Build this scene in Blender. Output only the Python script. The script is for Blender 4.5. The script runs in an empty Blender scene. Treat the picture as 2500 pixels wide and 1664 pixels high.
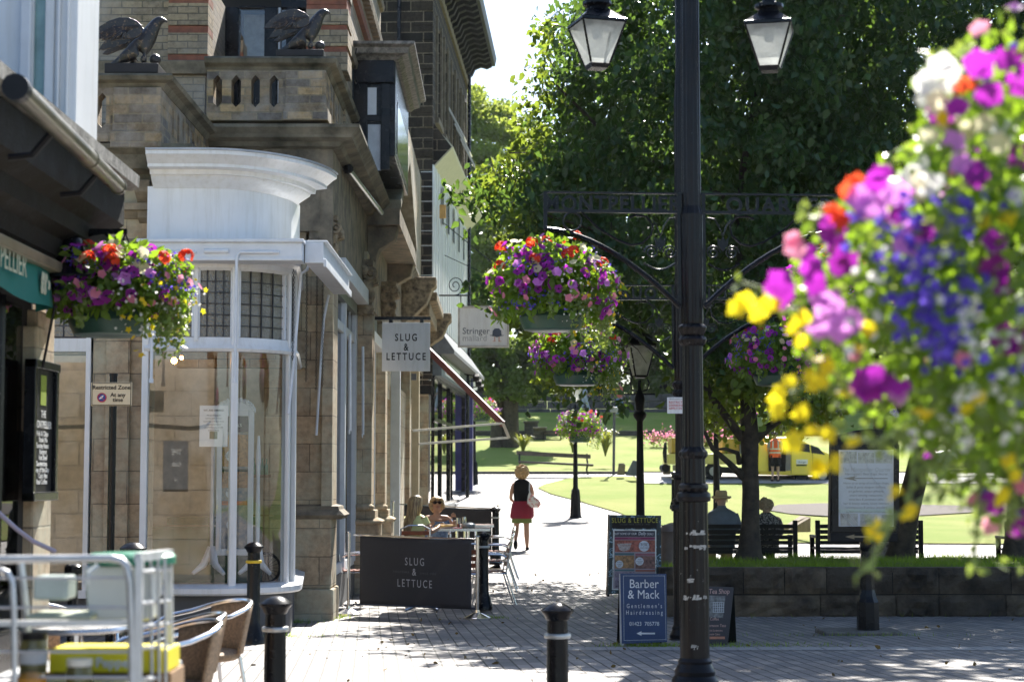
import bpy, bmesh, math, random
import numpy as np
from mathutils import Vector, Matrix, Euler
C = bpy.context.scene.collection
R = math.radians
# ---------------------------------------------------------------- camera
FPX = 4300.0; HCAM = 1.65; PITCH = math.atan(328 / FPX); YAW = -math.atan(32 / FPX)
cam = bpy.data.cameras.new("camera"); camo = bpy.data.objects.new("camera", cam); C.objects.link(camo)
camo.location = (0, 0, HCAM); camo.rotation_euler = (math.pi / 2 + PITCH, 0, YAW)
cam.sensor_width = 36; cam.lens = FPX / 2500 * 36; cam.clip_start = 0.1; cam.clip_end = 3000
cam.dof.use_dof = True; cam.dof.focus_distance = 20; cam.dof.aperture_fstop = 3.3; cam.dof.aperture_blades = 9
bpy.context.scene.camera = camo
# ---------------------------------------------------------------- world, sun
SUN_EL, SUN_AZ = 43, 11            # azimuth in degrees to the right of straight ahead (+Y)
w = bpy.data.worlds.new("World"); bpy.context.scene.world = w; w.use_nodes = True
nt = w.node_tree; nt.nodes.clear()
sky = nt.nodes.new('ShaderNodeTexSky'); sky.sky_type = 'NISHITA'; sky.sun_disc = False
sky.sun_elevation = R(SUN_EL); sky.sun_rotation = R(SUN_AZ); sky.air_density = 1.0; sky.dust_density = 0.8; sky.ozone_density = 2.5
bg = nt.nodes.new('ShaderNodeBackground'); bg.inputs[1].default_value = 0.075
wo = nt.nodes.new('ShaderNodeOutputWorld'); nt.links.new(sky.outputs[0], bg.inputs[0]); nt.links.new(bg.outputs[0], wo.inputs[0])
sl = bpy.data.lights.new("sun", 'SUN'); sl.energy = 5.0; sl.angle = R(0.5); sl.color = (1, .95, .87)
so = bpy.data.objects.new("sun", sl); C.objects.link(so)
sd = Vector((math.sin(R(SUN_AZ)) * math.cos(R(SUN_EL)), math.cos(R(SUN_AZ)) * math.cos(R(SUN_EL)), math.sin(R(SUN_EL))))
so.rotation_euler = sd.to_track_quat('Z', 'Y').to_euler(); so.location = sd * 50
vs = bpy.context.scene.view_settings
bpy.context.scene.display_settings.display_device = 'sRGB'
vs.view_transform = 'Standard'; vs.look = 'None'; vs.gamma = 1; vs.exposure = 1.6
cy = bpy.context.scene.cycles
cy.max_bounces = 7; cy.diffuse_bounces = 3; cy.glossy_bounces = 3; cy.transmission_bounces = 4; cy.transparent_max_bounces = 12
cy.use_denoising = True; cy.caustics_reflective = False; cy.caustics_refractive = False; cy.sample_clamp_indirect = 6
# ---------------------------------------------------------------- measuring helpers (photo pixels -> metres)
ROT = Euler((math.pi / 2 + PITCH, 0, YAW)).to_matrix()
def ray(px, py): return ROT @ Vector(((px - 1250) / FPX, -(py - 832) / FPX, -1))
def W(px, py, Y):
    d = ray(px, py); return Vector((0, 0, HCAM)) + d * (Y / d.y)
GY = [(-30, .25), (6, .25), (10, .231), (22, -.104), (26, -.08), (30, 0), (36, .14), (42, .24), (50, .46), (55, .78), (60, 1.22), (65, 1.66), (73, 1.95), (85, 3.48), (97, 4.98), (103, 5.1), (130, 8), (200, 12), (600, 16), (2500, 20)]
def g(Y):
    for (a, b), (c, d) in zip(GY, GY[1:]):
        if Y <= c: return b + (d - b) * (Y - a) / (c - a)
    return 20
def G(px, py):
    d = ray(px, py); lo, hi = 5.0, 130.0; t = lo
    while t < hi:
        p = Vector((0, 0, HCAM)) + d * (t / d.y)
        if p.z <= g(t): return p
        t += .05
    return p
def X(px, Y): return W(px, 1160, Y).x
def Z(py, Y): return W(1218, py, Y).z
# ---------------------------------------------------------------- mesh helpers
class MB:
    def __init__(s): s.v = []; s.f = []
    def add(s, vs, fs):
        n = len(s.v); s.v += [tuple(v) for v in vs]; s.f += [tuple(i + n for i in f) for f in fs]; return s
    def box(s, x0, x1, y0, y1, z0, z1):
        x0, x1 = sorted((x0, x1)); y0, y1 = sorted((y0, y1)); z0, z1 = sorted((z0, z1))
        return s.add([(x0, y0, z0), (x1, y0, z0), (x1, y1, z0), (x0, y1, z0), (x0, y0, z1), (x1, y0, z1), (x1, y1, z1), (x0, y1, z1)],
                     [(0, 3, 2, 1), (4, 5, 6, 7), (0, 1, 5, 4), (1, 2, 6, 5), (2, 3, 7, 6), (3, 0, 4, 7)])
    def cbox(s, c, sz, rz=0, rx=0, ry=0):
        m = Matrix.Translation(c) @ Euler((rx, ry, rz)).to_matrix().to_4x4()
        b = MB().box(-sz[0] / 2, sz[0] / 2, -sz[1] / 2, sz[1] / 2, -sz[2] / 2, sz[2] / 2)
        return s.add([m @ Vector(v) for v in b.v], b.f)
    def beam(s, a, b, wd, ht, up=(0, 0, 1)):
        a = Vector(a); b = Vector(b); d = (b - a).normalized(); u = Vector(up); r = d.cross(u)
        if r.length < 1e-4: u = Vector((0, 1, 0)); r = d.cross(u)
        r.normalize(); u = r.cross(d); vs = []
        for p in (a, b):
            for i, j in ((-1, -1), (1, -1), (1, 1), (-1, 1)): vs.append(p + r * i * wd / 2 + u * j * ht / 2)
        return s.add(vs, [(3, 2, 1, 0), (4, 5, 6, 7), (0, 1, 5, 4), (1, 2, 6, 5), (2, 3, 7, 6), (3, 0, 4, 7)])
    def tube(s, pts, r, n=8, closed=False):
        pts = [Vector(p) for p in pts]; rs = r if isinstance(r, (list, tuple)) else [r] * len(pts); vs = []; fs = []; last = None
        for i, p in enumerate(pts):
            if closed: d = pts[(i + 1) % len(pts)] - pts[i - 1]
            else: d = pts[min(i + 1, len(pts) - 1)] - pts[max(i - 1, 0)]
            d.normalize()
            if last is None:
                u = Vector((0, 0, 1)) if abs(d.z) < .9 else Vector((1, 0, 0)); a = d.cross(u).normalized()
            else: a = (last - d * last.dot(d)).normalized()
            b = d.cross(a); last = a
            for k in range(n): t = 2 * math.pi * k / n; vs.append(p + (a * math.cos(t) + b * math.sin(t)) * rs[i])
        m = len(pts)
        for i in range(m if closed else m - 1):
            for k in range(n):
                j = (i + 1) % m; fs.append((i * n + k, i * n + (k + 1) % n, j * n + (k + 1) % n, j * n + k))
        if not closed: fs += [tuple(range(n))[::-1], tuple((m - 1) * n + k for k in range(n))]
        return s.add(vs, fs)
    def lathe(s, prof, c=(0, 0, 0), n=20, sx=1, sy=1, a0=0):
        vs = []; fs = []
        for r, z in prof:
            for k in range(n): t = a0 + 2 * math.pi * k / n; vs.append((c[0] + r * math.cos(t) * sx, c[1] + r * math.sin(t) * sy, c[2] + z))
        for i in range(len(prof) - 1):
            for k in range(n): fs.append((i * n + k, i * n + (k + 1) % n, (i + 1) * n + (k + 1) % n, (i + 1) * n + k))
        fs += [tuple(range(n))[::-1], tuple((len(prof) - 1) * n + k for k in range(n))]
        return s.add(vs, fs)
    def prism(s, poly, ext):
        e = Vector(ext); n = len(poly); P = [Vector(p) for p in poly]
        return s.add(P + [p + e for p in P], [tuple(range(n))[::-1], tuple(range(n, 2 * n))] + [(i, (i + 1) % n, (i + 1) % n + n, i + n) for i in range(n)])
    def sweep(s, prof, path, closed_ends=True):
        """prof: (out, z) pairs; path: list of (x, y) plan points; out is to the right of travel"""
        pts = [Vector((p[0], p[1])) for p in path]; vs = []; fs = []; n = len(prof)
        for i, p in enumerate(pts):
            d1 = (pts[i] - pts[i - 1]).normalized() if i else (pts[1] - pts[0]).normalized()
            d2 = (pts[i + 1] - pts[i]).normalized() if i < len(pts) - 1 else d1
            n1 = Vector((d1.y, -d1.x)); n2 = Vector((d2.y, -d2.x)); nn = (n1 + n2).normalized(); k = 1 / max(.4, nn.dot(n1))
            for o, z in prof: vs.append((p.x + nn.x * o * k, p.y + nn.y * o * k, z))
        for i in range(len(pts) - 1):
            for k in range(n): fs.append((i * n + k, (i + 1) * n + k, (i + 1) * n + (k + 1) % n, i * n + (k + 1) % n))
        if closed_ends: fs += [tuple(range(n)), tuple((len(pts) - 1) * n + k for k in range(n))[::-1]]
        return s.add(vs, fs)
    def ball(s, c, r, n=10, sx=1, sy=1, sz=1, jit=0, seed=0):
        rnd = random.Random(seed); vs = []; fs = []; m = n // 2 + 1
        for i in range(m + 1):
            ph = math.pi * i / m
            for k in range(n):
                t = 2 * math.pi * k / n; q = r * (1 + rnd.uniform(-jit, jit))
                vs.append((c[0] + q * sx * math.sin(ph) * math.cos(t), c[1] + q * sy * math.sin(ph) * math.sin(t), c[2] + q * sz * math.cos(ph)))
        for i in range(m):
            for k in range(n): fs.append((i * n + k, (i + 1) * n + k, (i + 1) * n + (k + 1) % n, i * n + (k + 1) % n))
        return s.add(vs, fs)
    def torus(s, c, R_, r, n=20, m=6, ax='z'):
        f = {'z': lambda a: (c[0] + R_ * math.cos(a), c[1] + R_ * math.sin(a), c[2]), 'y': lambda a: (c[0] + R_ * math.cos(a), c[1], c[2] + R_ * math.sin(a)), 'x': lambda a: (c[0], c[1] + R_ * math.cos(a), c[2] + R_ * math.sin(a))}[ax]
        return s.tube([f(2 * math.pi * i / n) for i in range(n)], r, m, True)
def rotz(mb, a, c=(0, 0)):
    ca, sa = math.cos(a), math.sin(a)
    mb.v = [(c[0] + (x - c[0]) * ca - (y - c[1]) * sa, c[1] + (x - c[0]) * sa + (y - c[1]) * ca, z) for x, y, z in mb.v]; return mb
def arrmesh(name, V, F):
    me = bpy.data.meshes.new(name); V = np.asarray(V, dtype=np.float32); F = np.asarray(F, dtype=np.int32); k = F.shape[1]
    me.vertices.add(len(V)); me.vertices.foreach_set('co', V.ravel()); me.loops.add(F.size); me.loops.foreach_set('vertex_index', F.ravel())
    me.polygons.add(len(F)); me.polygons.foreach_set('loop_start', np.arange(0, F.size, k, dtype=np.int32)); me.update(calc_edges=True); return me
def put(name, me, m, parent=None, smooth=False):
    """link a mesh (in world coordinates, or local ones under a parent at the origin) as one object"""
    o = bpy.data.objects.new(name, me); C.objects.link(o)
    if m is not None: me.materials.append(m)
    if parent is not None:
        o.parent = parent
        r = parent
        if parent.get('wc'): o.location = -Vector(parent['wc'])
    if smooth: me.polygons.foreach_set('use_smooth', [True] * len(me.polygons))
    return o
def ob(name, mb, m, parent=None, smooth=False, bevel=0, subs=0):
    me = bpy.data.meshes.new(name); me.from_pydata([tuple(v) for v in mb.v], [], mb.f)
    bm = bmesh.new(); bm.from_mesh(me); bmesh.ops.recalc_face_normals(bm, faces=bm.faces); bm.to_mesh(me); bm.free()
    o = put(name, me, m, parent, smooth)
    if bevel:
        b = o.modifiers.new('b', 'BEVEL'); b.width = bevel; b.segments = 2; b.limit_method = 'ANGLE'; b.angle_limit = R(40)
    if subs: q = o.modifiers.new('s', 'SUBSURF'); q.levels = subs; q.render_levels = subs
    if smooth and not subs: 
        q = o.modifiers.new('e', 'EDGE_SPLIT'); q.split_angle = R(38)
    return o
def tag(o, label=None, cat=None, group=None, kind=None):
    if label: o['label'] = label
    if cat: o['category'] = cat
    if group: o['group'] = group
    if kind: o['kind'] = kind
    return o
def thing(name, loc, label, cat, group=None, world=True, rz=0):
    """Empty at the thing's base; with world=True its parts are given in world coordinates"""
    o = bpy.data.objects.new(name, None); C.objects.link(o); o.location = loc; o.rotation_euler = (0, 0, rz); o.empty_display_size = .1
    if world: o['wc'] = tuple(loc)
    return tag(o, label, cat, group)
def dup(root, loc, rz=0, label=None, sc=None):
    def cp(o, par):
        c = o.copy(); C.objects.link(c)
        if par: c.parent = par
        for ch in list(o.children): cp(ch, c)
        return c
    r = cp(root, None); r.location = loc; r.rotation_euler = (0, 0, rz)
    if sc: r.scale = (sc, sc, sc)
    if label: r['label'] = label
    return r
_tc = {}
def text(s, size, m, parent, at, u=(1, 0, 0), v=(0, 0, 1), align='CENTER', ext=.001, name='lettering', space=1.0, bold=0, sx=1.0):
    """lettering: a filled outline mesh with its baseline at point 'at', u = writing direction, v = up"""
    cu = bpy.data.curves.new('t', 'FONT'); cu.body = s; cu.size = size; cu.align_x = align; cu.space_character = space; cu.extrude = ext; cu.offset = bold; cu.resolution_u = 3
    to = bpy.data.objects.new('t', cu); C.objects.link(to)
    dg = bpy.context.evaluated_depsgraph_get(); dg.update()
    me = bpy.data.meshes.new_from_object(to.evaluated_get(dg)); bpy.data.objects.remove(to); bpy.data.curves.remove(cu)
    u = Vector(u).normalized(); v = Vector(v).normalized(); n = u.cross(v)
    M = Matrix(((u.x * sx, v.x, n.x, at[0]), (u.y * sx, v.y, n.y, at[1]), (u.z * sx, v.z, n.z, at[2]), (0, 0, 0, 1)))
    me.transform(M); me.materials.clear()
    return put(name, me, m, parent)
# ---------------------------------------------------------------- materials
def newmat(name):
    m = bpy.data.materials.new(name); m.use_nodes = True; n = m.node_tree; return m, n, n.nodes['Principled BSDF']
def N(n, t, **kw):
    x = n.nodes.new(t)
    for k, v in kw.items(): setattr(x, k, v)
    return x
def noise(n, scale, detail=4, rough=.6, vec=None):
    t = N(n, 'ShaderNodeTexNoise'); t.inputs['Scale'].default_value = scale; t.inputs['Detail'].default_value = detail; t.inputs['Roughness'].default_value = rough
    if vec is None: tc = N(n, 'ShaderNodeTexCoord'); vec = tc.outputs['Object']
    n.links.new(vec, t.inputs['Vector']); return t
def ramp(n, fac, stops):
    r = N(n, 'ShaderNodeValToRGB'); cr = r.color_ramp
    while len(cr.elements) < len(stops): cr.elements.new(.5)
    for e, (p, c) in zip(cr.elements, stops): e.position = p; e.color = (*c, 1) if len(c) == 3 else c
    n.links.new(fac, r.inputs[0]); return r
def mixc(n, fac, a, b, mode='MIX'):
    x = N(n, 'ShaderNodeMix'); x.data_type = 'RGBA'; x.blend_type = mode
    for i, q in ((0, fac), (6, a), (7, b)):
        if isinstance(q, (int, float)): x.inputs[i].default_value = q
        elif isinstance(q, tuple): x.inputs[i].default_value = (*q, 1)
        else: n.links.new(q, x.inputs[i])
    return x.outputs[2]
def bump(n, b, h, s, d):
    x = N(n, 'ShaderNodeBump'); x.inputs['Strength'].default_value = s; x.inputs['Distance'].default_value = d
    n.links.new(h, x.inputs['Height']); n.links.new(x.outputs[0], b.inputs['Normal'])
def sc(c, k): return tuple(min(1, q * k) for q in c)
MC = {}
def M(name, col, rough=.6, metal=0, var=.25, scale=6, bmp=.0, col2=None, coat=0, spec=None):
    """plain painted / worn surface with mottling and grime"""
    if name in MC: return MC[name]
    m, n, b = newmat(name); t = noise(n, scale, 6)
    r = ramp(n, t.outputs[0], [(.3, sc(col, 1 - var)), (.7, col2 or sc(col, 1 + var * .5))]); n.links.new(r.outputs[0], b.inputs['Base Color'])
    rr = ramp(n, t.outputs[0], [(.25, (rough * .8,) * 3), (.75, (min(1, rough * 1.2),) * 3)]); n.links.new(rr.outputs[0], b.inputs['Roughness'])
    b.inputs['Metallic'].default_value = metal; b.inputs['Coat Weight'].default_value = coat
    if spec is None and max(col) < .035: spec = .2
    if spec is not None: b.inputs['Specular IOR Level'].default_value = spec
    if bmp: t2 = noise(n, scale * 8, 4); bump(n, b, t2.outputs[0], bmp, .01)
    MC[name] = m; return m
def uvec(n, mode='wall', rz=0):
    """2-D coordinates in metres: wall = (x+y, z), floor = (x, y)"""
    tc = N(n, 'ShaderNodeTexCoord'); s = N(n, 'ShaderNodeSeparateXYZ'); c = N(n, 'ShaderNodeCombineXYZ')
    if mode == 'floor':
        mp = N(n, 'ShaderNodeMapping'); mp.inputs['Rotation'].default_value = (0, 0, rz); n.links.new(tc.outputs['Object'], mp.inputs[0]); n.links.new(mp.outputs[0], s.inputs[0])
        n.links.new(s.outputs[1], c.inputs[0]); n.links.new(s.outputs[0], c.inputs[1])
    else:
        n.links.new(tc.outputs['Object'], s.inputs[0]); a = N(n, 'ShaderNodeMath', operation='ADD'); n.links.new(s.outputs[0], a.inputs[0]); n.links.new(s.outputs[1], a.inputs[1])
        n.links.new(a.outputs[0], c.inputs[0]); n.links.new(s.outputs[2], c.inputs[1])
    return c.outputs[0]
def brick(name, c1, c2, mortar, bw, bh, mw=.012, stain=None, mode='wall', rz=0, off=.5, bmp=.6, rough=.9, stscale=1.2, spec=.3, blotch=.35):
    if name in MC: return MC[name]
    m, n, b = newmat(name); v = uvec(n, mode, rz)
    wn = noise(n, 7, 3); wv = mixc(n, .006 if mode == 'floor' else .012, v, wn.outputs['Color'], 'ADD')
    t = N(n, 'ShaderNodeTexBrick'); t.offset = off; t.inputs['Scale'].default_value = 1; t.inputs['Brick Width'].default_value = bw; t.inputs['Row Height'].default_value = bh
    t.inputs['Mortar Size'].default_value = mw; t.inputs['Mortar Smooth'].default_value = .4; t.inputs['Color1'].default_value = (*c1, 1); t.inputs['Color2'].default_value = (*c2, 1); t.inputs['Mortar'].default_value = (*mortar, 1)
    n.links.new(wv, t.inputs['Vector'])
    d = noise(n, 11, 8, .7); col = mixc(n, .75, t.outputs[0], ramp(n, d.outputs[0], [(.34, (1 - blotch,) * 3), (.62, (1 + blotch * .25,) * 3)]).outputs[0], 'MULTIPLY')
    if stain:
        s = noise(n, stscale, 6, .65); f = ramp(n, s.outputs[0], [(.42, (0, 0, 0)), (.68, (1, 1, 1))]); col = mixc(n, f.outputs[0], col, mixc(n, .75, col, stain), 'MIX')
    n.links.new(col, b.inputs['Base Color']); b.inputs['Roughness'].default_value = rough; b.inputs['Specular IOR Level'].default_value = spec
    hh = N(n, 'ShaderNodeMath', operation='MULTIPLY_ADD'); n.links.new(d.outputs[0], hh.inputs[0]); hh.inputs[1].default_value = .5
    iv = N(n, 'ShaderNodeMath', operation='SUBTRACT'); iv.inputs[0].default_value = 1; n.links.new(t.outputs['Fac'], iv.inputs[1]); n.links.new(iv.outputs[0], hh.inputs[2])
    bump(n, b, hh.outputs[0], bmp, .012); MC[name] = m; return m
def leafmat(name, c1, c2, trans=.5, tcol=None, rough=.45):
    if name in MC: return MC[name]
    m, n, b = newmat(name); ge = N(n, 'ShaderNodeNewGeometry')
    r = ramp(n, ge.outputs['Random Per Island'], [(0, c1), (.85, c2), (1, sc(c2, 1.3))]); n.links.new(r.outputs[0], b.inputs['Base Color']); b.inputs['Roughness'].default_value = rough
    b.inputs['Specular IOR Level'].default_value = .4
    tr = N(n, 'ShaderNodeBsdfTranslucent'); tcl = tcol or (c2[0] * 3.2, c2[1] * 3.0, c2[2] * .9)
    n.links.new(mixc(n, .6, r.outputs[0], tuple(min(1, q) for q in tcl)), tr.inputs[0])
    mx = N(n, 'ShaderNodeMixShader'); mx.inputs[0].default_value = trans; n.links.new(b.outputs[0], mx.inputs[1]); n.links.new(tr.outputs[0], mx.inputs[2])
    n.links.new(mx.outputs[0], n.nodes['Material Output'].inputs[0]); MC[name] = m; return m
def glassmat(name, refl=.12, tint=(.9, .93, .92), rough=.01):
    if name in MC: return MC[name]
    m, n, b = newmat(name); n.nodes.remove(b); tr = N(n, 'ShaderNodeBsdfTransparent'); tr.inputs[0].default_value = (*tint, 1)
    gl = N(n, 'ShaderNodeBsdfGlossy'); gl.inputs['Roughness'].default_value = rough; lw = N(n, 'ShaderNodeLayerWeight'); lw.inputs[0].default_value = .12
    a = N(n, 'ShaderNodeMath', operation='ADD'); a.inputs[1].default_value = refl; a.use_clamp = True; n.links.new(lw.outputs['Fresnel'], a.inputs[0])
    mx = N(n, 'ShaderNodeMixShader'); n.links.new(a.outputs[0], mx.inputs[0]); n.links.new(tr.outputs[0], mx.inputs[1]); n.links.new(gl.outputs[0], mx.inputs[2])
    n.links.new(mx.outputs[0], n.nodes['Material Output'].inputs[0]); MC[name] = m; return m
SAND = brick('sandstone', (.50, .37, .235), (.36, .27, .18), (.17, .125, .085), .62, .34, .007, stain=(.5, .5, .38), stscale=1.6, blotch=.5)
CARV = M('carved sandstone', (.10, .075, .045), .9, var=.7, scale=9, bmp=1, col2=(.46, .36, .23))
SANDP = M('weathered stone moulding', (.14, .12, .085), .9, var=.6, scale=3.5, bmp=.8, col2=(.34, .275, .19))
COPE = M('mossy coping stone', (.06, .06, .03), .95, var=.7, scale=2.5, bmp=.8, col2=(.27, .235, .17))
YBRICK = brick('buff brick', (.42, .33, .21), (.27, .22, .16), (.155, .135, .105), .27, .092, .009, stain=(.4, .37, .34), stscale=.9, blotch=.5)
BALB = brick('parapet brick', (.44, .31, .16), (.10, .09, .085), (.26, .21, .13), .3, .1, .010, stain=(.35, .33, .30), stscale=2.2, blotch=.55)
RBRICK = M('red brick band', (.26, .095, .06), .9, var=.4, scale=9, bmp=.4)
DSTONE = brick('soot black stone', (.012, .011, .011), (.05, .038, .028), (.21, .17, .125), .62, .29, .016, blotch=.7, bmp=1)
WHITE = M('white paint', (.78, .79, .80), .35, var=.08, scale=2.2, coat=.15)
WHITE2 = M('chalky white paint', (.70, .73, .77), .6, var=.12, scale=5)
n = WHITE.node_tree; b = n.nodes['Principled BSDF']; _l = b.inputs['Base Color'].links[0].from_socket; tc = N(n, 'ShaderNodeTexCoord'); mp = N(n, 'ShaderNodeMapping'); mp.inputs['Scale'].default_value = (9, 9, .7)
n.links.new(tc.outputs['Object'], mp.inputs[0]); _t = noise(n, 1.5, 7, .7, mp.outputs[0]); n.links.new(mixc(n, 1.0, _l, ramp(n, _t.outputs[0], [(.30, (.86, .85, .82)), (.52, (1, 1, 1))]).outputs[0], 'MULTIPLY'), b.inputs['Base Color']); bump(n, b, _t.outputs[0], .15, .01)
BLACK = M('black gloss paint', (.006, .007, .010), .25, var=.4, scale=7, coat=.0, spec=.22)
BLACKM = M('worn black paint', (.010, .010, .012), .5, var=.5, scale=9, bmp=.15)
STEEL = M('polished steel', (.72, .70, .68), .16, metal=1, var=.08, scale=8)
ALU = M('aluminium tube', (.75, .76, .78), .22, metal=1, var=.06, scale=8)
GALV = M('galvanised steel', (.62, .63, .64), .42, metal=.6, var=.2, scale=14)
GLASS = glassmat('window glass', .06, (.97, .98, .98))
DGLASS = glassmat('dim glass', .10, (.35, .37, .38))
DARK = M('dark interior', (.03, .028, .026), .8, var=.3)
GREY = M('grey masonry paint', (.085, .09, .10), .7, var=.3, scale=3, bmp=.1)
# ================================================================ ground, paving, lawns
def frange(a, b, s):
    n = max(1, int(round((b - a) / s))); return [a + (b - a) * i / n for i in range(n + 1)]
def strip(name, ys, xl, xr, zo, m, nx=12, kind='structure', zf=None):
    V = []; F = []
    for y in ys:
        a, b = xl(y), xr(y)
        for i in range(nx + 1):
            x = a + (b - a) * i / nx; V.append((x, y, (zf(x, y) if zf else g(y)) + zo))
    for j in range(len(ys) - 1):
        for i in range(nx): k = j * (nx + 1) + i; F.append((k, k + 1, k + nx + 2, k + nx + 1))
    o = put(name, arrmesh(name, V, F), m, smooth=True); tag(o, kind=kind); return o
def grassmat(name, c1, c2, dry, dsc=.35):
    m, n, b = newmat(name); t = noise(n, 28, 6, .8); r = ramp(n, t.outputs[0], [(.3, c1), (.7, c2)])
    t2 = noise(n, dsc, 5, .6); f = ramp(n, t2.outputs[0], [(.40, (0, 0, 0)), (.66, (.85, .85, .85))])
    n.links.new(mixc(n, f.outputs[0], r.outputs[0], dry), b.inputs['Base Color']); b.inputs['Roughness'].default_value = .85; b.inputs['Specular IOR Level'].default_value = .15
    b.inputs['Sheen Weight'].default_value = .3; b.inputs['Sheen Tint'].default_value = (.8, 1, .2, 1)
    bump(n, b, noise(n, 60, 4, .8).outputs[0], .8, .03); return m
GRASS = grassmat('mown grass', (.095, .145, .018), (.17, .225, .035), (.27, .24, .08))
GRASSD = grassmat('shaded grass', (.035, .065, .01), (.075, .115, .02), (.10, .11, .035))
ys = frange(-40, 20, 10)[:-1] + [20, 22, 26, 30, 36, 42, 50, 55, 60, 65, 73, 85, 97, 103, 130, 200, 400, 900, 2400]
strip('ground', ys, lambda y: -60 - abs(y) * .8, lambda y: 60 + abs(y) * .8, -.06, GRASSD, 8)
# paving with its own wear, blocks laid lengthways along the street
pav, n, b = newmat('block paving'); v = uvec(n, 'floor', R(-4.15))
def btex(n, v, bw, rh, mw, c1, c2, mo):
    t = N(n, 'ShaderNodeTexBrick'); t.offset = .5; t.inputs['Scale'].default_value = 1; t.inputs['Brick Width'].default_value = bw; t.inputs['Row Height'].default_value = rh
    t.inputs['Mortar Size'].default_value = mw; t.inputs['Mortar Smooth'].default_value = .2
    for k, c in (('Color1', c1), ('Color2', c2), ('Mortar', mo)): t.inputs[k].default_value = (*c, 1)
    n.links.new(v, t.inputs['Vector']); return t
wv = mixc(n, .012, v, noise(n, 5, 3).outputs['Color'], 'ADD')
t = btex(n, wv, .38, .12, .008, (.40, .355, .325), (.225, .215, .215), (.05, .048, .042))
d = noise(n, 14, 8, .75); d2 = noise(n, .55, 5, .6)
col = mixc(n, .8, t.outputs[0], ramp(n, d.outputs[0], [(.28, (.62, .62, .62)), (.7, (1.06, 1.05, 1.02))]).outputs[0], 'MULTIPLY')
col = mixc(n, .6, col, ramp(n, d2.outputs[0], [(.36, (.58, .57, .56)), (.6, (1, 1, 1))]).outputs[0], 'MULTIPLY')
n.links.new(col, b.inputs['Base Color']); b.inputs['Roughness'].default_value = .62; b.inputs['Specular IOR Level'].default_value = .45
h = N(n, 'ShaderNodeMath', operation='MULTIPLY_ADD'); n.links.new(d.outputs[0], h.inputs[0]); h.inputs[1].default_value = .35
iv = N(n, 'ShaderNodeMath', operation='SUBTRACT'); iv.inputs[0].default_value = 1; n.links.new(t.outputs['Fac'], iv.inputs[1]); n.links.new(iv.outputs[0], h.inputs[2]); bump(n, b, h.outputs[0], .9, .012)
strip('street_paving', frange(-30, 66, 1.0), lambda y: -16 if y < 21.4 else -3, lambda y: 26, 0, pav, 24)
band = MB()
for Yb, x0, x1 in ((16.3, -6, 9),):
    for k in range(int((x1 - x0) / .2)):
        x = x0 + k * .2; y = Yb - (x) * .02; z = g(y) + .004
        band.add([(x + .006, y, z), (x + .194, y - .004, z), (x + .194, y + .42, g(y + .42) + .004), (x + .006, y + .424, g(y + .42) + .004)], [(0, 1, 2, 3)])
tag(ob('paving_band', band, M('pale setts', (.36, .34, .32), .7, var=.35, scale=20, bmp=.4)), kind='structure')
# main lawn: curved left edge measured on the ground
low = [G(*p) for p in ((2500, 1330), (1945, 1327), (1780, 1318), (1620, 1285), (1510, 1252), (1420, 1226), (1345, 1207), (1312, 1192))]
upp = [G(*p) for p in ((1330, 1183), (1383, 1170), (1420, 1165), (1560, 1163.5), (1700, 1163))]
LP = sorted([(p.y, p.x) for p in low + upp])
def lx(y):
    if y <= LP[0][0]: return LP[0][1]
    for (a, b_), (c, d_) in zip(LP, LP[1:]):
        if y <= c: return b_ + (d_ - b_) * (y - a) / (c - a + 1e-6)
    return LP[-1][1]
strip('lawn', frange(LP[0][0], LP[-1][0], .2), lx, lambda y: 28, .03, GRASS, 30)
strip('lawn_slope', frange(66.2, 84.8, .6), lambda y: -14, lambda y: 34, .10, GRASS, 24)
strip('lawn_terrace', frange(85.3, 97.5, .6), lambda y: -16, lambda y: 40, .14, GRASS, 16)
k = MB().beam((-9, 66.15, g(66) + .04), (4.6, 66.15, g(66) + .04), .3, .14)
tag(ob('kerb', k, M('kerb stone', (.16, .14, .12), .8, var=.5, bmp=.3), bevel=.02), kind='structure')
# mulch bed in the lawn
pts = [G(1868, 1248), G(1900, 1236), G(2000, 1232), G(2150, 1233), G(2350, 1238), G(2460, 1246), G(2400, 1253), G(2250, 1262), G(2060, 1266), G(1930, 1258)]
bed = MB().add([p + Vector((0, 0, .06)) for p in pts] + [sum(pts, Vector()) / len(pts) + Vector((0, 0, .12))], [(i, (i + 1) % len(pts), len(pts)) for i in range(len(pts))])
tag(ob('mulch_bed', bed, M('bark mulch', (.035, .024, .02), .95, var=.7, scale=30, bmp=1, col2=(.10, .075, .06)), smooth=True), kind='structure')
# grass bank held by the low wall on the right
def bz(x, y):
    t = 0 if y < 25.6 else min(1, (y - 25.6) / 1.9); t = t * t * (3 - 2 * t); return .46 * (1 - t) + (g(y) + .012) * t - .01 + .03 * math.sin(x * 3 + y * 2) * (1 - t)
strip('bank_grass', frange(22.45, 27.6, .2), lambda y: 2.1, lambda y: 16, 0, GRASSD, 50, zf=bz)
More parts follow.
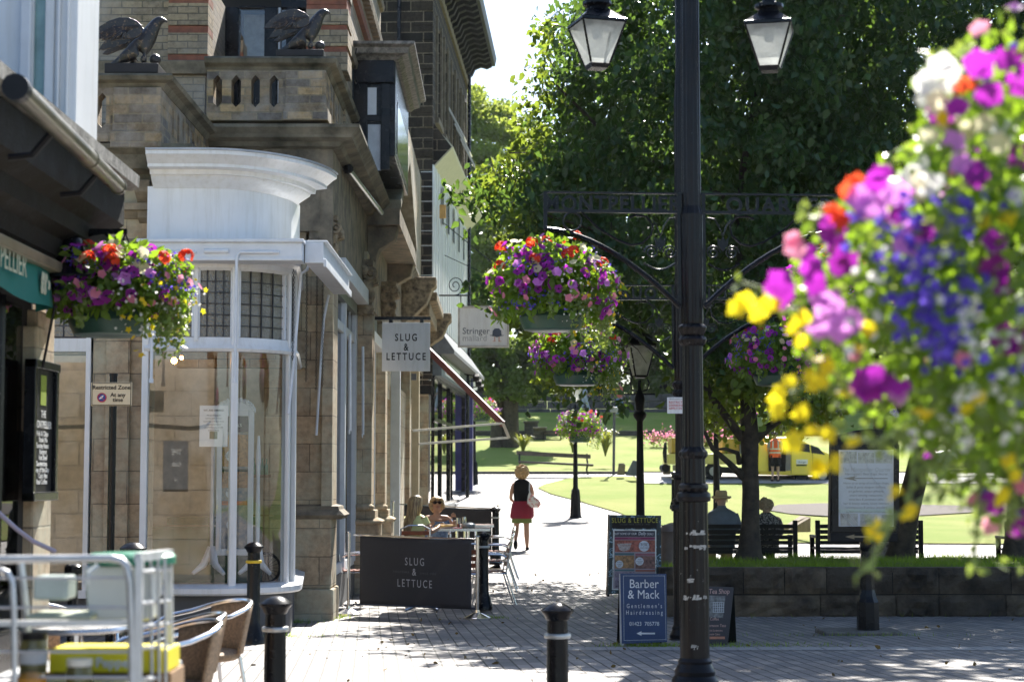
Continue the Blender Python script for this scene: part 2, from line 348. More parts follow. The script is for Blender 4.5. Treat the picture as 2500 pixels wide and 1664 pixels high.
# rough stone retaining wall of big blocks
rnd = random.Random(5)
wallb = MB(); WY = 22.2
rows = [(-.16, .16), (.168, .50)]
for r_, (z0, z1) in enumerate(rows):
    x = 2.02
    while x < 16:
        L = rnd.uniform(.5, 1.15); x1 = x + L; n0 = 7; m0 = 4
        vs = []; fs = []
        for j in range(m0 + 1):
            for i in range(n0 + 1):
                e = min(i, n0 - i, j * 1.5, (m0 - j) * 1.5); q = 0 if e == 0 else rnd.uniform(.0, .085)
                vs.append((x + .006 + (L - .012) * i / n0, WY - q - (0.0 if r_ else .03), z0 + .004 + (z1 - z0 - .008) * j / m0))
        for j in range(m0):
            for i in range(n0): a = j * (n0 + 1) + i; fs.append((a, a + 1, a + n0 + 2, a + n0 + 1))
        wallb.add(vs, fs); wallb.box(x + .006, x1 - .006, WY + .002, WY + .28, z0 + .004, z1 - .003); x = x1
wall = tag(ob('retaining_wall', wallb, M('gritstone block', (.13, .10, .07), .95, var=.65, scale=3, bmp=1, col2=(.32, .26, .185))), 'low retaining wall of big rough stone blocks under the grass bank', 'wall')
n = MC['gritstone block'].node_tree; b = n.nodes['Principled BSDF']; bump(n, b, noise(n, 9, 8, .8).outputs[0], 1, .14); _l = b.inputs['Base Color'].links[0].from_socket; ge = N(n, 'ShaderNodeNewGeometry'); n.links.new(mixc(n, 1.0, _l, ramp(n, ge.outputs['Random Per Island'], [(0, (.55, .54, .52)), (1, (1.15, 1.1, 1.0))]).outputs[0], 'MULTIPLY'), b.inputs['Base Color'])
n = pav.node_tree
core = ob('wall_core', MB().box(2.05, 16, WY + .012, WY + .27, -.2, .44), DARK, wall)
# far terrace edging, pillars, boundary wall
e = thing('garden_edging', (0, 85, g(85)), 'low dark stone edging along the foot of the upper terrace lawn', 'edging')
ob('edging_stone', MB().box(-2, 14, 84.9, 85.2, g(85) - .2, g(85) + .32), M('dark garden stone', (.07, .065, .06), .95, var=.5, scale=4, bmp=.8), e, bevel=.03)
def pillar(px0, px1, y0, y1, Y, lab):
    t = thing('stone_pier', (X((px0 + px1) / 2, Y), Y, Z(y1, Y)), lab, 'pier', 'garden piers by the lawn steps')
    x0, x1, z0, z1 = X(px0, Y), X(px1, Y), Z(y1, Y) - .2, Z(y0, Y)
    ob('pier_block', MB().box(x0 + .05, x1 - .05, Y, Y + .7, z0, z1 - .09), brick('garden walling', (.10, .09, .075), (.06, .055, .05), (.04, .04, .035), .4, .16, .012), t)
    ob('coping', MB().box(x0, x1, Y - .05, Y + .75, z1 - .09, z1), M('pier coping', (.12, .11, .095), .9), t, bevel=.02)
pillar(1278, 1316, 1027, 1067, 84.3, 'taller of the two dark garden piers beyond the park bench')
pillar(1300, 1336, 1042, 1068, 83, 'shorter of the two dark garden piers beyond the park bench')
bw = MB(); rnd = random.Random(8)
for r_ in range(3):
    x = -14
    while x < 34:
        L = rnd.uniform(.7, 1.8); q = rnd.uniform(0, .08); bw.box(x + .02, x + L - .02, 98 - q, 98.5, 4.95 + r_ * .42, 4.95 + r_ * .42 + .39); x += L
tag(ob('boundary_wall', bw, M('dark boundary stone', (.065, .06, .055), .95, var=.5, scale=1.5, bmp=1, col2=(.13, .12, .11)), bevel=.03), 'high dark block wall along the top of the park lawn', 'wall')
# ================================================================ corner building with the white bow window (stone, brick, balconies)
B = thing('corner_building', (-3, 18.6, -.05), 'sandstone and buff brick corner building with white bow shop window and eagle balconies', 'building')
YF = 18.5                      # front wall plane
def P(name, mb, m, par=None, **k): return ob(name, mb, m, par or B, **k)
def pp(par): # parts of a part keep world coordinates
    return par
def SX(px, py, x):             # point on the street plane x = const
    Y = x * -FPX / (1218 - px) if px != 1218 else 50
    for _ in range(4): Y *= x / X(px, Y)
    return W(px, py, Y)
# ---- ground floor front wall: pilasters left of the bow window
xa, xb = X(222, YF), X(352, YF)
P('pilaster', MB().box(xa, xb, YF, YF + .5, -.05, 4.05).box(xa + .15, xa + .40, YF - .06, YF, .0, 3.9), SAND, bevel=.008)
P('pilaster_capital', MB().sweep([(0, 4.35), (.04, 4.35), (.10, 4.42), (.16, 4.43), (.16, 4.5), (0, 4.5)], [(xa, YF + .4), (xa, YF), (xb, YF), (xb, YF + .4)]).sweep([(0, 4.02), (.03, 4.02), (.07, 4.08), (.07, 4.12), (0, 4.14)], [(xa, YF + .4), (xa, YF), (xb, YF), (xb, YF + .4)]), SANDP)
fr = MB().box(xa, xb, YF, YF + .5, 4.05, 4.75); P('frieze_stone', fr, SAND)
# consoles under the left cornice
cs = MB()
for px in (330, 372):
    x = X(px, YF); cs.prism([(x, YF, 4.72), (x, YF - .3, 4.72), (x, YF - .28, 4.6), (x, YF - .12, 4.5), (x, YF - .1, 4.35), (x, YF, 4.3)], (.16, 0, 0))
P('console', cs, SANDP, bevel=.01)
# left cornice (stone), returns up to the bow
cor = [(0, 4.72), (.12, 4.72), (.16, 4.80), (.30, 4.84), (.34, 4.98), (.42, 5.03), (.42, 5.08), (0, 5.12)]
P('stone_cornice', MB().sweep(cor, [(-9, YF), (X(385, YF), YF), (X(398, YF), YF + .6)]), COPE)
# wall behind all the shopfront, dim interior room
P('wall', MB().box(-9, -3.66, YF + .5, YF + .7, 2.95, 4.8).box(-3.9, -2.35, 21.3, 21.5, 2.95, 5.6).box(-9.0, -8.8, YF, 26, -.1, 5), SAND)
P('shop_floor', MB().box(-9, -2.5, YF + .3, 28, -.1, .25), M('shop floor', (.40, .30, .20), .5), bevel=0)
P('interior_wall', MB().box(-9, -2.6, 27.5, 27.7, 0, 4).box(-9, -2.5, YF + .5, 27, 3.6, 3.75), M('interior plaster', (.6, .53, .45), .8))
# ---- left shop window, partly behind the pub
def leaded(x0, x1, z0, z1, Y, nx, nz, par, nm='leaded_light'):
    gp = MB().box(x0, x1, Y, Y + .012, z0, z1); o = ob(nm, gp, MC['obscure'], par)
    l = MB()
    for i in range(nx + 1): x = x0 + (x1 - x0) * i / nx; l.box(x - .007, x + .007, Y - .008, Y - .001, z0, z1)
    for i in range(nz + 1): z = z0 + (z1 - z0) * i / nz; l.box(x0, x1, Y - .009, Y - .002, z - .006, z + .006)
    ob('lead_came', l, M('lead came', (.03, .03, .035), .5, metal=.3), o); return o
mo, n, b = newmat('obscure'); MC['obscure'] = mo
vv = N(n, 'ShaderNodeTexVoronoi'); vv.inputs['Scale'].default_value = 45; tc = N(n, 'ShaderNodeTexCoord'); n.links.new(tc.outputs['Object'], vv.inputs['Vector']); bump(n, b, vv.outputs[0], .5, .008)
n.links.new(ramp(n, noise(n, 3).outputs[0], [(.3, (.10, .095, .075)), (.7, (.22, .20, .16))]).outputs[0], b.inputs['Base Color']); b.inputs['Roughness'].default_value = .18; b.inputs['Specular IOR Level'].default_value = .8
lx0 = -7.2; lx1 = xa - .02; zs = Z(1440, 18.2); zt0, zt1 = Z(858, 18.2), Z(838, 18.2); zl0, zl1 = Z(822, 18.2), Z(660, 18.2)
lw = P('shop_window', MB().box(lx0, lx1, YF, YF + .1, Z(858, YF), Z(826, YF)).box(lx0, lx1, YF, YF + .1, Z(650, YF), Z(560, YF)).box(lx1 - .05, lx1, YF - .02, YF + .1, .4, 4.1).box(X(160, YF) - .3, X(160, YF) - .24, YF, YF + .08, 3.2, 3.8)
       .box(lx0, lx1, YF - .05, YF + .05, .38, .46), WHITE)
ob('glass_pane', MB().box(lx0, lx1 - .05, YF + .03, YF + .036, .46, Z(858, YF)), GLASS, lw)
leaded(lx0, lx1 - .06, Z(823, YF), Z(655, YF), YF + .02, 24, 6, lw)
P('window_fascia', MB().box(lx0, lx1, YF + .0, YF + .45, Z(560, YF), 4.72), WHITE)
P('stall_riser', MB().box(lx0, lx1, YF + .02, YF + .2, -.1, .38), GREY)
# ---- bow window
cx, cyy, rx, ry = -3.02, 18.95, .80, .75
def bow(off=0, n=14, t1=90, x0=-3.66):
    pts = [(x0, cyy - ry - off)]
    for i in range(n + 1):
        t = R(t1) * i / n; pts.append((cx + (rx + off) * math.sin(t), cyy - (ry + off) * math.cos(t)))
    return pts
plan = bow(); tail = [(-2.45, 21.3)]
def rev(p): return p[::-1]
full = plan + tail
def bsweep(prof, path, name, m, par=None, **k): return P(name, MB().sweep(prof, path), m, par, **k)
bw_ = bsweep([(0, -.1), (0, zs - .02), (-.12, zs - .02), (-.12, -.1)], full, 'bow_riser', GREY)
sill = bsweep([(-.14, zs - .02), (.10, zs - .05), (.12, zs - .03), (.12, zs + .02), (.0, zs + .06), (-.14, zs + .06)], full, 'bow_sill', WHITE, smooth=True)
gl = bsweep([(0, zs + .06), (0, zt0), (-.008, zt0), (-.008, zs + .06)], full, 'bow_glass', GLASS, smooth=True)
tr_ = bsweep([(-.06, zt0), (.05, zt0), (.07, zt0 + .03), (.03, zt1), (.02, zl0 - .005), (-.06, zl0 - .005)], full, 'bow_transom', WHITE, smooth=True)
ll = bsweep([(-.01, zl0), (-.01, zl1), (-.02, zl1), (-.02, zl0)], full, 'leaded_light', mo, smooth=True)
lead = MB()
def along(path, s):
    L = 0
    for a, b_ in zip(path, path[1:]):
        a = Vector(a); b_ = Vector(b_); d = (b_ - a).length
        if L + d >= s: return a + (b_ - a) * ((s - L) / d), (b_ - a).normalized()
        L += d
    return Vector(path[-1]), Vector((0, 1))
tot = sum((Vector(b_) - Vector(a)).length for a, b_ in zip(full, full[1:]))
def at_px(px):
    best = None
    for i in range(400):
        p, d = along(full, tot * i / 399); e = abs(p.x / p.y - X(px, 20) / 20)
        if best is None or e < best[0] - 1e-5: best = (e, p, d)
    return best[1], best[2]
for px in [a + (c_ - a) * i / 4 for a, c_ in ((376, 468), (480, 562), (578, 690)) for i in range(1, 4)] + [702, 708]:
    p, d = at_px(px); lead.cbox((p.x + d.y * .003, p.y - d.x * .003, (zl0 + zl1) / 2), (.012, .012, zl1 - zl0), rz=math.atan2(d.y, d.x))
for i in range(1, 6):
    z = zl0 + (zl1 - zl0) * i / 6; lead.sweep([(.0, z - .005), (.004, z - .005), (.004, z + .005), (.0, z + .005)], full)
ob('lead_came', lead, M('lead came', (.03, .03, .035), .5, metal=.3), ll)
# mullions by pixel along the bow
def at_px(px):
    best = None
    for i in range(400):
        p, d = along(full, tot * i / 399); q = (p.x / p.y); e = abs(q - X(px, 20) / 20)
        if best is None or e < best[0] - 1e-5: best = (e, p, d)
    return best[1], best[2]
for px, wd, z0, z1 in ((352, .07, zs, zl1), (568, .075, zs, zl1 + .02), (697, .05, zs, zl1), (712, .05, zs, zl1), (474, .045, zl0 - .02, zl1), (365, .02, zl0, zl1)):
    p, d = at_px(px); P('mullion', MB().cbox((p.x, p.y, (z0 + z1) / 2), (wd, .09, z1 - z0 + .05), rz=math.atan2(d.y, d.x)), WHITE, bevel=.01)
bsweep([(-.05, zl1), (.0, zl1), (.03, zl1 + .03), (.03, zl1 + .08), (.07, zl1 + .12), (.07, zl1 + .2), (-.05, zl1 + .24)], full, 'bow_head', WHITE, smooth=True)
for px, py0, py1 in ((390, 655, 826), (474, 655, 826), (568, 655, 826), (683, 660, 832)): # inner sash frames
    pass
for a, b_ in ((375, 468), (480, 561), (578, 688)):
    for q in (a, b_):
        sash = MB()
        p, d = at_px(q); sash.cbox((p.x, p.y, (zl0 + zl1) / 2), (.03, .05, zl1 - zl0), rz=math.atan2(d.y, d.x)); P('sash_frame', sash, WHITE2)
# fascia drum and white moulded cornice
cyy, ry = 19.5, 1.3; plan = bow(); drum = plan + [(-2.5, 21.3)]
zf0, zf1 = Z(592, 18.0), Z(448, 18.0)
bsweep([(-.3, zf0), (.0, zf0), (.03, zf0 + .03), (0, zf0 + .07), (0, zf1), (-.3, zf1)], drum, 'fascia_drum', WHITE, smooth=True)
P('bow_ceiling', MB().add([(x, y, zl1 + .16) for x, y in full] + [(-3.66, 21.3, zl1 + .16)], [tuple(range(len(full) + 1))]), WHITE2)
cpath = [(-3.60, cyy - ry)] + bow(0, 18, 82)[1:]
zc0, zc1 = zf1 - .02, Z(364, 17.75)
bsweep([(-.3, zc0), (0.01, zc0), (.03, zc0 + .02), (.14, zc0 + .09), (.15, zc0 + .115), (.20, zc0 + .115), (.21, zc0 + .16), (.33, zc0 + .17), (.33, zc0 + .20), (.40, zc0 + .26), (.44, zc1 - .05), (.44, zc1 - .01), (-.3, zc1)], cpath, 'bow_cornice', WHITE, smooth=True)
bsweep([(-.32, zc1 + .001), (.455, zc1 - .009), (.455, zc1 + .012), (.40, zc1 + .02), (-.32, zc1 + .03)], cpath, 'lead_flashing', M('lead flashing', (.42, .43, .46), .45, metal=.4, var=.35, scale=5))
# awning cassette boxes with pull bars, chains
ax0, ax1, ay = X(352, 18.05), X(736, 18.05), 18.02
az0, az1 = Z(640, 18.02), Z(596, 18.02)
aw = P('awning_box', MB().box(ax0 - .05, ax1, ay - .12, ay + .2, az0, az1).box(ax0 - .08, ax1 + .02, ay - .16, ay + .2, az1, az1 + .035).box(ax0 - .05, ax1, ay - .14, ay - .12, az0, az0 + .03), WHITE2, bevel=.006)
aw2 = P('awning_box', MB().box(ax1 + .01, ax1 + .2, 18.1, 21.25, az0, az1 + .03).box(ax1 + .2, ax1 + .23, 18.1, 21.25, az0 - .04, az0 + .04).box(ax1 - .1, ax1 + .24, 18.1, 21.25, az1 + .031, az1 + .05), WHITE2, bevel=.006)
for px in (368, 573):
    x = X(px, 17.9); zt = Z(617, 17.9); ob('pull_bar', MB().tube([(x + .43, ay - .15, zt), (x + .03, ay - .15, zt), (x, ay - .15, zt - .04), (x - .005, ay - .15, Z(925, 17.9))], .016, 8).tube([(x - .005, ay - .15, Z(925, 17.9)), (x - .005, ay - .15, Z(935, 17.9))], .024, 8), WHITE2, aw, smooth=True)
ob('awning_latch', MB().tube([(X(492, 17.9), ay - .14, Z(617, 18)), (X(552, 17.9), ay - .14, Z(617, 18))], .022, 8), WHITE2, aw, smooth=True)
bx = ax1 + .25
bars = MB()
for (pa, pb) in (((748, 640), (735, 668)), ((735, 668), (703, 900))): pass
q = [W(754, 640, 19), W(750, 658, 18.9), W(735, 668, 18.8), W(720, 850, 18.7), W(704, 1010, 18.6)]
ob('pull_bar', MB().tube(q, .016, 8), WHITE2, aw2, smooth=True)
q = [W(803, 720, 21), W(798, 740, 21), W(790, 780, 21), W(782, 900, 21.2), W(772, 1062, 21.3)]
ob('pull_bar', MB().tube(q, .016, 8), WHITE2, aw2, smooth=True)
def chain(px, y0, y1, Y, m, par, sway=0, nm='chain'):
    c = MB(); z = Z(y0, Y); ze = Z(y1, Y); k_ = 0
    while z > ze:
        x = X(px, Y) + sway * math.sin(k_ * .12); c.torus((x, Y, z), .012, .0032, 7, 4, 'y' if k_ % 2 else 'x'); z -= .026; k_ += 1
    ob(nm, c, m, par)
for px, y0, y1, Y in ((712, 660, 880, 18.4), (745, 668, 930, 19.5), (770, 640, 950, 20.5), (785, 640, 945, 20.6)): chain(px, y0, y1, Y, BLACKM, aw2)
# ---- corner pier and its wall face
YP = 21.5; px0, px1 = X(722, YP), X(816, YP)
P('corner_pier', MB().box(px0 - .4, px1 - .05, YP + .02, YP + .6, -.2, 5.0).box(X(785, YP), px1 - .02, YP - .07, YP + .55, Z(1250, YP), Z(640, YP)), SAND, bevel=.01)
P('pier_plinth', MB().box(px0 - .3, px1 + .01, YP - .16, YP + .6, -.2, Z(1435, YP)).box(px0 - .3, px1 - .02, YP - .12, YP + .6, Z(1435, YP), Z(1262, YP)), SAND, bevel=.02)
P('pier_moulding', MB().sweep([(-.2, Z(1268, YP)), (.13, Z(1266, YP)), (.17, Z(1256, YP)), (.10, Z(1243, YP)), (.09, Z(1235, YP)), (-.2, Z(1222, YP))], [(px0 - .3, YP), (px1 - .03, YP), (px1 - .03, YP + .6)]), SANDP)
def capital(px_a, px_b, y0, y1, Y, seed=0):
    """carved composite capital: bell, abacus, volutes and leaves"""
    x0, x1 = X(px_a, Y), X(px_b, Y); z0, z1 = Z(y1, Y), Z(y0, Y); h = z1 - z0; wd = x1 - x0; c = MB(); xc = (x0 + x1) / 2
    c.prism([(x0 + wd * .1, Y - .02, z0), (x1 - wd * .1, Y - .02, z0), (x1 + wd * .05, Y - .1, z1 - h * .16), (x0 - wd * .05, Y - .1, z1 - h * .16)], (0, .4, 0))
    c.box(x0 - wd * .12, x1 + wd * .14, Y - .16, Y + .35, z1 - h * .12, z1); c.box(x0 - .02, x1 + .02, Y - .05, Y + .35, z0 - .03, z0 + .02)
    for s in (x0 + wd * .05, x1 - wd * .02):
        c.torus((s, Y - .14, z1 - h * .28), h * .10, h * .045, 10, 5, 'y'); c.ball((s, Y - .15, z1 - h * .28), h * .05, 6)
    r_ = random.Random(seed)
    for j in range(3):
        for i in range(5):
            x = x0 + wd * (i + .5 * (j % 2)) / 4.5; z = z0 + h * (.06 + .22 * j); c.ball((x, Y - .05 - .03 * j, z), h * .10, 6, sx=.8, sy=.6, sz=1.3, jit=.2, seed=r_.random())
    c.ball((xc, Y - .16, z1 - h * .2), h * .12, 8, jit=.25)
    for j in range(3): c.ball((x1 + .02, Y + .05 + j * .1, z1 - h * .35), h * .12, 6, jit=.25)
    return P('carved_capital', c, CARV)
capital(787, 818, 530, 640, YP - .02, 1)
# ---- first-floor: balcony front portion (right), parapet with slots, coping, cornice
YB = 20.9
zb0, zb1, zb2, zb3 = Z(350, YB), Z(307, YB), Z(172, YB), Z(142, YB)
P('entablature_wall', MB().box(X(470, YB), X(770, YB), YB + .28, YB + .6, 4.6, zb1).box(-2.3, -2.02, YB + .3, 47, 4.3, zb1), SANDP)
xL = X(492, YB); xR = X(786, YB)
cpath2 = [(xL, YB + .3), (xR + .07, YB + .3), (xR + .07, 46.5)]
P('stone_cornice', MB().sweep([(0, zb0 - .02), (.1, zb0), (.13, zb0 + .05), (.26, zb0 + .08), (.28, zb1 - .1), (.36, zb1 - .03), (.36, zb1 + .01), (0, zb1 + .06)], [(xL, YB + .3), (-2.03, YB + .3), (-2.03, 27.0)]), COPE)
P('stone_cornice', MB().sweep([(0, zb0 - .02), (.1, zb0), (.13, zb0 + .05), (.26, zb0 + .08), (.28, zb1 - .1), (.36, zb1 - .03), (.36, zb1 + .01), (0, zb1 + .06)], [(-2.03, 32.2), (-2.03, 47)]), COPE)
# parapet: front with pierced slots
def slot_wall(x0, x1, Y, z0, z1, slots, th, m, par=None, along='x', X0=0):
    """brick parapet; slots = list of (a, b) openings with pointed ends"""
    mb = MB(); s0, s1 = z0 + (z1 - z0) * .26, z1 - (z1 - z0) * .10; cur = x0
    def bx_(a, b_, c, d):
        if along == 'x': mb.box(a, b_, Y, Y + th, c, d)
        else: mb.box(X0, X0 + th, a, b_, c, d)
    bx_(x0, x1, z0, s0); bx_(x0, x1, s1, z1)
    for a, b_ in slots:
        bx_(cur, a, s0, s1); cur = b_; mid = (a + b_) / 2; hh = (b_ - a) * .55
        for pa, pb, pc in (((a, s0), (mid, s0), (a, s0 + hh)), ((mid, s0), (b_, s0), (b_, s0 + hh)), ((a, s1), (a, s1 - hh), (mid, s1)), ((b_, s1), (mid, s1), (b_, s1 - hh))):
            if along == 'x': mb.prism([(pa[0], Y + .002, pa[1]), (pb[0], Y + .002, pb[1]), (pc[0], Y + .002, pc[1])], (0, th - .004, 0))
            else: mb.prism([(X0 + .002, pa[0], pa[1]), (X0 + .002, pb[0], pb[1]), (X0 + .002, pc[0], pc[1])], (th - .004, 0, 0))
    bx_(cur, x1, s0, s1); return P('parapet', mb, m, par)
sl_ = [(X(a, YB), X(b_, YB)) for a, b_ in ((508, 530), (553, 577), (602, 624), (648, 670))]
slot_wall(xL, xR, YB, zb1 + .06, zb2, sl_, .22, BALB)
P('parapet_pier', MB().box(X(688, YB), xR + .012, YB - .04, YB + .4, zb1 + .06, zb2 - .01).box(X(684, YB), xR + .04, YB - .07, YB + .4, zb1 + .055, zb1 + .2), BALB, bevel=.006)
sl2 = []; y = YB + .6
while y < 27.6: sl2.append((y, y + .13)); y += .34
slot_wall(YB + .401, 28.0, 0, zb1 + .06, zb2, sl2, .22, BALB, along='y', X0=xR - .21)
P('coping', MB().sweep([(-.3, zb2 - .02), (.02, zb2 - .02), (.05, zb2 + .04), (.13, zb2 + .07), (.15, zb3 - .03), (.12, zb3), (-.3, zb3 + .015)], [(xL - .02, YB + .05), (xR, YB + .05), (xR, 28.1)]), COPE)
P('balcony_floor', MB().box(-9, -2.05, YB + .25, 23.5, zb1 + .0, zb1 + .08).box(-9, -3.5, YF + .2, YB + .3, 5.0, 5.1), SANDP)
# ---- balcony left portion
YL = 18.15
lz0, lz1, lz2, lz3 = Z(352, YL), Z(338, YL), Z(215, YL), Z(185, YL)
ls = [(X(a, YL), X(b_, YL)) for a, b_ in ((171, 193), (222, 243), (120, 141), (60, 85))][::1]
ls = sorted(ls); lxr = X(378, YL)
slot_wall(-6.5, lxr, YL, lz1 - .04, lz2, ls, .2, BALB)
P('parapet_pier', MB().box(X(262, YL), lxr + .012, YL - .05, YL + .42, lz1 - .03, lz2 - .01).box(X(258, YL), lxr + .03, YL - .08, YL + .42, lz0 - .05, lz1 + .06), BALB, bevel=.006)
sl3 = []; y = YL + .6
while y < 20.6: sl3.append((y, y + .12)); y += .31
slot_wall(YL + .421, 20.9, 0, lz1 - .04, lz2, sl3, .2, BALB, along='y', X0=lxr - .19)
P('coping', MB().sweep([(-.3, lz2 - .02), (.02, lz2 - .02), (.06, lz2 + .04), (.13, lz2 + .06), (.15, lz3 - .03), (.12, lz3), (-.3, lz3 + .015)], [(-6.5, YL + .03), (lxr, YL + .03), (lxr, 20.95)]), COPE)
# eagle plinths are part of the building's stonework
EP1 = (X(312, YL), YL + .2, Z(178, YL)); EP2 = (X(728, YB), YB + .2, Z(136, YB))
P('statue_plinth', MB().box(X(239, YL), X(372, YL), YL - .04, YL + .42, lz3 + .015, lz3 + .12), M('black plinth', (.03, .028, .03), .5), bevel=.01)
P('statue_plinth', MB().box(X(664, YB), X(782, YB), YB - .02, YB + .45, zb3 + .015, zb3 + .1), MC['black plinth'], bevel=.01)
# ---- upper storey walls
YU = 22.6
zu0 = 5.0; zu1 = Z(-60, YU)
xu1 = X(495, YU)
P('upper_wall', MB().box(-7.5, X(493, YU) - .03, YU, YU + .3, zu0, zu1).box(X(493, YU) - .3, X(493, YU) - .028, YU + .301, 24.6, zu0, zu1), YBRICK)
qn = MB(); qr = MB(); k_ = 0
for ya, yb, red in ((-40, -8, 0), (-8, 12, 1), (12, 66, 0), (66, 84, 1), (84, 136, 0), (136, 151, 1)):
    a, b_ = Z(yb, YU), Z(ya, YU)
    (qr if red else qn).box(X(396, YU), xu1, YU - (.05 if red else .07), YU + .35, a, b_ - .004)
P('quoin', qn, YBRICK, bevel=.004); P('red_band', qr, RBRICK, bevel=.004)
P('string_course', MB().sweep([(0, Z(186, YU)), (.08, Z(184, YU)), (.1, Z(155, YU)), (.06, Z(151, YU)), (0, Z(151, YU))], [(-7.5, YU - .001), (xu1, YU - .001), (xu1, 24.4)]), SANDP)
# recessed window, black timber with panes
YW = 24.3
wn = P('upper_window', MB().box(X(535, YW), X(572, YW), YW - .1, YW + .1, 5.9, zu1).box(X(636, YW), X(668, YW), YW - .1, YW + .1, 5.9, zu1).box(X(572, YW), X(636, YW), YW - .05, YW + .1, Z(18, YW), zu1).box(X(572, YW), X(700, YW), YW - .05, YW + .1, 5.9, Z(150, YW)).box(X(676, YW), X(745, YW), YW - .06, YW + .1, Z(0, YW), zu1).box(X(690, YW), X(720, YW), YW - .1, YW + .1, 5.9, zu1), BLACK, bevel=.01)
ob('window_pane', MB().box(X(572, YW), X(636, YW), YW, YW + .01, 5.9, Z(18, YW)), GLASS, wn)
ob('window_pane', MB().box(X(668, YW), X(700, YW), YW, YW + .01, 5.9, zu1), DGLASS, wn)
ob('curtain', MB().box(X(574, YW), X(634, YW), YW + .3, YW + .32, 5.9, zu1), M('pale curtain', (.42, .36, .27), .9, var=.5, scale=5), wn)
ob('white_reveal', MB().box(X(670, YW), X(675, YW), YW - .08, YW + .08, 5.9, zu1), WHITE2, wn)
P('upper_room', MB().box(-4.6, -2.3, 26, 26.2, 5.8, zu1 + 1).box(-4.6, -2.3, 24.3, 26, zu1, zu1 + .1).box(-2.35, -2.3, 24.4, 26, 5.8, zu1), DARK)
# right pier and street side wall of the upper storey
pr0, pr1 = X(738, YU), X(838, YU)
qn = MB(); qr = MB()
for ya, yb, red in ((-60, -12, 0), (-12, 12, 1), (24, 62, 0), (62, 74, 1), (74, 114, 0), (114, 128, 1), (128, 175, 0), (12, 24, 1)):
    (qr if red else qn).box(pr0, pr1 + (0 if red else .02), YU - .02 + (.02 if red else 0), YU + .6, Z(yb, YU), Z(ya, YU) - .003)
P('quoin', qn, YBRICK, bevel=.004); P('red_band', qr, RBRICK, bevel=.004)
P('upper_wall', MB().box(pr1 - .3, pr1 - .06, YU + .601, 30.0, 5.9, 11.5).box(pr0, pr1 - .31, YU + .05, YU + .5, 5.9, 6.5).box(pr1 - .3, pr1 - .1, 31.9, 47, 5.9, 9.6), YBRICK)
for zz in (7.3, 8.25, 8.9, 9.6): P('string_course', MB().sweep([(0, zz), (.06, zz + .02), (.08, zz + .1), (.03, zz + .14), (0, zz + .14)], [(pr1 - .061, YU + .601), (pr1 - .061, 29.9)]), SANDP if zz != 8.25 else RBRICK)
dent = MB()
for k_ in range(26): dent.box(pr1 - .06, pr1 + .05, YU + .8 + k_ * .27, YU + .92 + k_ * .27, 8.72, 8.89)
P('dentil_band', dent, SANDP)
# ---- black timber oriel
YO = 24.4
o0, o1 = X(862, YO), X(966, YO)
ori = P('oriel', MB().box(o0, o1 - .03, YO, YO + 3.5, 6.1, Z(150, YO)).box(o0 - .02, o0 + .17, YO - .05, YO, 5.9, Z(205, YO)).box(X(925, YO), X(948, YO), YO - .05, YO, 5.9, Z(205, YO)).box(o0, X(958, YO), YO - .07, YO, Z(205, YO), Z(150, YO)).box(o0, X(955, YO), YO - .04, YO, Z(298, YO), Z(284, YO)), BLACK, bevel=.01)
ob('oriel_cornice', MB().sweep([(0, Z(150, YO)), (.06, Z(150, YO)), (.12, Z(142, YO)), (.2, Z(138, YO)), (.22, Z(125, YO)), (.3, Z(120, YO)), (.3, Z(113, YO)), (0, Z(112, YO))], [(o0 - .02, YO), (o1 - .05, YO), (o1 - .05, YO + 3.5)]), M('peeling dark paint', (.06, .06, .06), .6, var=.6, scale=12, col2=(.35, .33, .30)), ori)
ob('blind', MB().box(X(886, YO), X(914, YO), YO - .012, YO - .002, Z(281, YO), Z(215, YO)), WHITE2, ori)
ob('window_pane', MB().box(X(893, YO), X(927, YO), YO - .012, YO - .002, 5.9, Z(305, YO)), M('net curtain', (.55, .58, .62), .5, var=.2), ori)
ob('side_pane', MB().box(o1 - .031, o1 - .02, YO + .4, YO + 3.2, 6.2, Z(235, YO)), M('dark cab glass', (.02, .025, .03), .08), ori)
ob('down_pipe', MB().tube([(o0 - .05, YO - .1, 6), (o0 - .05, YO - .1, Z(140, YO))], .04), BLACK, ori, smooth=True)
ob('loose_cable', MB().tube([W(870, 118, YO - .3), W(866, 150, YO - .3), W(868, 190, YO - .3), W(878, 215, YO - .3)], .009), BLACKM, ori)
# ---- stone gable hood over the doorway
hd = MB(); hy0, hy1, ym = 26.75, 32.2, 29.4; zr = Z(357, ym); zb = zb1 + .02
xh0, xh1 = -2.03, -1.50
hd.prism([(xh0, hy0, zb), (xh0, ym, zr), (xh0, hy1, zb), (xh0, hy1 - .25, zb - .12), (xh0, ym, zr - .28), (xh0, hy0 + .05, zb - .12)], (xh1 - xh0, 0, 0))
hood = P('gable_hood', hd, M('lichened stone slab', (.27, .25, .17), .95, var=.45, scale=4, bmp=.8, col2=(.42, .39, .30)))
P('gable_tympanum', MB().prism([(xh0, hy0 + .05, zb - .13), (xh0, ym, zr - .29), (xh0, hy1 - .25, zb - .13)], (.22, 0, 0)).box(xh0, xh1 - .02, hy0, hy1, zb - .38, zb - .13), SANDP)
for ya in (26.9, 31.8): P('hood_bracket', MB().prism([(-2.03, ya, zb - .38), (-1.55, ya, zb - .38), (-1.6, ya, zb - .6), (-1.85, ya, zb - .75), (-1.95, ya, zb - 1.2), (-2.03, ya, zb - 1.3)], (0, .35, 0)), SANDP, bevel=.02)
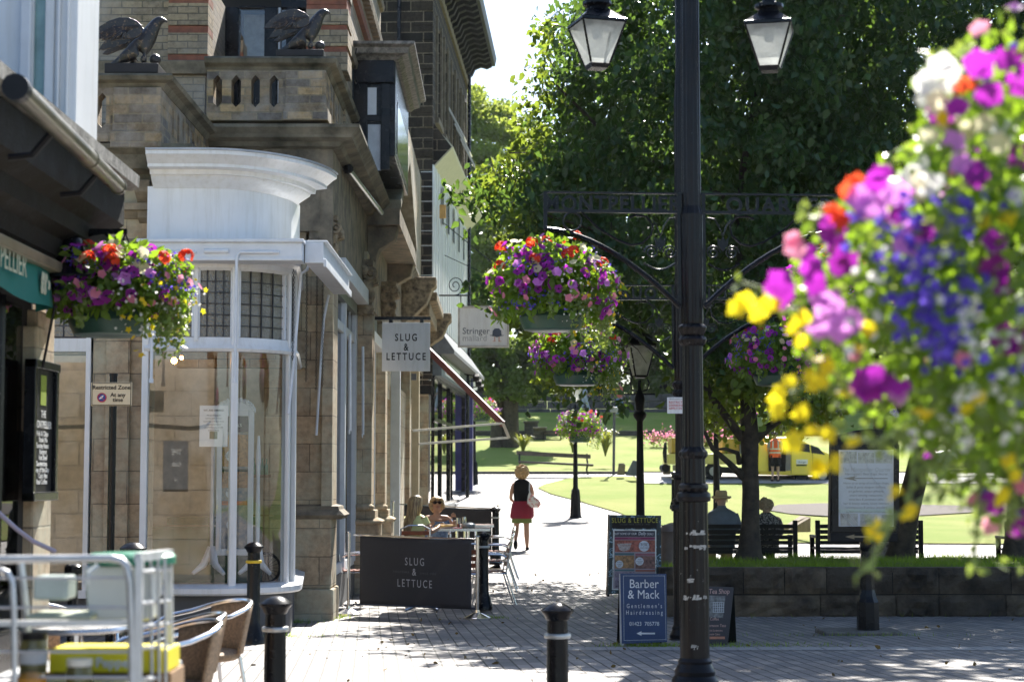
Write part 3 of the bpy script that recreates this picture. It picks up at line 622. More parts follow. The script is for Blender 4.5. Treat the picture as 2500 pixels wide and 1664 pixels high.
# second hood further along with carved ends
h2 = MB()
for (ya, yb, xx, z0, z1) in ((36.3, 36.9, -1.30, 5.2, 5.75), (41.2, 41.8, -1.12, 4.9, 5.45)):
    h2.prism([(-2.03, ya, z1), (xx, ya, z1), (xx, ya, z1 - .18), (xx - .08, ya, z1 - .25), (xx - .2, ya, z0), (-2.03, ya, z0 - .5)], (0, yb - ya, 0))
h2.box(-2.03, -1.45, 36.9, 41.2, 5.0, 5.3).box(-2.03, -1.3, 36.9, 41.2, 5.3, 5.5)
P('door_hood', h2, CARV, bevel=.03)
# ---- street side ground floor: pilasters, windows, doorway
def pil(px_r, Y, wpx, ztop, zbase):
    x1 = X(px_r, Y); x0 = x1 - wpx * Y / FPX
    P('pilaster', MB().box(x0, x1, Y, Y + .5, zbase, ztop), SAND, bevel=.012)
    P('pilaster_base', MB().box(x0 - .03, x1 + .12, Y - .12, Y + .6, -.2, zbase - .28).box(x0 - .02, x1 + .06, Y - .06, Y + .55, zbase - .28, zbase - .08).sweep([(-.1, zbase - .30), (.15, zbase - .29), (.17, zbase - .24), (.08, zbase - .2), (-.1, zbase - .19)], [(x0, Y - .02), (x1, Y - .02), (x1, Y + .5)]).lathe([(.12, 0), (.16, .03), (.16, .07), (.12, .1)], ((x0 + x1) / 2, Y, zbase - .09), 12), SAND, bevel=.012)
pil(907, 26.2, 37, Z(760, 26.2), 1.22); pil(940, 30.3, 30, Z(790, 30.3), 1.15)
capital(868, 904, 636, 762, 26.1, 2); capital(928, 962, 690, 770, 30.2, 3)
P('pilaster', MB().box(X(872, 26.2), X(893, 26.2), 26.25, 26.7, Z(636, 26.2), 5.0).box(X(917, 30.3), X(943, 30.3), 30.35, 30.8, Z(690, 30.3), 5.0).box(X(880, 26.2) , X(900, 26.2), 26.3, 26.6, -.1, 4.2), SAND)
pil(1000, 40, 28, 4.6, .6); pil(1045, 47, 26, 4.7, .8)
P('pale_pilaster', MB().box(X(1000, 43), X(1022, 43), 43, 43.4, .2, 4.3), M('cream painted stone', (.42, .36, .24), .7, var=.15))
P('wall', MB().box(-2.5, -2.25, 30.8, 47.2, 3.2, 6).box(-2.6, -2.12, 36.5, 47.2, -.2, 3.5), SAND)
# shop window between the first two pilasters
xw = -2.16
def swin(y0, y1, zt, zz0, zz1, par=B):
    f = MB().box(xw - .05, xw + .03, y0, y1, .35, .48).box(xw - .05, xw + .03, y0, y1, zt - .06, zt + .06).box(xw - .05, xw + .06, y0, y1, zz1 - .08, zz1 + .12)
    for y in (y0, y0 + (y1 - y0) * .5, y1 - .2): f.box(xw - .05, xw + .05, y, y + .2, .4, zz1)
    nn = 6
    for i in range(1, nn): y = y0 + (y1 - y0) * i / nn; f.box(xw - .04, xw + .0, y - .02, y + .02, zt, zz1)
    o = P('side_shop_window', f, WHITE2, bevel=.005)
    ob('glass_pane', MB().box(xw - .02, xw - .012, y0, y1, .45, zz1), DGLASS, o)
    ob('top_light_board', MB().box(xw - .035, xw - .022, y0, y1, zt, zz1), M('blue grey paint', (.25, .29, .33), .5), o)
    return o
swin(22.15, 26.2, Z(800, 24), 3.5, Z(640, 24)); swin(26.9, 30.2, Z(815, 27), 3.4, Z(720, 28))
P('side_riser', MB().box(-2.3, -2.12, 22.1, 31, -.15, .35), GREY)
P('fascia_board', MB().box(-2.2, -2.1, 22.1, 30.3, 4.02, 4.9), M('grey green fascia', (.20, .23, .20), .5))
P('hazard_stripes', MB().box(-2.1, -2.09, 22.4, 24.0, 4.35, 4.85).box(-2.1, -2.09, 30.9, 34, 3.9, 4.4), M('lime green stripe', (.25, .50, .03), .4))
aw3 = P('awning_box', MB().box(-2.1, -1.93, 22.1, 26.1, Z(700, 23.5), Z(660, 23.5)).box(-2.1, -1.95, 27, 30.1, 3.75, 3.92), WHITE2, bevel=.008)
for yy, px in ((25.2, 872), (23.0, 832)):
    xx = -1.95; ob('pull_bar', MB().tube([(xx, yy, Z(830, 24)), (xx + .01, yy, Z(1060, 25))], .02, 6).torus((xx, yy, Z(1062, 25)), .025, .01, 8, 4, 'x'), WHITE2, aw3, smooth=True)
# doorway: green door leaf, white frame
dr = P('doorway', MB().box(X(953, 33), X(976, 33), 33, 33.15, .2, Z(870, 33)).box(-2.2, -2.05, 31.0, 33.1, Z(870, 32) - .1, Z(870, 32) + .15), WHITE2, bevel=.01)
ob('door_leaf', MB().box(-2.3, -2.15, 31.0, 33, .05, 3.6), M('dark green paint', (.02, .06, .045), .4), dr)
for y0_, y1_, pa, pb in ((21.9, 26.0, (850, 412), (932, 520)), (31, 36, (975, 622), (1020, 700))):
    a = W(*pa, 22.4 if y0_ < 25 else 33); b_ = W(*pb, 26.2 if y0_ < 25 else 38); tb = P('tube_light', MB().tube([a, b_], .035, 8), M('grey metal trough', (.30, .33, .32), .3, metal=.6), smooth=True)
    ob('end_cap', MB().ball(a, .07, 8), BLACKM, tb)
# security light, box
P('alarm_box', MB().box(X(1003, 41), X(1016, 41), 40.9, 41, Z(928, 41), Z(912, 41)), M('grey plastic', (.12, .13, .15), .5), bevel=.01)
# ---- interior things seen through the bow glass
mr = thing('cheval_mirror_stand', (X(545, 19.6), 19.6, zs + .02), 'white ornate standing frame with food poster inside the bow window', 'display stand')
Ym = 19.6; fx0, fx1 = X(528, Ym), X(618, Ym); mz0, mz1 = Z(1355, Ym), Z(1000, Ym)
f = MB().box(fx0, fx0 + .06, Ym, Ym + .05, mz0, mz1).box(fx1 - .06, fx1, Ym, Ym + .05, mz0, mz1).box(fx0 + .06, fx1 - .06, Ym, Ym + .05, mz0, mz0 + .07).box(fx0 + .06, fx1 - .06, Ym, Ym + .05, mz1 - .07, mz1)
ob('frame', f, WHITE2, mr, bevel=.008)
cr = MB(); 
for i in range(15):
    a = math.pi * i / 14; cr.ball(((fx0 + fx1) / 2 - math.cos(a) * .2, Ym + .02, mz1 + math.sin(a) * .12 - .01), .028, 6, jit=.2, seed=i)
cr.prism([((fx0 + fx1) / 2 - math.cos(math.pi * i / 12) * .19, Ym + .01, mz1 - .03 + math.sin(math.pi * i / 12) * .12) for i in range(13)], (0, .03, 0)); ob('carved_crest', cr, WHITE2, mr)
for x in (fx0 - .05, fx1 + .05): ob('post', MB().lathe([(.02, 0), (.03, .1), (.018, .2), (.028, .5), (.018, .9), (.026, 1.2), (.012, 1.42)], (x, Ym + .05, mz0 - .1), 8), WHITE2, mr, smooth=True)
for s in (-1, 1):
    x = fx0 - .05 if s < 0 else fx1 + .05; ob('foot', MB().tube([(x, Ym + .05, mz0 + .08), (x + .06, Ym - .05, mz0 - .1), (x + .17 * 1, Ym - .15, zs + .1)], [.05, .04, .02], 8).tube([(x, Ym + .05, mz0 + .08), (x - .08, Ym, mz0 - .1), (x - .18, Ym - .1, zs + .1)], [.05, .04, .02], 8), WHITE2, mr, smooth=True)
ps = ob('poster', MB().box(fx0 + .06, fx1 - .06, Ym + .02, Ym + .03, mz0 + .07, mz1 - .07), M('poster blue', (.10, .22, .38), .5, var=.5, scale=14, col2=(.42, .36, .28)), mr)
hh = mz1 - mz0 - .14; x0_, x1_ = fx0 + .062, fx1 - .062
for a, b_, c in ((.88, 1, (.05, .03, .06)), (.62, .86, (.40, .20, .07)), (.46, .60, (.35, .18, .08)), (.33, .36, (.55, .15, .06)), (.58, .6, (.12, .3, .45))):
    ob('poster_panel', MB().box(x0_, x1_, Ym + .012, Ym + .0195, mz0 + .07 + hh * a, mz0 + .07 + hh * b_), M('pp%g' % a, c, .5, var=.6, scale=30), ps)
for a, r_ in ((.70, .065), (.42, .06), (.18, .05)): ob('poster_roundel', MB().prism([((x0_ + x1_) / 2 - .04 + r_ * math.cos(t * .4), Ym + .008, mz0 + .07 + hh * a + r_ * math.sin(t * .4)) for t in range(16)], (0, .003, 0)), M('pale print', (.6, .65, .7), .6), ps)
text('LUNCH', .045, BLACKM, ps, ((x0_ + x1_) / 2 - .04, Ym + .006, mz0 + .07 + hh * .70 - .015)); text('BURGER', .03, BLACKM, ps, ((x0_ + x1_) / 2 - .04, Ym + .006, mz0 + .07 + hh * .42 + .015)); text('£7', .05, BLACKM, ps, ((x0_ + x1_) / 2 - .04, Ym + .006, mz0 + .07 + hh * .42 - .04)); text('DEALS', .05, M('print white', (.75, .75, .75)), ps, ((x0_ + x1_) / 2, Ym + .006, mz0 + .07 + hh * .92))
no = tag(ob('hiring_notice', MB().box(X(486, 18.25), X(555, 18.25), 18.235, 18.238, Z(1090, 18.25), Z(990, 18.25)), M('paper', (.82, .82, .80), .7, var=.03)), 'white paper hiring notice stuck inside the bow window glass', 'notice')
INK = M('print ink', (.09, .09, .10), .7, var=.05)
text('WE ARE HIRING!', .030, INK, no, (X(520, 18.23), 18.232, Z(1004, 18.25)), sx=.95)
for i, s_ in enumerate(('We are looking for', 'kitchen staff, so if you', 'would like to be part of our', 'amazing team hand', 'your CV in today or call', '01423 508444')): text(s_, .019, INK, no, (X(520, 18.23), 18.232, Z(1015 + i * 7.4, 18.25)))
ob('print_block', MB().box(X(511, 18.25), X(530, 18.25), 18.231, 18.234, Z(1071, 18.25), Z(1053, 18.25)), M('olive print', (.22, .24, .15)), no)
bt = thing('bottle_rack', (X(637, 20.4), 20.4, 1.2), 'green bottles on a small shelf inside the bow window', 'bottle rack')
ob('shelf', MB().box(X(615, 20.4), X(665, 20.4), 20.3, 20.6, Z(1165, 20.4), Z(1158, 20.4)).box(X(590, 20.5), X(665, 20.5), 20.6, 20.65, Z(1260, 20.4), Z(1256, 20.4)), M('shelf wood', (.30, .19, .10), .5), bt)
for i in range(4): x = X(620 + i * 10, 20.4); ob('bottle', MB().lathe([(.02, 0), (.022, .01), (.022, .1), (.009, .14), (.009, .19)], (x, 20.4, Z(1158, 20.4)), 8), M('green bottle glass', (.01, .16, .06), .15), bt, smooth=True)
tn = MB().box(-4.4, -2.75, 22.5, 22.6, .3, 1.0).box(-4.4, -3.2, 23.5, 23.7, 1.0, 1.1)
tag(ob('bar_counter', tn, M('green counter', (.015, .09, .04), .4)), 'dark green counter deep inside the corner shop', 'counter')
bl = thing('bulb_pendant', (X(425, 20), 20, Z(880, 20)), 'two glowing filament bulbs hanging inside the bow window', 'lamp')
for px, py, s_ in ((425, 880, .035), (443, 873, .022)):
    mm = bpy.data.materials.get('bulb glow')
    if not mm:
        mm, n, b = newmat('bulb glow'); b.inputs['Emission Color'].default_value = (1, .42, .08, 1); b.inputs['Emission Strength'].default_value = 30
    ob('bulb', MB().ball(W(px, py, 20), s_, 10), mm, bl, smooth=True); ob('flex', MB().tube([W(px, py, 20), W(px + 1, 850, 20), (X(px, 20), 20, 3.6)], .006, 5), BLACKM, bl)
wh = MB().torus((X(650, 20.6), 20.6, Z(1385, 20.6)), .17, .016, 24, 6, 'y')
for i in range(10):
    a = math.pi * i / 10; wh.tube([(X(650, 20.6) + .16 * math.cos(a), 20.6, Z(1385, 20.6) + .16 * math.sin(a)), (X(650, 20.6) - .16 * math.cos(a), 20.6, Z(1385, 20.6) - .16 * math.sin(a))], .003, 4)
tag(ob('spoked_wheel', wh, BLACKM), 'dark spoked wheel standing on the bow window floor', 'wheel')
# ================================================================ far dark stone building with black and white shopfronts
D0 = Vector((X(1052, 47), 47, 0)); DANG = -math.atan((1440 - 1218) / FPX)     # its street face leans towards the street
D = thing('soot_stone_building', (D0.x, 47, .3), 'soot black stone building with white boarded first floor and black shopfront, farthest on the left', 'building')
LD = 13.6
def DP(name, mb, m, par=None, **k):
    return ob(name, rotz(mb, DANG, (D0.x, D0.y)), m, par or D, **k)
dx = D0.x
topz = 15.95
# long windows: wall built of piers between window columns
wall_ = MB().box(dx - 3.6, dx - .25, 47, 47.3, 3, topz)
q = MB()
for k_ in range(30):
    z = 3.8 + k_ * .40; q.box(dx - (.50 if k_ % 2 else .34), dx + .015, 46.98, 47.0 + (.30 if k_ % 2 else .55), z + .01, z + .39)
DP('wall', wall_, DSTONE); DP('quoin', q, DSTONE, bevel=.012)
st = MB(); wins = [(48.2, 49.4), (50.6, 51.8), (53.4, 54.6), (56, 57.2), (58.4, 59.4)]; y = 47.3
for a, b_ in wins + [(LD + 47, LD + 47)]:
    st.box(dx - .3, dx, y, a, 9.9, topz); 
    if b_ > a: st.box(dx - .3, dx, a, b_, 9.9, 11.5).box(dx - .3, dx, a, b_, 14.2, topz)
    y = b_
DP('wall', st, DSTONE)
for i, (a, b_) in enumerate(wins):
    for z0, z1 in ((11.5, 14.2),):
        o = DP('window', MB().box(dx - .18, dx - .12, a, a + .09, z0, z1).box(dx - .18, dx - .12, b_ - .09, b_, z0, z1).box(dx - .18, dx - .12, a, b_, (z0 + z1) / 2 - .04, (z0 + z1) / 2 + .04).box(dx - .18, dx - .12, a, b_, z1 - .09, z1), M('dark sash', (.05, .06, .07), .5))
        DP('pane', MB().box(dx - .2, dx - .19, a, b_, z0, z1), DGLASS, o)
        DP('window_surround', MB().box(dx, dx + .06, a - .16, a, z0 - .1, z1 + .15).box(dx, dx + .06, b_, b_ + .16, z0 - .1, z1 + .15).box(dx, dx + .1, a - .2, b_ + .2, z0 - .16, z0), M('tan dressed stone', (.17, .14, .10), .9, var=.5, bmp=.4), o)
for a in (51.9, 54.4, 56.9):      # open casements catching the light
    DP('open_casement', MB().prism([(dx + .02, a, 12.6), (dx + .5, a, 11.7), (dx + .54, a, 11.7), (dx + .06, a, 12.62)], (0, .9, 0)), WHITE)
ev = MB().sweep([(0, topz - .9), (.08, topz - .9), (.1, topz - .75), (.04, topz - .7), (.04, topz - .4), (.14, topz - .3), (0, topz - .2)], [(dx, 47), (dx, 47 + LD)])
DP('string_course', ev, MC['tan dressed stone'])
DP('roof', MB().box(dx - 3.6, dx + .95, 46.6, 47 + LD + .4, topz, topz + .14).prism([(dx + .95, 46.6, topz), (dx + 1.0, 46.6, topz + .28), (dx - 3.6, 46.6, topz + 2.2), (dx - 3.6, 46.6, topz + .1)], (0, LD + .8, 0)), M('dark slate', (.05, .055, .06), .6, var=.4, scale=6), bevel=0)
for k_ in range(20):
    y = 47.2 + k_ * .68
    DP('eaves_bracket', MB().prism([(dx, y, topz), (dx + .85, y, topz), (dx + .88, y, topz - .18), (dx + .7, y, topz - .26), (dx + .5, y, topz - .2), (dx + .3, y, topz - .28), (dx + .2, y, topz - .5), (dx, y, topz - .62)], (0, .24, 0)), BLACKM)
DP('down_pipe', MB().tube([(dx + .12, 59.9, 1), (dx + .12, 59.9, topz - .5)], .06, 8).tube([(dx - .9, 46.9, 6), (dx - .9, 46.9, topz)], .06, 8), BLACK, smooth=True)
# white boarded storey
z0w, z1w = 5.8, 10.0
wb = MB(); y = 47.05
while y < 60.4:
    wb.box(dx - .2, dx + .05 + (.0 if int(y * 7) % 3 else .02), y, y + .27, z0w, z1w); y += .28
DP('white_boarding', wb.box(dx - .3, dx + .04, 46.99, 60.5, z0w, z1w), WHITE)
sl_ = MB()
for y in (49.2, 51.2, 53.2, 55.3, 57.4): sl_.box(dx + .10, dx + .115, y, y + .3, 8.7, 9.75)
DP('slit_window', sl_, M('slit window glass', (.03, .04, .05), .1))
DP('canopy', MB().prism([(dx, 47.3, z1w - .05), (dx + .52, 47.3, z1w + .5), (dx + .54, 47.3, z1w + .56), (dx, 47.3, z1w + 1.15)], (0, 13, 0)), M('cream canopy cloth', (.62, .60, .48), .8, var=.12))
DP('canopy_end', MB().prism([(dx, 47.25, z1w + 1.2), (dx + .50, 47.25, z1w + .53), (dx, 47.25, z1w)], (0, .05, 0)), DSTONE)
DP('wall_plaque', MB().box(dx + .12, dx + .3, 48.0, 48.05, Z(533, 48), Z(500, 48)), M('orange plaque', (.55, .30, .08), .5))
for k_ in range(3):
    pass
DP('stay_wire', MB().tube([(dx + .2, 48.5, Z(545, 48.5)), (dx + 2.1, 48.0, Z(680, 48))], .012, 4).tube([(dx + .2, 48.8, Z(620, 48.5)), (dx + 2.0, 48.0, Z(695, 48))], .010, 4), BLACKM)
# lower grey roof slope over the shopfront, gutter, fascia
DP('shop_roof', MB().prism([(dx, 47.2, 5.85), (dx + .6, 47.2, 5.0), (dx + .6, 47.2, 4.9), (dx, 47.2, 4.9)], (0, 13.4, 0)), M('grey slate', (.16, .17, .18), .7, var=.3, scale=5))
DP('shop_fascia', MB().box(dx, dx + .25, 47.3, 60.3, 4.32, 4.89), M('fascia blue grey', (.12, .15, .17), .5))
DP('fascia_panel', MB().box(dx + .25, dx + .27, 48.4, 53.8, 4.4, 4.8), WHITE2); DP('fascia_mark', MB().box(dx + .27, dx + .28, 48.7, 49.5, 4.45, 4.75), MC['orange plaque'])
# black shopfront: uprights, glass, riser
sf = MB()
for y in (47.2, 49.6, 52.6, 58.8): sf.box(dx - .02, dx + .07, y, y + .10, .85, 4.32)
for z in (.8, 3.1, 4.22): sf.box(dx - .02, dx + .08, 47.2, 59.0, z, z + .10)
s_ = DP('shopfront', sf, BLACK)
DP('shop_glass', MB().box(dx + .0, dx + .01, 47.2, 59, .88, 4.3), glassmat('shiny shop glass', .35, (.10, .10, .11)), s_)
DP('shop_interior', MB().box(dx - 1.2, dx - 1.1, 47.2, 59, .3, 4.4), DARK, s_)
DP('shop_riser', MB().box(dx, dx + .14, 47.2, 53.5, .05, .84).box(dx, dx + .18, 53.5, 59, .05, .80), M('pale grey riser', (.38, .38, .37), .6))
DP('end_column', MB().box(dx + .02, dx + .3, 59.1, 59.5, .5, 4.9), M('violet blue paint', (.07, .07, .28), .4)); DP('column_base', MB().box(dx + .1, dx + .42, 58.95, 59.55, .5, 1.15), WHITE2)
DP('down_pipe', MB().tube([(dx + .28, 57, .4), (dx + .28, 57, 4.9)], .06, 8), BLACK, smooth=True)
for i in range(3):
    y = 56 + i * 1.2; t_ = DP('flood_light', MB().cbox((dx + .62, y, 4.75 - i * .1), (.2, .18, .18), rx=.6), BLACKM, bevel=.02); DP('light_arm', MB().tube([(dx, y, 4.9 - i * .2), (dx + .62, y, 4.8 - i * .1)], .02, 5), BLACKM, t_)
# ---- pulled-out awning of maroon arms by the last pilaster
a_ = thing('awning_frame', (X(1050, 45), 45, 2.4), 'folding awning frame with maroon arm and pale bars reaching over the street', 'awning')
ob('maroon_arm', MB().beam(W(1046, 855, 44), W(1228, 1035, 42), .05, .16), M('maroon paint', (.16, .045, .05), .45), a_)
ob('front_bar', MB().beam(W(1228, 1033, 42), W(1243, 1069, 42), .09, .07), M('cream bar', (.55, .50, .42), .5), a_)
ob('side_arm', MB().beam(W(1006, 1051, 40), W(1226, 1033, 42), .05, .05), MC['cream bar'], a_)
ob('side_arm', MB().beam(W(1022, 1083, 40), W(1240, 1068, 42), .05, .05), MC['cream bar'], a_)
# ================================================================ the pub in the near left corner
K = thing('corner_pub', (-4, 8, .2), 'black fronted pub with mossy moulded eaves, white oriel and dark green awning', 'building')
KX = X(119, 10.4); KY = 10.5
def KP(name, mb, m, par=None, **k): return ob(name, mb, m, par or K, **k)
SANDR = brick('rock faced sandstone', (.42, .31, .19), (.32, .23, .135), (.22, .165, .11), .7, .36, .012, stain=(.6, .56, .5), bmp=1, stscale=.8)
KP('gable_wall', MB().box(-14, KX - .06, KY - .3, KY, -.1, 3.35), SANDR)
KP('wall', MB().box(KX - .3, KX - .06, 2, KY - .301, .1, 3.3), DARK)
KP('corner_stone', MB().box(KX - .12, KX, KY - .42, KY - .02, .1, 2.6).box(KX - .14, KX + .02, KY - .5, KY - .3, 1.9, 2.5), SAND, bevel=.015)
# shopfront posts
pf = MB()
for y, wd in ((5.0, .2), (6.6, .2), (8.2, .14), (9.2, .14)): pf.box(KX - .06, KX + .0, y, y + wd, .1, 2.7).tube([(KX + .01, y + wd / 2, .1), (KX + .01, y + wd / 2, 2.6)], .035, 8)
pf.box(KX - .06, KX + .01, 2, 9.9, .1, .8)
KP('shopfront', pf, BLACK); KP('shop_glass', MB().box(KX - .05, KX - .04, 2, 9.9, .8, 2.6), DGLASS)
# mouldings and eave
e0 = 3.33
prof = [(0, 2.62), (.06, 2.62), (.08, 2.70), (.12, 2.72), (.12, 2.80), (.20, 2.86), (.22, 2.95), (.30, 2.99), (.31, 3.08), (.40, 3.14), (.40, 3.25), (.40, 3.28), (.40, 3.35), (0, 3.37)]
KP('eaves_moulding', MB().sweep(prof, [(KX, 2), (KX, KY - .02)]), M('mossy black moulding', (.003, .003, .003), .7, var=.7, scale=7, bmp=.9, col2=(.016, .014, .009)))
KP('roof_edge', MB().sweep([(-.3, 3.41), (.43, 3.36), (.47, 3.38), (.475, 3.45), (.42, 3.49), (-.3, 3.67)], [(KX, 2), (KX, KY + .05)]), M('lichened slab edge', (.10, .10, .085), .9, var=.6, scale=9, bmp=1, col2=(.34, .33, .30)))
KP('roof', MB().prism([(KX + .3, 2, 3.45), (KX + .3, KY, 3.45), (-9, KY, 6.2), (-9, 2, 6.2)], (0, 0, .06)), M('pub slate', (.09, .09, .10), .7, var=.3))
g0, g1 = W(40, 215, 6.4), W(292, 458, 9.6)
gt = KP('gutter_pipe', MB().tube([g0, g1], .042, 14), M('worn grey pipe', (.07, .062, .042), .32, var=.6, scale=4, col2=(.19, .17, .12), metal=.3), smooth=True)
ob('pipe_end', MB().tube([g0 + (g0 - g1).normalized() * .03, g0 + (g1 - g0).normalized() * .05], .050, 14), M('black plastic', (.015, .017, .022), .4), gt, smooth=True)
for t_ in (.02, .62, .97): p = g0 + (g1 - g0) * t_; ob('pipe_collar', MB().tube([p, p + (g1 - g0).normalized() * .03], .047, 14), MC['worn grey pipe'], gt, smooth=True)
for t_ in (.3, .75):
    p = g0 + (g1 - g0) * t_; ob('pipe_bracket', MB().tube([p, p + Vector((-.1, 0, -.12)), p + Vector((-.2, 0, -.13))], .016, 6), BLACKM, gt)
# white oriel window over the eave
YO1 = 9.2; wz = MB(); xo = X(168, YO1)
wz.box(xo - .12, xo, YO1, YO1 + .5, 3.4, 5).box(X(88, YO1), X(112, YO1), YO1 - .01, YO1 + .06, 3.4, 5).box(-4, X(60, YO1), YO1 - .01, YO1 + .06, 3.4, 5).box(X(120, YO1), X(128, YO1), YO1 - .03, YO1 + .05, 3.4, 5).box(X(143, YO1) , X(150, YO1), YO1 - .03, YO1 + .05, 3.4, 5)
ori2 = KP('white_oriel', wz, WHITE, bevel=.01); ob('oriel_pane', MB().box(X(55, YO1), X(92, YO1), YO1 + .02, YO1 + .03, 3.3, 5), M('blue green reflection glass', (.22, .36, .36), .08, var=.3), ori2)
ob('oriel_post', MB().box(X(30, YO1), X(58, YO1), YO1 - .05, YO1 + .05, 3.3, 5), WHITE2, ori2, bevel=.01)
KP('lantern_bracket', MB().prism([W(170, 70, 9.4), W(190, 85, 9.4), W(182, 130, 9.4), W(170, 140, 9.4)], (0, .2, 0)), BLACK)
# green awning with scalloped valance and lettering
yA = 9.65; ax = KX + .30

zA1, zA0 = Z(668, 9.65), Z(762, 9.65)
kaw = KP('awning_box', MB().beam((KX + .20, 2, zA1 + .03), (KX + .20, yA, zA1 + .03), .09, .06), M('old brass edge', (.20, .17, .11), .4, metal=.3, var=.4), bevel=.01)
V_ = []; F_ = []; n_ = 60
for i in range(n_ + 1):
    y = 2 + (yA - 2) * i / n_; xx = KX + .205 + .014 * math.sin(i * .9); V_ += [(xx - .02, y, zA1), (xx, y, zA0 + .025 * abs(math.sin(i * .28)))]
for i in range(n_): F_.append((2 * i, 2 * i + 2, 2 * i + 3, 2 * i + 1))
V_ += [(KX + .1, yA, zA1), (KX + .1, yA, zA0)]; F_.append((2 * n_, 2 * n_ + 2, 2 * n_ + 3, 2 * n_ + 1))
val = put('valance', arrmesh('valance', V_, F_), M('bottle green canvas', (.0, .13, .105), .7, var=.12, scale=3), kaw, smooth=True)
text('MONTPELLIER', .17, M('cream print', (.45, .46, .33), .8, var=.3, scale=30), val, (KX + .228, 8.98, zA0 + .115), u=(0, 1, 0), align='RIGHT', sx=.85)
bush = MB()
for i in range(9): bush.ball((KX + .224, 9.36 + .02 * math.cos(i * 1.3) * (i % 3) + (i % 3 - 1) * .05, zA0 + .09 + i // 3 * .035), .024, 6, sx=.15, jit=.25, seed=i)
ob('awning_motif', bush, MC['cream print'], val)
ob('awning_stay', MB().tube([(KX + .2, yA + .03, zA0 + .05), (KX + .12, yA + .1, zA0 - .3)], .008, 5), BLACKM, kaw)
# menu board on the pub wall (facing the street)
mb_ = thing('menu_board', (KX + .02, 9.6, .9), 'tall black chalk menu board with white writing on the pub corner', 'menu board')
yb0, yb1 = 9.85, 10.28; mz0, mz1 = Z(1200, 10.1), Z(905, 10.1)
ob('board', MB().box(KX + .005, KX + .045, yb0, yb1, mz0, mz1), BLACKM, mb_)
ob('frame', MB().box(KX + .005, KX + .07, yb0 - .05, yb0, mz0 - .05, mz1 + .05).box(KX + .005, KX + .07, yb1, yb1 + .05, mz0 - .05, mz1 + .05).box(KX + .005, KX + .075, yb0 - .05, yb1 + .06, mz1, mz1 + .05).box(KX + .005, KX + .075, yb0 - .05, yb1 + .06, mz0 - .05, mz0), BLACK, mb_, bevel=.006)
CH = M('chalk white', (.75, .75, .72), .8)
text('THE', .06, CH, mb_, (KX + .047, 10.07, mz1 - .27), u=(0, 1, 0)); text('MONTPELLIER', .06, CH, mb_, (KX + .047, 10.07, mz1 - .33), u=(0, 1, 0), sx=.95)
rnd = random.Random(3)
for i, s_ in enumerate(('Fish & Chips', 'Steak Pie', 'Sunday Roast', 'Burgers', 'Hot Beef', 'Sandwiches', 'Soup of the Day', 'Cask Ales', 'Real Coffee')): text(s_, .042, CH, mb_, (KX + .047, 10.07 + rnd.uniform(-.02, .02), mz1 - .375 - i * .034), u=(0, 1, 0), sx=1.2)
ob('green_panel', MB().box(KX + .046, KX + .048, 10.0, 10.12, mz1 - .2, mz1 - .03), M('yellow green print', (.25, .33, .03), .6), mb_)
# things on the pub's gable wall which the bow window mirrors
gs = thing('wall_sign', (-4.3, KY + .03, 1.6), 'grey wall sign on the pub gable, seen mirrored in the bow window', 'sign')
ob('sign_panel', MB().box(-4.78, -4.25, KY + .01, KY + .04, 1.45, 2.15), M('slate grey sign', (.12, .13, .15), .5), gs)
text('THE', .12, WHITE, gs, (-4.5, KY + .045, 1.95), u=(-1, 0, 0)); text('Cask', .1, WHITE, gs, (-4.5, KY + .045, 1.78), u=(-1, 0, 0)); text('H', .1, WHITE, gs, (-4.5, KY + .045, 1.55), u=(-1, 0, 0))
KP('wall_cable', MB().tube([(-8, KY + .03, 2.35), (-5.5, KY + .03, 2.42), (-4.2, KY + .03, 2.35), (-3.2, KY + .03, 2.45)], .015, 5), BLACKM)
# ---- hook bracket and swan-neck lamp at the pub end
br = thing('basket_bracket', (KX, 9.9, Z(565, 10)), 'black wrought iron hook bracket on the pub above the menu board', 'bracket')
zb_ = Z(566, 10); ob('arm', MB().beam((KX - .1, 10, zb_), (X(300, 10), 10, zb_), .025, .03).tube([W(130, 640, 10), W(165, 600, 10), W(210, 575, 10), W(255, 568, 10), W(268, 580, 10), W(263, 595, 10), W(252, 590, 10)], .012, 6).tube([W(130, 570, 10), W(145, 600, 10), W(135, 625, 10)], .008, 5), BLACK, br)
ln = thing('swan_neck_lamp', (X(165, 9.9), 9.9, Z(680, 9.9)), 'black swan neck wall lamp with bell shade beside the pub basket', 'lamp')
cx_, cz_ = X(165, 9.8), Z(640, 9.8)
ob('lamp_shade', MB().lathe([(.20, -.13), (.205, -.12), (.12, -.05), (.075, .02), (.06, .09), (.03, .12), (.0, .13)], (cx_, 9.8, cz_ + .03), 20), BLACK, ln, smooth=True)
ob('glass_bowl', MB().lathe([(.0, -.28), (.06, -.27), (.11, -.22), (.13, -.16), (.12, -.125)], (cx_, 9.8, cz_ + .03), 16), glassmat('frosted lamp glass', .2, (.6, .66, .6)), ln, smooth=True)
ob('swan_neck', MB().tube([(cx_, 9.8, cz_ + .15), (cx_, 9.8, cz_ + .20), (cx_ - .03, 9.8, cz_ + .24), (cx_ - .09, 9.8, cz_ + .24), (cx_ - .14, 9.8, cz_ + .18), (KX - .05, 9.8, cz_ + .12)], .014, 8), BLACK, ln, smooth=True)
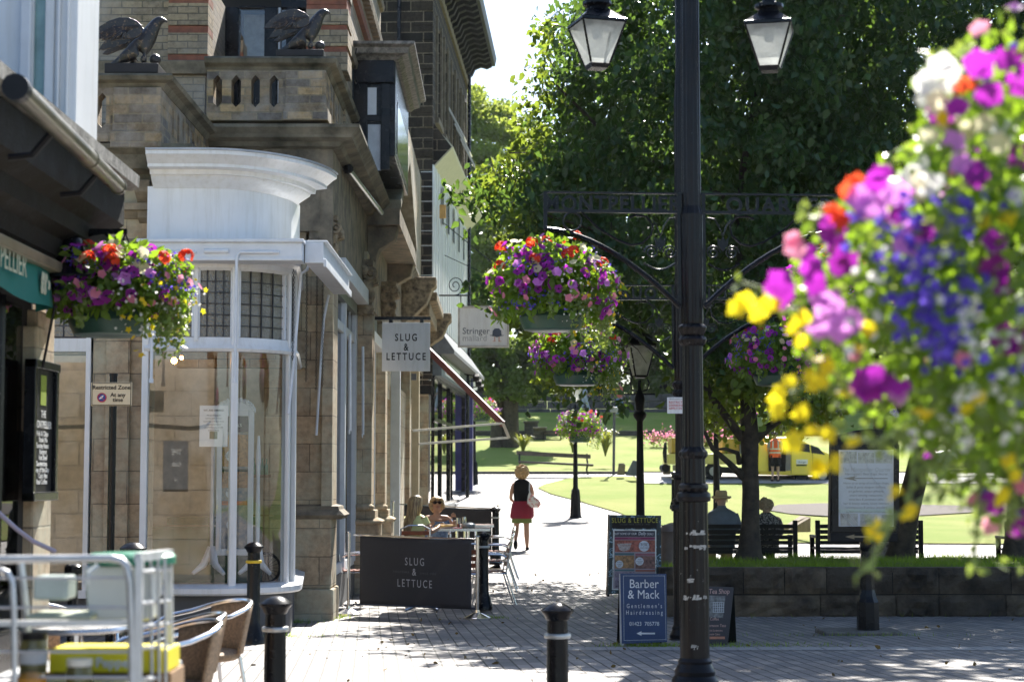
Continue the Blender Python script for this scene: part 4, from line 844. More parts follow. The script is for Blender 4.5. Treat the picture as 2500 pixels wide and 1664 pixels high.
# ================================================================ street furniture
def bollard(px, ytop, Y, label, band=(.55, .55, .53), bm_='silver band'):
    x = X(px, Y); zt = Z(ytop, Y); t = thing('bollard', (x, Y, zt - .98), label, 'bollard', 'black cast bollards along the street')
    c = (x, Y, zt - .98)
    ob('shaft', MB().lathe([(.115, -.02), (.115, .06), (.10, .08), (.095, .14), (.078, .17), (.066, .22), (.062, .74), (.060, .80), (.0595, .88)], c, 24), BLACK, t, smooth=True)
    ob('cap', MB().lathe([(.060, .878), (.068, .885), (.076, .905), (.088, .918), (.095, .93), (.095, .938), (.086, .945), (.060, .965), (.03, .977), (.0, .98)], c, 28), BLACK, t, smooth=True)
    ob('band', MB().lathe([(.062, .775), (.075, .777), (.079, .787), (.079, .795), (.075, .803), (.062, .806)], c, 24), M(bm_, band, .35, metal=.5 if bm_ == 'silver band' else 0), t, smooth=True)
    return t
bollard(676, 1453, 10.26, 'nearer of the two black bollards on the left, with a silver band')
bollard(1360, 1470, 10.3, 'near black bollard with silver band alone in the middle of the street')
bollard(622, 1322, 17.2, 'black bollard with a yellow band in front of the bow window', (.75, .50, .02), 'yellow band')
bollard(1181, 1298, 22.9, 'black bollard right behind the end of the near canvas screen')
bollard(1210, 1236, 30.8, 'black bollard at the end of the far canvas screen behind the tables')
bollard(328, 1322, 12.6, 'black bollard whose cap shows just above the roll cage')
bollard(1645, 1150, 47, 'distant bollard beside the lawn path')
# ---- tall post with sign arms and lanterns
def armpath(pts): return pts
def sign_post(px, Y, zb, label, mirror=False, dy=.0, lanterns=True, g_='tall black sign posts with lettered arms'):
    x = X(px, Y); t = thing('sign_post', (x, Y, zb), label, 'sign post', g_); c = (x, Y, 0)
    k = .003023
    def zz(y): return 1.65 + (1160 - y) * k + (zb - .147)
    prof = [(.172, zz(1700)), (.172, zz(1652)), (.16, zz(1645)), (.148, zz(1640)), (.15, zz(1630)), (.135, zz(1622)), (.122, zz(1612)), (.126, zz(1606)), (.108, zz(1598)),
            (.104, zz(1400)), (.100, zz(1224)), (.122, zz(1222)), (.127, zz(1212)), (.122, zz(1203)), (.098, zz(1198)), (.11, zz(1190)), (.108, zz(1183)), (.088, zz(1178)), (.084, zz(1120)), (.104, zz(1112)), (.106, zz(1103)), (.085, zz(1096)),
            (.076, zz(1090)), (.073, zz(845)), (.095, zz(838)), (.107, zz(829)), (.095, zz(822)), (.08, zz(818)), (.10, zz(806)), (.107, zz(800)), (.10, zz(795)), (.078, zz(790)), (.080, zz(780)), (.085, zz(520)), (.070, zz(500)), (.066, zz(-150)), (.05, zz(-260)), (0, zz(-270))]
    # reeded shaft: radius ripples round the axis
    n_ = 48; vs = []; fs = []
    for r_, z in prof:
        for j in range(n_):
            a = 2 * math.pi * j / n_; q = r_ * (1 + (.035 if r_ < .105 else 0) * (1 if j % 4 < 2 else -1)); vs.append((x + q * math.cos(a), Y + q * math.sin(a), z))
    for i in range(len(prof) - 1):
        for j in range(n_): fs.append((i * n_ + j, i * n_ + (j + 1) % n_, (i + 1) * n_ + (j + 1) % n_, (i + 1) * n_ + j))
    m_ = MC.get('post paint')
    if not m_:
        m_, n, b = newmat('post paint'); MC['post paint'] = m_; nn = noise(n, 6, 8, .7); chip = noise(n, 26, 5, .7)
        f = ramp(n, chip.outputs[0], [(.69, (0, 0, 0)), (.71, (1, 1, 1))]); base = ramp(n, nn.outputs[0], [(.35, (.003, .004, .007)), (.7, (.010, .008, .008))])
        n.links.new(mixc(n, f.outputs[0], base.outputs[0], (.32, .33, .33)), b.inputs['Base Color']); b.inputs['Roughness'].default_value = .3; b.inputs['Specular IOR Level'].default_value = .25; bump(n, b, nn.outputs[0], .15, .01)
    ob('post', MB().add(vs, fs), m_, t, smooth=False)
    ob('plinth', MB().lathe([(.20, zb - .02), (.20, zz(1700) + .02), (.175, zz(1690)), (.172, zz(1655))], c, 8, a0=math.pi / 8), m_, t)
    if not mirror:
        sc_ = MB(); r_ = random.Random(2)
        for zc, w_, n1 in ((zz(1298), .065, 10), (zz(1333), .085, 14), (zz(1411), .05, 5), (zz(1453), .085, 16), (zz(1570), .03, 3)):
            for i in range(n1):
                a = -math.pi / 2 + r_.uniform(-1, 1) * w_ / .1; rr = .1075; s1, s2 = r_.uniform(.008, .024), r_.uniform(.005, .013); xx, yy = x + rr * math.cos(a), Y + rr * math.sin(a); tx, ty = -math.sin(a), math.cos(a); zj = zc + r_.uniform(-.012, .012)
                sc_.add([(xx - tx * s1, yy - ty * s1, zj - s2), (xx + tx * s1 * .8, yy + ty * s1 * .8, zj - s2 * .6), (xx + tx * s1, yy + ty * s1, zj + s2 * .7), (xx - tx * s1 * .7, yy - ty * s1 * .7, zj + s2)], [(0, 1, 2, 3)])
        ob('sticker_scraps', sc_, M('paper scrap', (.42, .42, .40), .8, var=.5, scale=40), t)
    for s in (-1, 1):
        def A(u, v): return (x + s * u, Y + s * u * dy, v)       # u metres out from the post
        zt, zl = zz(468), zz(514)
        arm = MB().beam(A(.06, zt), A(1.10, zt), .02, .014).beam(A(.06, zl), A(1.10, zl), .03, .022).beam(A(1.09, zt), A(1.09, zz(562)), .03, .022, up=(0, 1, 0)).beam(A(.09, zt), A(.09, zz(745)), .03, .02, up=(0, 1, 0))
        ar = ob('sign_arm', arm, BLACK, t)
        br_ = []
        for i in range(13):
            q = i / 12; u = 1.09 - q * 1.0; v = zz(560) - (zz(560) - zz(748)) * (q ** 1.75); br_.append(A(u, v))
        ob('curved_brace', MB().tube(br_, .021, 8), BLACK, ar, smooth=True)
        scr = MB()
        scr.tube([A(.82, zz(516)), A(.70, zz(555)), A(.55, zz(585)), A(.45, zz(597)), A(.37, zz(592)), A(.30, zz(570)), A(.29, zz(545)), A(.34, zz(525)), A(.42, zz(523)), A(.47, zz(530))], .009, 6)
        scr.torus(A(.89, zz(540)), .068, .007, 18, 5, 'y')
        for uu in (.16, .30):
            pts = [A(uu + (1 if uu > .2 else -1) * .0 + .055 * (1 - q / 26) * math.cos(q * .55), zz(614) + .055 * (1 - q / 26) * math.sin(q * .55)) for q in range(22)]; scr.tube(pts, .007, 5)
        scr.tube([A(.12 + .24 * i / 12, zz(640) - .05 * math.sin(math.pi * i / 12)) for i in range(13)], .008, 5)
        scr.prism([A(.19, zz(573)), A(.215, zz(585)), A(.235, zz(572)), A(.255, zz(585)), A(.28, zz(573)), A(.272, zz(596)), A(.235, zz(612)), A(.198, zz(596))], (0, .012, 0))
        scr.tube([A(.235, zz(573)), A(.20, zz(545)), A(.17, zz(530)), A(.12, zz(528))], .006, 5).tube([A(.235, zz(573)), A(.265, zz(545)), A(.30, zz(532))], .006, 5)
        ob('scrollwork', scr, BLACK, ar, smooth=True)
        word = 'MONTPELLIER' if s < 0 else 'QUARTER'
        if mirror: word = 'QUARTER' if s < 0 else 'MONTPELLIER'
        uw = Vector((1, dy, 0)).normalized() * (-1 if mirror else 1)
        cu_ = .59 if word == 'MONTPELLIER' else .66
        text(word, .158, BLACK, ar, Vector(A(cu_, zl + .005)) + Vector((0, 0, 0)), u=uw, space=1.12 if word[0] == 'M' else 1.2, ext=.006, bold=.004, sx=.93 if word[0] == 'M' else 1.0)
        hk = MB().torus(A(1.06, zz(575)), .02, .005, 12, 5, 'y'); ob('hook', hk, BLACK, ar)
        if lanterns:
            u0 = .70 if s < 0 else .60
            lx_, ly_ = A(u0, 0)[0], A(u0, 0)[1]; lz = zz(150); rz = .28 if s < 0 else -.22
            L = ob('lantern', rotz(MB().lathe([(.088, -.03), (.10, 0), (.085, .012)], (lx_, ly_, lz), 4, a0=math.pi / 4)
                   .lathe([(.245, .30), (.25, .325), (.235, .34), (.10, .425), (.085, .43), (.075, .45), (.105, .47), (.11, .49), (.06, .52), (.03, .56), (.02, .75), (0, .76)], (lx_, ly_, lz), 4 if 0 else 8, a0=math.pi / 8) if 0 else
                   MB().lathe([(.088, -.03), (.11, 0), (.09, .012)], (lx_, ly_, lz), 4, a0=math.pi / 4).lathe([(.232, .298), (.248, .305), (.248, .325), (.225, .335), (.10, .415), (.10, .42)], (lx_, ly_, lz), 4, a0=math.pi / 4).lathe([(.09, .41), (.075, .44), (.11, .455), (.11, .48), (.05, .50), (.04, .7), (.03, .9)], (lx_, ly_, lz), 14), rz, (lx_, ly_)), BLACK, t)
            lf = MB(); gp = MB()
            for q in range(4):
                a = math.pi / 4 + q * math.pi / 2; b_ = a + math.pi / 2
                p0 = Vector((lx_ + .105 * math.cos(a), ly_ + .105 * math.sin(a), lz + .005)); p1 = Vector((lx_ + .235 * math.cos(a), ly_ + .235 * math.sin(a), lz + .30)); lf.tube([p0, p1], .009, 5)
                p2 = Vector((lx_ + .235 * math.cos(b_), ly_ + .235 * math.sin(b_), lz + .30)); p3 = Vector((lx_ + .105 * math.cos(b_), ly_ + .105 * math.sin(b_), lz + .005)); gp.add([p0, p3, p2, p1], [(0, 1, 2, 3)])
            ob('lantern_frame', rotz(lf, rz, (lx_, ly_)), BLACK, L); ob('lantern_pane', rotz(gp, rz, (lx_, ly_)), MC['milky lamp glass'], L)
            ob('lamp_reflector', MB().lathe([(.13, .27), (.10, .295), (.04, .30)], (lx_, ly_, lz), 16).lathe([(.03, .20), (.04, .24), (.03, .28)], (lx_, ly_, lz), 10), WHITE2, L, smooth=True)
            ob('lantern_arm', MB().tube([(lx_, ly_, lz + .85), (lx_, ly_, lz + 1.0), A(u0 * .6, lz + 1.15), A(0, lz + 1.1)], .022, 8), BLACK, t, smooth=True)
    return t, A
m, n, b = newmat('milky lamp glass'); MC['milky lamp glass'] = m
b.inputs['Base Color'].default_value = (.62, .63, .60, 1); b.inputs['Roughness'].default_value = .25
tr = N(n, 'ShaderNodeBsdfTranslucent'); tr.inputs[0].default_value = (.8, .82, .78, 1); t2 = N(n, 'ShaderNodeBsdfTransparent'); t2.inputs[0].default_value = (.8, .82, .84, 1)
mx = N(n, 'ShaderNodeMixShader'); mx.inputs[0].default_value = .55; n.links.new(b.outputs[0], mx.inputs[1]); n.links.new(tr.outputs[0], mx.inputs[2])
mx2 = N(n, 'ShaderNodeMixShader'); nf = noise(n, 6, 4); n.links.new(ramp(n, nf.outputs[0], [(.35, (.15,) * 3), (.65, (.5,) * 3)]).outputs[0], mx2.inputs[0]); n.links.new(mx.outputs[0], mx2.inputs[1]); n.links.new(t2.outputs[0], mx2.inputs[2]); n.links.new(mx2.outputs[0], n.nodes['Material Output'].inputs[0])
SP1, A1 = sign_post(1693, 13, .147, 'tall black post in the middle of the view with lettered arms and two lanterns', dy=.06)
SP2, A2 = sign_post(1668, 17.8, -.02, 'second tall black post standing just behind the nearest one, its lettering seen from the back', mirror=True, lanterns=False)
rp_ = (X(1668, 17.8), 17.8); ob('upper_post', MB().tube([(*rp_, 5.7), (*rp_, 9.5)], .05, 12).tube([(*rp_, 7.0), (rp_[0] - .2, 17.8, 7.25), (rp_[0] - .6, 17.8, 7.4)], .018, 6), BLACK, SP2, smooth=True)
rs = thing('restriction_notice', (X(1648, 17.6), 17.6, Z(1008, 17.6)), 'small white notice with red lettering fixed to the rear sign post', 'notice')
Yn = 17.62; ob('plate', MB().box(X(1630, Yn), X(1690, Yn), Yn, Yn + .01, Z(1009, Yn), Z(969, Yn)), WHITE, rs, bevel=.004)
REDI = M('red print', (.55, .03, .06), .6)
for i, s_ in enumerate(('RESTRICTIONS ON', 'DRINKING ALCOHOL', 'APPLY IN THIS AREA')): text(s_, .032, REDI, rs, (X(1634, Yn), Yn - .003, Z(984 + i * 7.5, Yn)), align='LEFT')
text('CRIMINAL JUSTICE AND POLICE', .014, INK, rs, (X(1634, Yn), Yn - .003, Z(974.5, Yn)), align='LEFT')
# ---- heritage lamp standards
def lamp(px, Y, zb, label, grp='heritage lamp standards in the park'):
    x = X(px, Y); t = thing('lamp_post', (x, Y, zb), label, 'lamp post', grp); c = (x, Y, zb)
    ob('pedestal', MB().lathe([(.19, -.05), (.19, .03), (.165, .06), (.14, .62), (.125, .74), (.13, .76), (.09, .82)], c, 8, a0=math.pi / 8), BLACKM, t)
    ob('column', MB().lathe([(.10, .74), (.07, .86), (.066, 1.4), (.052, 2.3), (.05, 2.55), (.10, 2.62), (.11, 2.66), (.06, 2.72), (.075, 2.84), (.085, 2.9), (.06, 2.98), (.03, 3.05), (.025, 3.2)], c, 16), BLACKM, t, smooth=True)
    fr_ = MB().tube([(x - .28, Y, zb + 2.98), (x + .28, Y, zb + 2.98)], .012, 5)
    for s in (-1, 1): fr_.tube([(x + s * .02, Y, zb + 3.02), (x + s * .12, Y, zb + 3.05), (x + s * .15, Y, zb + 3.15), (x + s * .11, Y, zb + 3.26)], .011, 5)
    fr_.lathe([(.13, 3.24), (.15, 3.26), (.13, 3.28)], c, 4, a0=math.pi / 4 + .2).lathe([(.29, 3.74), (.31, 3.76), (.30, 3.79), (.16, 3.95), (.12, 3.97), (.14, 4.02), (.06, 4.1), (.02, 4.22), (0, 4.24)], c, 8, a0=.2)
    for q in range(4):
        a = math.pi / 4 + .2 + q * math.pi / 2; fr_.tube([(x + .135 * math.cos(a), Y + .135 * math.sin(a), zb + 3.26), (x + .29 * math.cos(a), Y + .29 * math.sin(a), zb + 3.75)], .014, 5)
    L = ob('lantern', fr_, BLACKM, t); ob('lantern_pane', MB().lathe([(.13, 3.27), (.28, 3.75)], c, 4, a0=math.pi / 4 + .2), MC['milky lamp glass'], L)
    return t
lamp(1563, 28, g(28), 'fluted black lamp standard behind the poster board, nearest of the park lamps')
lamp(1405, 50, g(50), 'black lamp standard with a flower basket at the corner of the lawn')
lamp(1157, 61.5, g(61.5) - .02, 'farthest black lamp standard, beyond the end of the black shopfront')
lamp(1749, 36, g(36), 'dark lamp column rising behind the man in the straw hat')
# ---- restricted zone sign
rz = thing('parking_sign', (X(273, 17.4), 17.4, g(17)), 'cream restricted zone sign on a black pole in front of the stone pilaster', 'sign')
Yr = 17.4; xr_ = X(273, Yr)
ob('pole', MB().tube([(xr_, Yr, -.05), (xr_, Yr, Z(914, Yr))], .037, 14).tube([(xr_, Yr, Z(918, Yr)), (xr_, Yr, Z(912, Yr))], .041, 14), BLACK, rz, smooth=True)
pl = ob('sign_plate', MB().box(X(222, Yr), X(322, Yr), Yr - .062, Yr - .05, Z(991, Yr), Z(934, Yr)), M('cream sign', (.72, .60, .40), .5, var=.06), rz, bevel=.004)
bd = MB(); x0, x1, z0, z1 = X(224, Yr), X(320, Yr), Z(989.5, Yr), Z(935.5, Yr)
for q in ((x0, x1, z0, z0 + .006), (x0, x1, z1 - .006, z1), (x0, x0 + .006, z0, z1), (x1 - .006, x1, z0, z1)): bd.box(q[0], q[1], Yr - .065, Yr - .0625, q[2], q[3])
ob('sign_border', bd, BLACKM, pl)
text('Restricted Zone', .056, BLACKM, pl, (X(272, Yr), Yr - .065, Z(951, Yr)), bold=.001); text('At any', .056, BLACKM, pl, (X(288, Yr), Yr - .065, Z(969, Yr)), bold=.001); text('time', .056, BLACKM, pl, (X(288, Yr), Yr - .065, Z(981, Yr)), bold=.001)
rc = (X(249, Yr), Z(971, Yr)); BLU = M('sign blue', (.02, .06, .30), .5)
ob('roundel', MB().prism([(rc[0] + .036 * math.cos(a * .314), Yr - .066, rc[1] + .036 * math.sin(a * .314)) for a in range(20)], (0, .003, 0)), BLU, pl)
ob('roundel_ring', MB().torus((rc[0], Yr - .067, rc[1]), .041, .006, 24, 5, 'y').beam((rc[0] - .03, Yr - .068, rc[1] + .03), (rc[0] + .03, Yr - .068, rc[1] - .03), .004, .010, up=(0, 1, 0)), REDI, pl)
ob('peeled_sticker', MB().prism([(rc[0] - .03, Yr - .070, rc[1] - .015), (rc[0] + .002, Yr - .07, rc[1] - .01), (rc[0] + .02, Yr - .07, rc[1] + .025), (rc[0] - .008, Yr - .07, rc[1] + .012)], (0, .001, 0)), WHITE, pl)
# ---- hanging shop signs
hs = thing('hanging_sign', (X(990, 27), 27, Z(905, 27)), 'square white hanging shop sign with black lettering on a black bar', 'sign')
Y_ = 27; ob('panel', MB().box(X(931, Y_), X(1049, Y_), Y_ - .02, Y_ + .02, Z(906, Y_), Z(787, Y_)), WHITE, hs, bevel=.004)
ob('bar', MB().box(X(906, Y_), X(1050, Y_), Y_ - .02, Y_ + .02, Z(781, Y_), Z(773, Y_)), BLACK, hs)
for q in (948, 1024): ob('sign_clip', MB().box(X(q, Y_), X(q + 9, Y_), Y_ - .04, Y_ + .04, Z(788, Y_), Z(780, Y_)), BLACK, hs)
for s_, y, sz in (('SLUG', 832, .155), ('&', 855.5, .155), ('LETTUCE', 878.5, .155)): text(s_, sz, BLACKM, hs, (X(990, Y_), Y_ - .022, Z(y, Y_)), space=1.4, sx=.74, bold=.003)
Y_ = 42; h2 = thing('hanging_sign', (X(1180, Y_), Y_, Z(848, Y_)), 'white hanging sign with a bowler hat emblem and grey lettering hung beyond the others', 'sign')
x0, x1, z0, z1 = X(1117, Y_), X(1243, Y_), Z(848, Y_), Z(747, Y_)
ob('panel', MB().box(x0 + .04, x1 - .04, Y_ - .02, Y_ + .02, z0 + .04, z1 - .04), WHITE, h2)
fr = MB()
for q in ((x0, x1, z0, z0 + .05), (x0, x1, z1 - .05, z1), (x0, x0 + .05, z0 + .05, z1 - .05), (x1 - .05, x1, z0 + .05, z1 - .05)): fr.box(q[0], q[1], Y_ - .04, Y_ + .04, q[2], q[3])
ob('frame', fr, M('weathered white frame', (.55, .53, .50), .6, var=.3), h2)
GI = M('grey blue print', (.07, .09, .13), .6); text('Stringer', .215, GI, h2, (X(1128, Y_), Y_ - .023, Z(815, Y_)), align='LEFT', sx=.95); text('mallard', .21, M('pale grey print', (.42, .43, .46), .6), h2, (X(1128, Y_), Y_ - .023, Z(832, Y_)), align='LEFT', sx=.95)
hx, hz = X(1213, Y_), Z(820, Y_)
ob('hat_emblem', MB().prism([(hx - .19, Y_ - .03, hz + .02), (hx + .0, Y_ - .03, hz - .03), (hx + .19, Y_ - .03, hz + .02), (hx + .11, Y_ - .03, hz + .02), (hx + .10, Y_ - .03, hz + .13), (hx + .05, Y_ - .03, hz + .18), (hx - .05, Y_ - .03, hz + .18), (hx - .10, Y_ - .03, hz + .13), (hx - .11, Y_ - .03, hz + .02)], (0, .006, 0)), GI, h2)
ob('leg_emblem', MB().box(hx - .06, hx - .045, Y_ - .03, Y_ - .024, hz - .12, hz - .02).box(hx + .045, hx + .06, Y_ - .03, Y_ - .024, hz - .12, hz - .02).box(hx - .10, hx - .03, Y_ - .03, Y_ - .024, hz - .13, hz - .12).box(hx + .03, hx + .10, Y_ - .03, Y_ - .024, hz - .13, hz - .12), M('orange print', (.6, .2, .08), .6), h2)
ob('bracket', MB().tube([W(1072, 721, Y_), W(1245, 721, Y_)], .02, 6).tube([(X(1110, Y_) + (.21 - .005 * i) * math.cos(i * .35 - 1.57), Y_, Z(697, Y_) + (.235 - .0055 * i) * math.sin(i * .35 - 1.57)) for i in range(36)], .011, 5).tube([W(1125, 721, Y_), W(1125, 747, Y_)], .01, 4).tube([W(1235, 721, Y_), W(1235, 747, Y_)], .01, 4), BLACK, h2)
# ---- pavement boards
bs = thing('poster_board', (X(1550, 23), 23, g(23)), 'tall swirly blue bordered poster board with a menu of daily deals', 'pavement sign')
Y_ = 22.6
def quad_px(mb, c, Y, off=0, th=.02):
    p = [W(a, b_, Y) + Vector((0, -off, 0)) for a, b_ in c]; return mb.prism(p, (0, th, 0))
def tilt(o, py, Y, lean):      # lean a board back about its lower edge
    pass
m, n, b = newmat('swirled blue paint'); MC['swirl'] = m
wv_ = N(n, 'ShaderNodeTexWave'); wv_.wave_type = 'RINGS'; wv_.inputs['Scale'].default_value = 1.6; wv_.inputs['Distortion'].default_value = 22; wv_.inputs['Detail'].default_value = 3; wv_.inputs['Detail Scale'].default_value = 2.2; tc = N(n, 'ShaderNodeTexCoord'); n.links.new(tc.outputs['Object'], wv_.inputs['Vector'])
n.links.new(ramp(n, wv_.outputs[0], [(.45, (.01, .025, .03)), (.72, (.03, .10, .15)), (.86, (.35, .50, .62)), (.95, (.02, .06, .07))]).outputs[0], b.inputs['Base Color']); b.inputs['Roughness'].default_value = .4
ob('board', quad_px(MB(), ((1485, 1450), (1614, 1443), (1614, 1258), (1488, 1256)), Y_, 0, .04), m, bs)
ob('rear_leg', quad_px(MB(), ((1483, 1455), (1488, 1455), (1490, 1256), (1488, 1256)), Y_ + .05, 0, .35), BLACKM, bs)
ob('header', quad_px(MB(), ((1494, 1289), (1603, 1289), (1603, 1263), (1495, 1262)), Y_, .004, .004), DARK, bs)
text('SLUG & LETTUCE', .088, M('olive gold print', (.42, .40, .05), .6), bs, W(1550, 1275, Y_) + Vector((0, -.006, 0)), sx=.78, space=1.15)
text('TOGETHER SINCE 1985', .03, M('dim print', (.10, .10, .10), .6), bs, W(1550, 1281, Y_) + Vector((0, -.006, 0)), space=1.3)
ob('snap_frame', quad_px(MB(), ((1494, 1439), (1602, 1439), (1602, 1292), (1497, 1291)), Y_, .012, .012), M('frame silver', (.55, .6, .62), .3, metal=.5), bs)
po = ob('poster', quad_px(MB(), ((1497, 1436), (1599, 1436), (1599, 1295), (1500, 1294)), Y_, .016, .003), M('poster ground', (.30, .26, .30), .4, var=.2), bs)
pcs = (('dark head', (.03, .032, .05), 1500, 1598, 1295, 1309, 1), ('plum strip', (.22, .02, .09), 1500, 1598, 1310.5, 1316, 1), ('cocktail panel', (.24, .07, .05), 1500, 1598, 1317.5, 1346, 30),
       ('teal strip', (.06, .14, .16), 1500, 1547, 1349, 1354, 1), ('rose strip', (.26, .09, .12), 1550, 1598, 1350, 1355, 1), ('burger panel', (.22, .12, .05), 1500, 1547, 1355, 1386, 30), ('wine panel', (.14, .07, .06), 1550, 1598, 1356, 1387, 30),
       ('teal strip', (.06, .14, .16), 1500, 1547, 1389, 1393, 1), ('brick strip', (.30, .09, .05), 1550, 1598, 1390, 1394, 1), ('grey panel', (.14, .12, .16), 1500, 1547, 1395, 1434, 30))
for nm, c, a, b_, y0, y1, s_ in pcs:
    ob('poster_panel', MB().box(X(a, Y_), X(b_, Y_), Y_ - .0205, Y_ - .0165, Z(y1, Y_), Z(y0, Y_)), M(nm, c, .45, var=.6 if s_ > 1 else .1, scale=s_, col2=sc(c, 2.2) if s_ > 1 else None), po)
PW = M('print white', (.75, .75, .75)); 
text('JUST SOME OF OUR', .040, PW, po, W(1527, 1304.5, Y_) + Vector((0, -.022, 0)), sx=.8); text('Daily', .062, PW, po, W(1567, 1305, Y_) + Vector((0, -.022, 0)), v=(.15, 0, 1), sx=.75); text('DEALS', .040, PW, po, W(1587, 1305, Y_) + Vector((0, -.022, 0)), sx=.75)
text('ALL DAY EVERY DAY', .018, M('plum pale', (.5, .2, .3)), po, W(1549, 1314.6, Y_) + Vector((0, -.022, 0)))
def disc(cx, cyp, r, lines, sz):
    c_ = W(cx, cyp, Y_) + Vector((0, -.023, 0)); d_ = ob('price_roundel', MB().prism([c_ + Vector((r * math.cos(a * .26), 0, r * math.sin(a * .26))) for a in range(24)], (0, .002, 0)), M('pale print', (.6, .65, .7), .6), po)
    for i, l in enumerate(lines): text(l, sz[i], INK, d_, c_ + Vector((0, -.002, sz[3] - i * sz[4])))
disc(1572, 1332, .068, ('MIX & MATCH', '2 FOR 1', 'COCKTAILS'), (.016, .045, .022, .03, .030)); disc(1512, 1376, .048, ('BURGER', '& DRINK', '£7'), (.016, .018, .032, .018, .024)); disc(1561, 1369, .052, ('WINE', 'AND TAPAS', '£12'), (.016, .016, .034, .02, .026))
gl_ = MB().lathe([(.07, .0), (.085, .02), (.03, .03), (.01, .05)], (0, 0, 0), 10); 
ob('glass_print', quad_px(quad_px(MB(), ((1508, 1331), (1540, 1331), (1536, 1341), (1522, 1345), (1512, 1341)), Y_, .022, .001), ((1506, 1326), (1542, 1325), (1540, 1330), (1508, 1331)), Y_, .023, .001), M('pale photo print', (.42, .36, .34), .5, var=.5, scale=40), po)
bb = thing('barber_board', (X(1572, 16.8), 16.8, g(16.8)), 'navy blue pavement board for a barber with white serif lettering and an arrow', 'pavement sign')
Y_ = 16.8
ob('board', quad_px(MB(), ((1518, 1571), (1629, 1566), (1627, 1400), (1514, 1399)), Y_, 0, .03), M('navy board', (.012, .042, .13), .35, var=.15), bb, bevel=.004)
ob('board_edge', quad_px(MB(), ((1514, 1580), (1518, 1580), (1515.5, 1399), (1512, 1400)), Y_ + .003, 0, .03).prism([W(1518, 1580, Y_), W(1523, 1580, Y_), W(1523, 1570, Y_), W(1518, 1570, Y_)], (0, .02, 0)), M('edge white', (.45, .45, .45), .5), bb)
ob('rear_leg', MB().prism([W(1512, 1578, Y_) + Vector((0, .35, .0)), W(1520, 1578, Y_) + Vector((0, .35, 0)), W(1520, 1402, Y_) + Vector((0, .04, 0)), W(1512, 1402, Y_) + Vector((0, .04, 0))], (.4, 0, 0)), BLACKM, bb)
rim = MB()
for (a, b_, c, d_) in ((1521.5, 1623, 1404, 1405), (1522.5, 1626, 1561.5, 1562.5)): rim.prism([W(a, c, Y_) + Vector((0, -.003, 0)), W(b_, c + (0 if c < 1500 else -2), Y_) + Vector((0, -.003, 0)), W(b_, d_ + (0 if c < 1500 else -2), Y_) + Vector((0, -.003, 0)), W(a, d_, Y_) + Vector((0, -.003, 0))], (0, .002, 0))
for (a, b_) in ((1521.5, 1523), (1622, 1625.5)): rim.prism([W(a, 1404, Y_) + Vector((0, -.0035, 0)), W(a + 1, 1404, Y_) + Vector((0, -.0035, 0)), W(b_ + 1, 1562, Y_) + Vector((0, -.0035, 0)), W(b_, 1562, Y_) + Vector((0, -.0035, 0))], (0, .002, 0))
ob('border_line', rim, M('pale line', (.4, .45, .5), .5), bb)
PN = M('print pale', (.66, .70, .74), .5)
def serif(s, size, par, px, py, sx=.9, sp=1.0, m_=PN, Y=Y_):
    """Roman capitals with slab feet, drawn as a light outline face"""
    return text(s, size, m_, par, W(px, py, Y) + Vector((0, -.004, 0)), sx=sx, space=sp)
serif('Barber', .118, bb, 1572, 1434, .86); serif('& Mack', .118, bb, 1571, 1460, .84); serif("Gentlemen's", .058, bb, 1573, 1483, .72, 1.6); serif('Hairdressing', .058, bb, 1573, 1499, .72, 1.6); serif('01423  705778', .052, bb, 1573, 1526, .9)
ob('arrow', MB().prism([W(a, b_, Y_) + Vector((0, -.005, 0)) for a, b_ in ((1554, 1545), (1566, 1539.5), (1566, 1543), (1599, 1543), (1599, 1547), (1566, 1547), (1566, 1550.5))], (0, .002, 0)), PN, bb)
tb = thing('tea_board', (X(1745, 17.2), 17.2, g(17.2)), 'dark chalkboard style tea shop board leaning behind the tall post', 'pavement sign')
Y_ = 17.0
ob('board', quad_px(MB(), ((1700, 1587), (1775, 1590), (1792, 1433), (1700, 1430)), Y_, 0, .03), M('charcoal board', (.035, .035, .045), .5, var=.2), tb, bevel=.004)
ob('rear_panel', MB().prism([W(1792, 1433, Y_), W(1812, 1587, Y_) + Vector((0, .4, 0)), W(1806, 1587, Y_) + Vector((0, .4, 0)), W(1804, 1578, Y_) + Vector((0, .35, 0)), W(1780, 1575, Y_) + Vector((0, .35, 0)), W(1776, 1585, Y_) + Vector((0, .35, 0)), W(1750, 1433, Y_) + Vector((0, .05, 0))], (0, .02, 0)), M('board back', (.012, .014, .013), .6), tb)
SAL = M('salmon print', (.60, .40, .36), .6)
for s_, px, py, sz, al in (("Jenny's Tea Shop", 1781, 1448, .066, 'RIGHT'), ('Morning Coffee', 1755, 1513, .040, 'RIGHT'), ('Lunches & Afternoon Teas', 1772, 1529, .040, 'RIGHT'), ('Hot & Cold Sandwiches', 1764, 1540, .026, 'RIGHT'), ('Home made Cakes', 1758, 1549, .026, 'RIGHT')):
    text(s_, sz, SAL, tb, W(px, py, Y_) + Vector((0, -.004, 0)), align=al, sx=.8, v=(.12, 0, 1))
ph = ob('shop_picture', MB().prism([W(a, b_, Y_) + Vector((0, -.004, 0)) for a, b_ in ((1716, 1505), (1765, 1507), (1771, 1454), (1718, 1452))], (0, .002, 0)), M('picture grey', (.12, .13, .14), .5, var=.6, scale=35, col2=(.28, .30, .31)), tb)
gr = MB(); 
for i in range(6): gr.box(X(1738 + i * 5, Y_), X(1739 + i * 5, Y_), Y_ - .008, Y_ - .006, Z(1493, Y_), Z(1470, Y_))
for i in range(5): gr.box(X(1737, Y_), X(1765, Y_), Y_ - .009, Y_ - .0065, Z(1494 - i * 6, Y_), Z(1493 - i * 6, Y_))
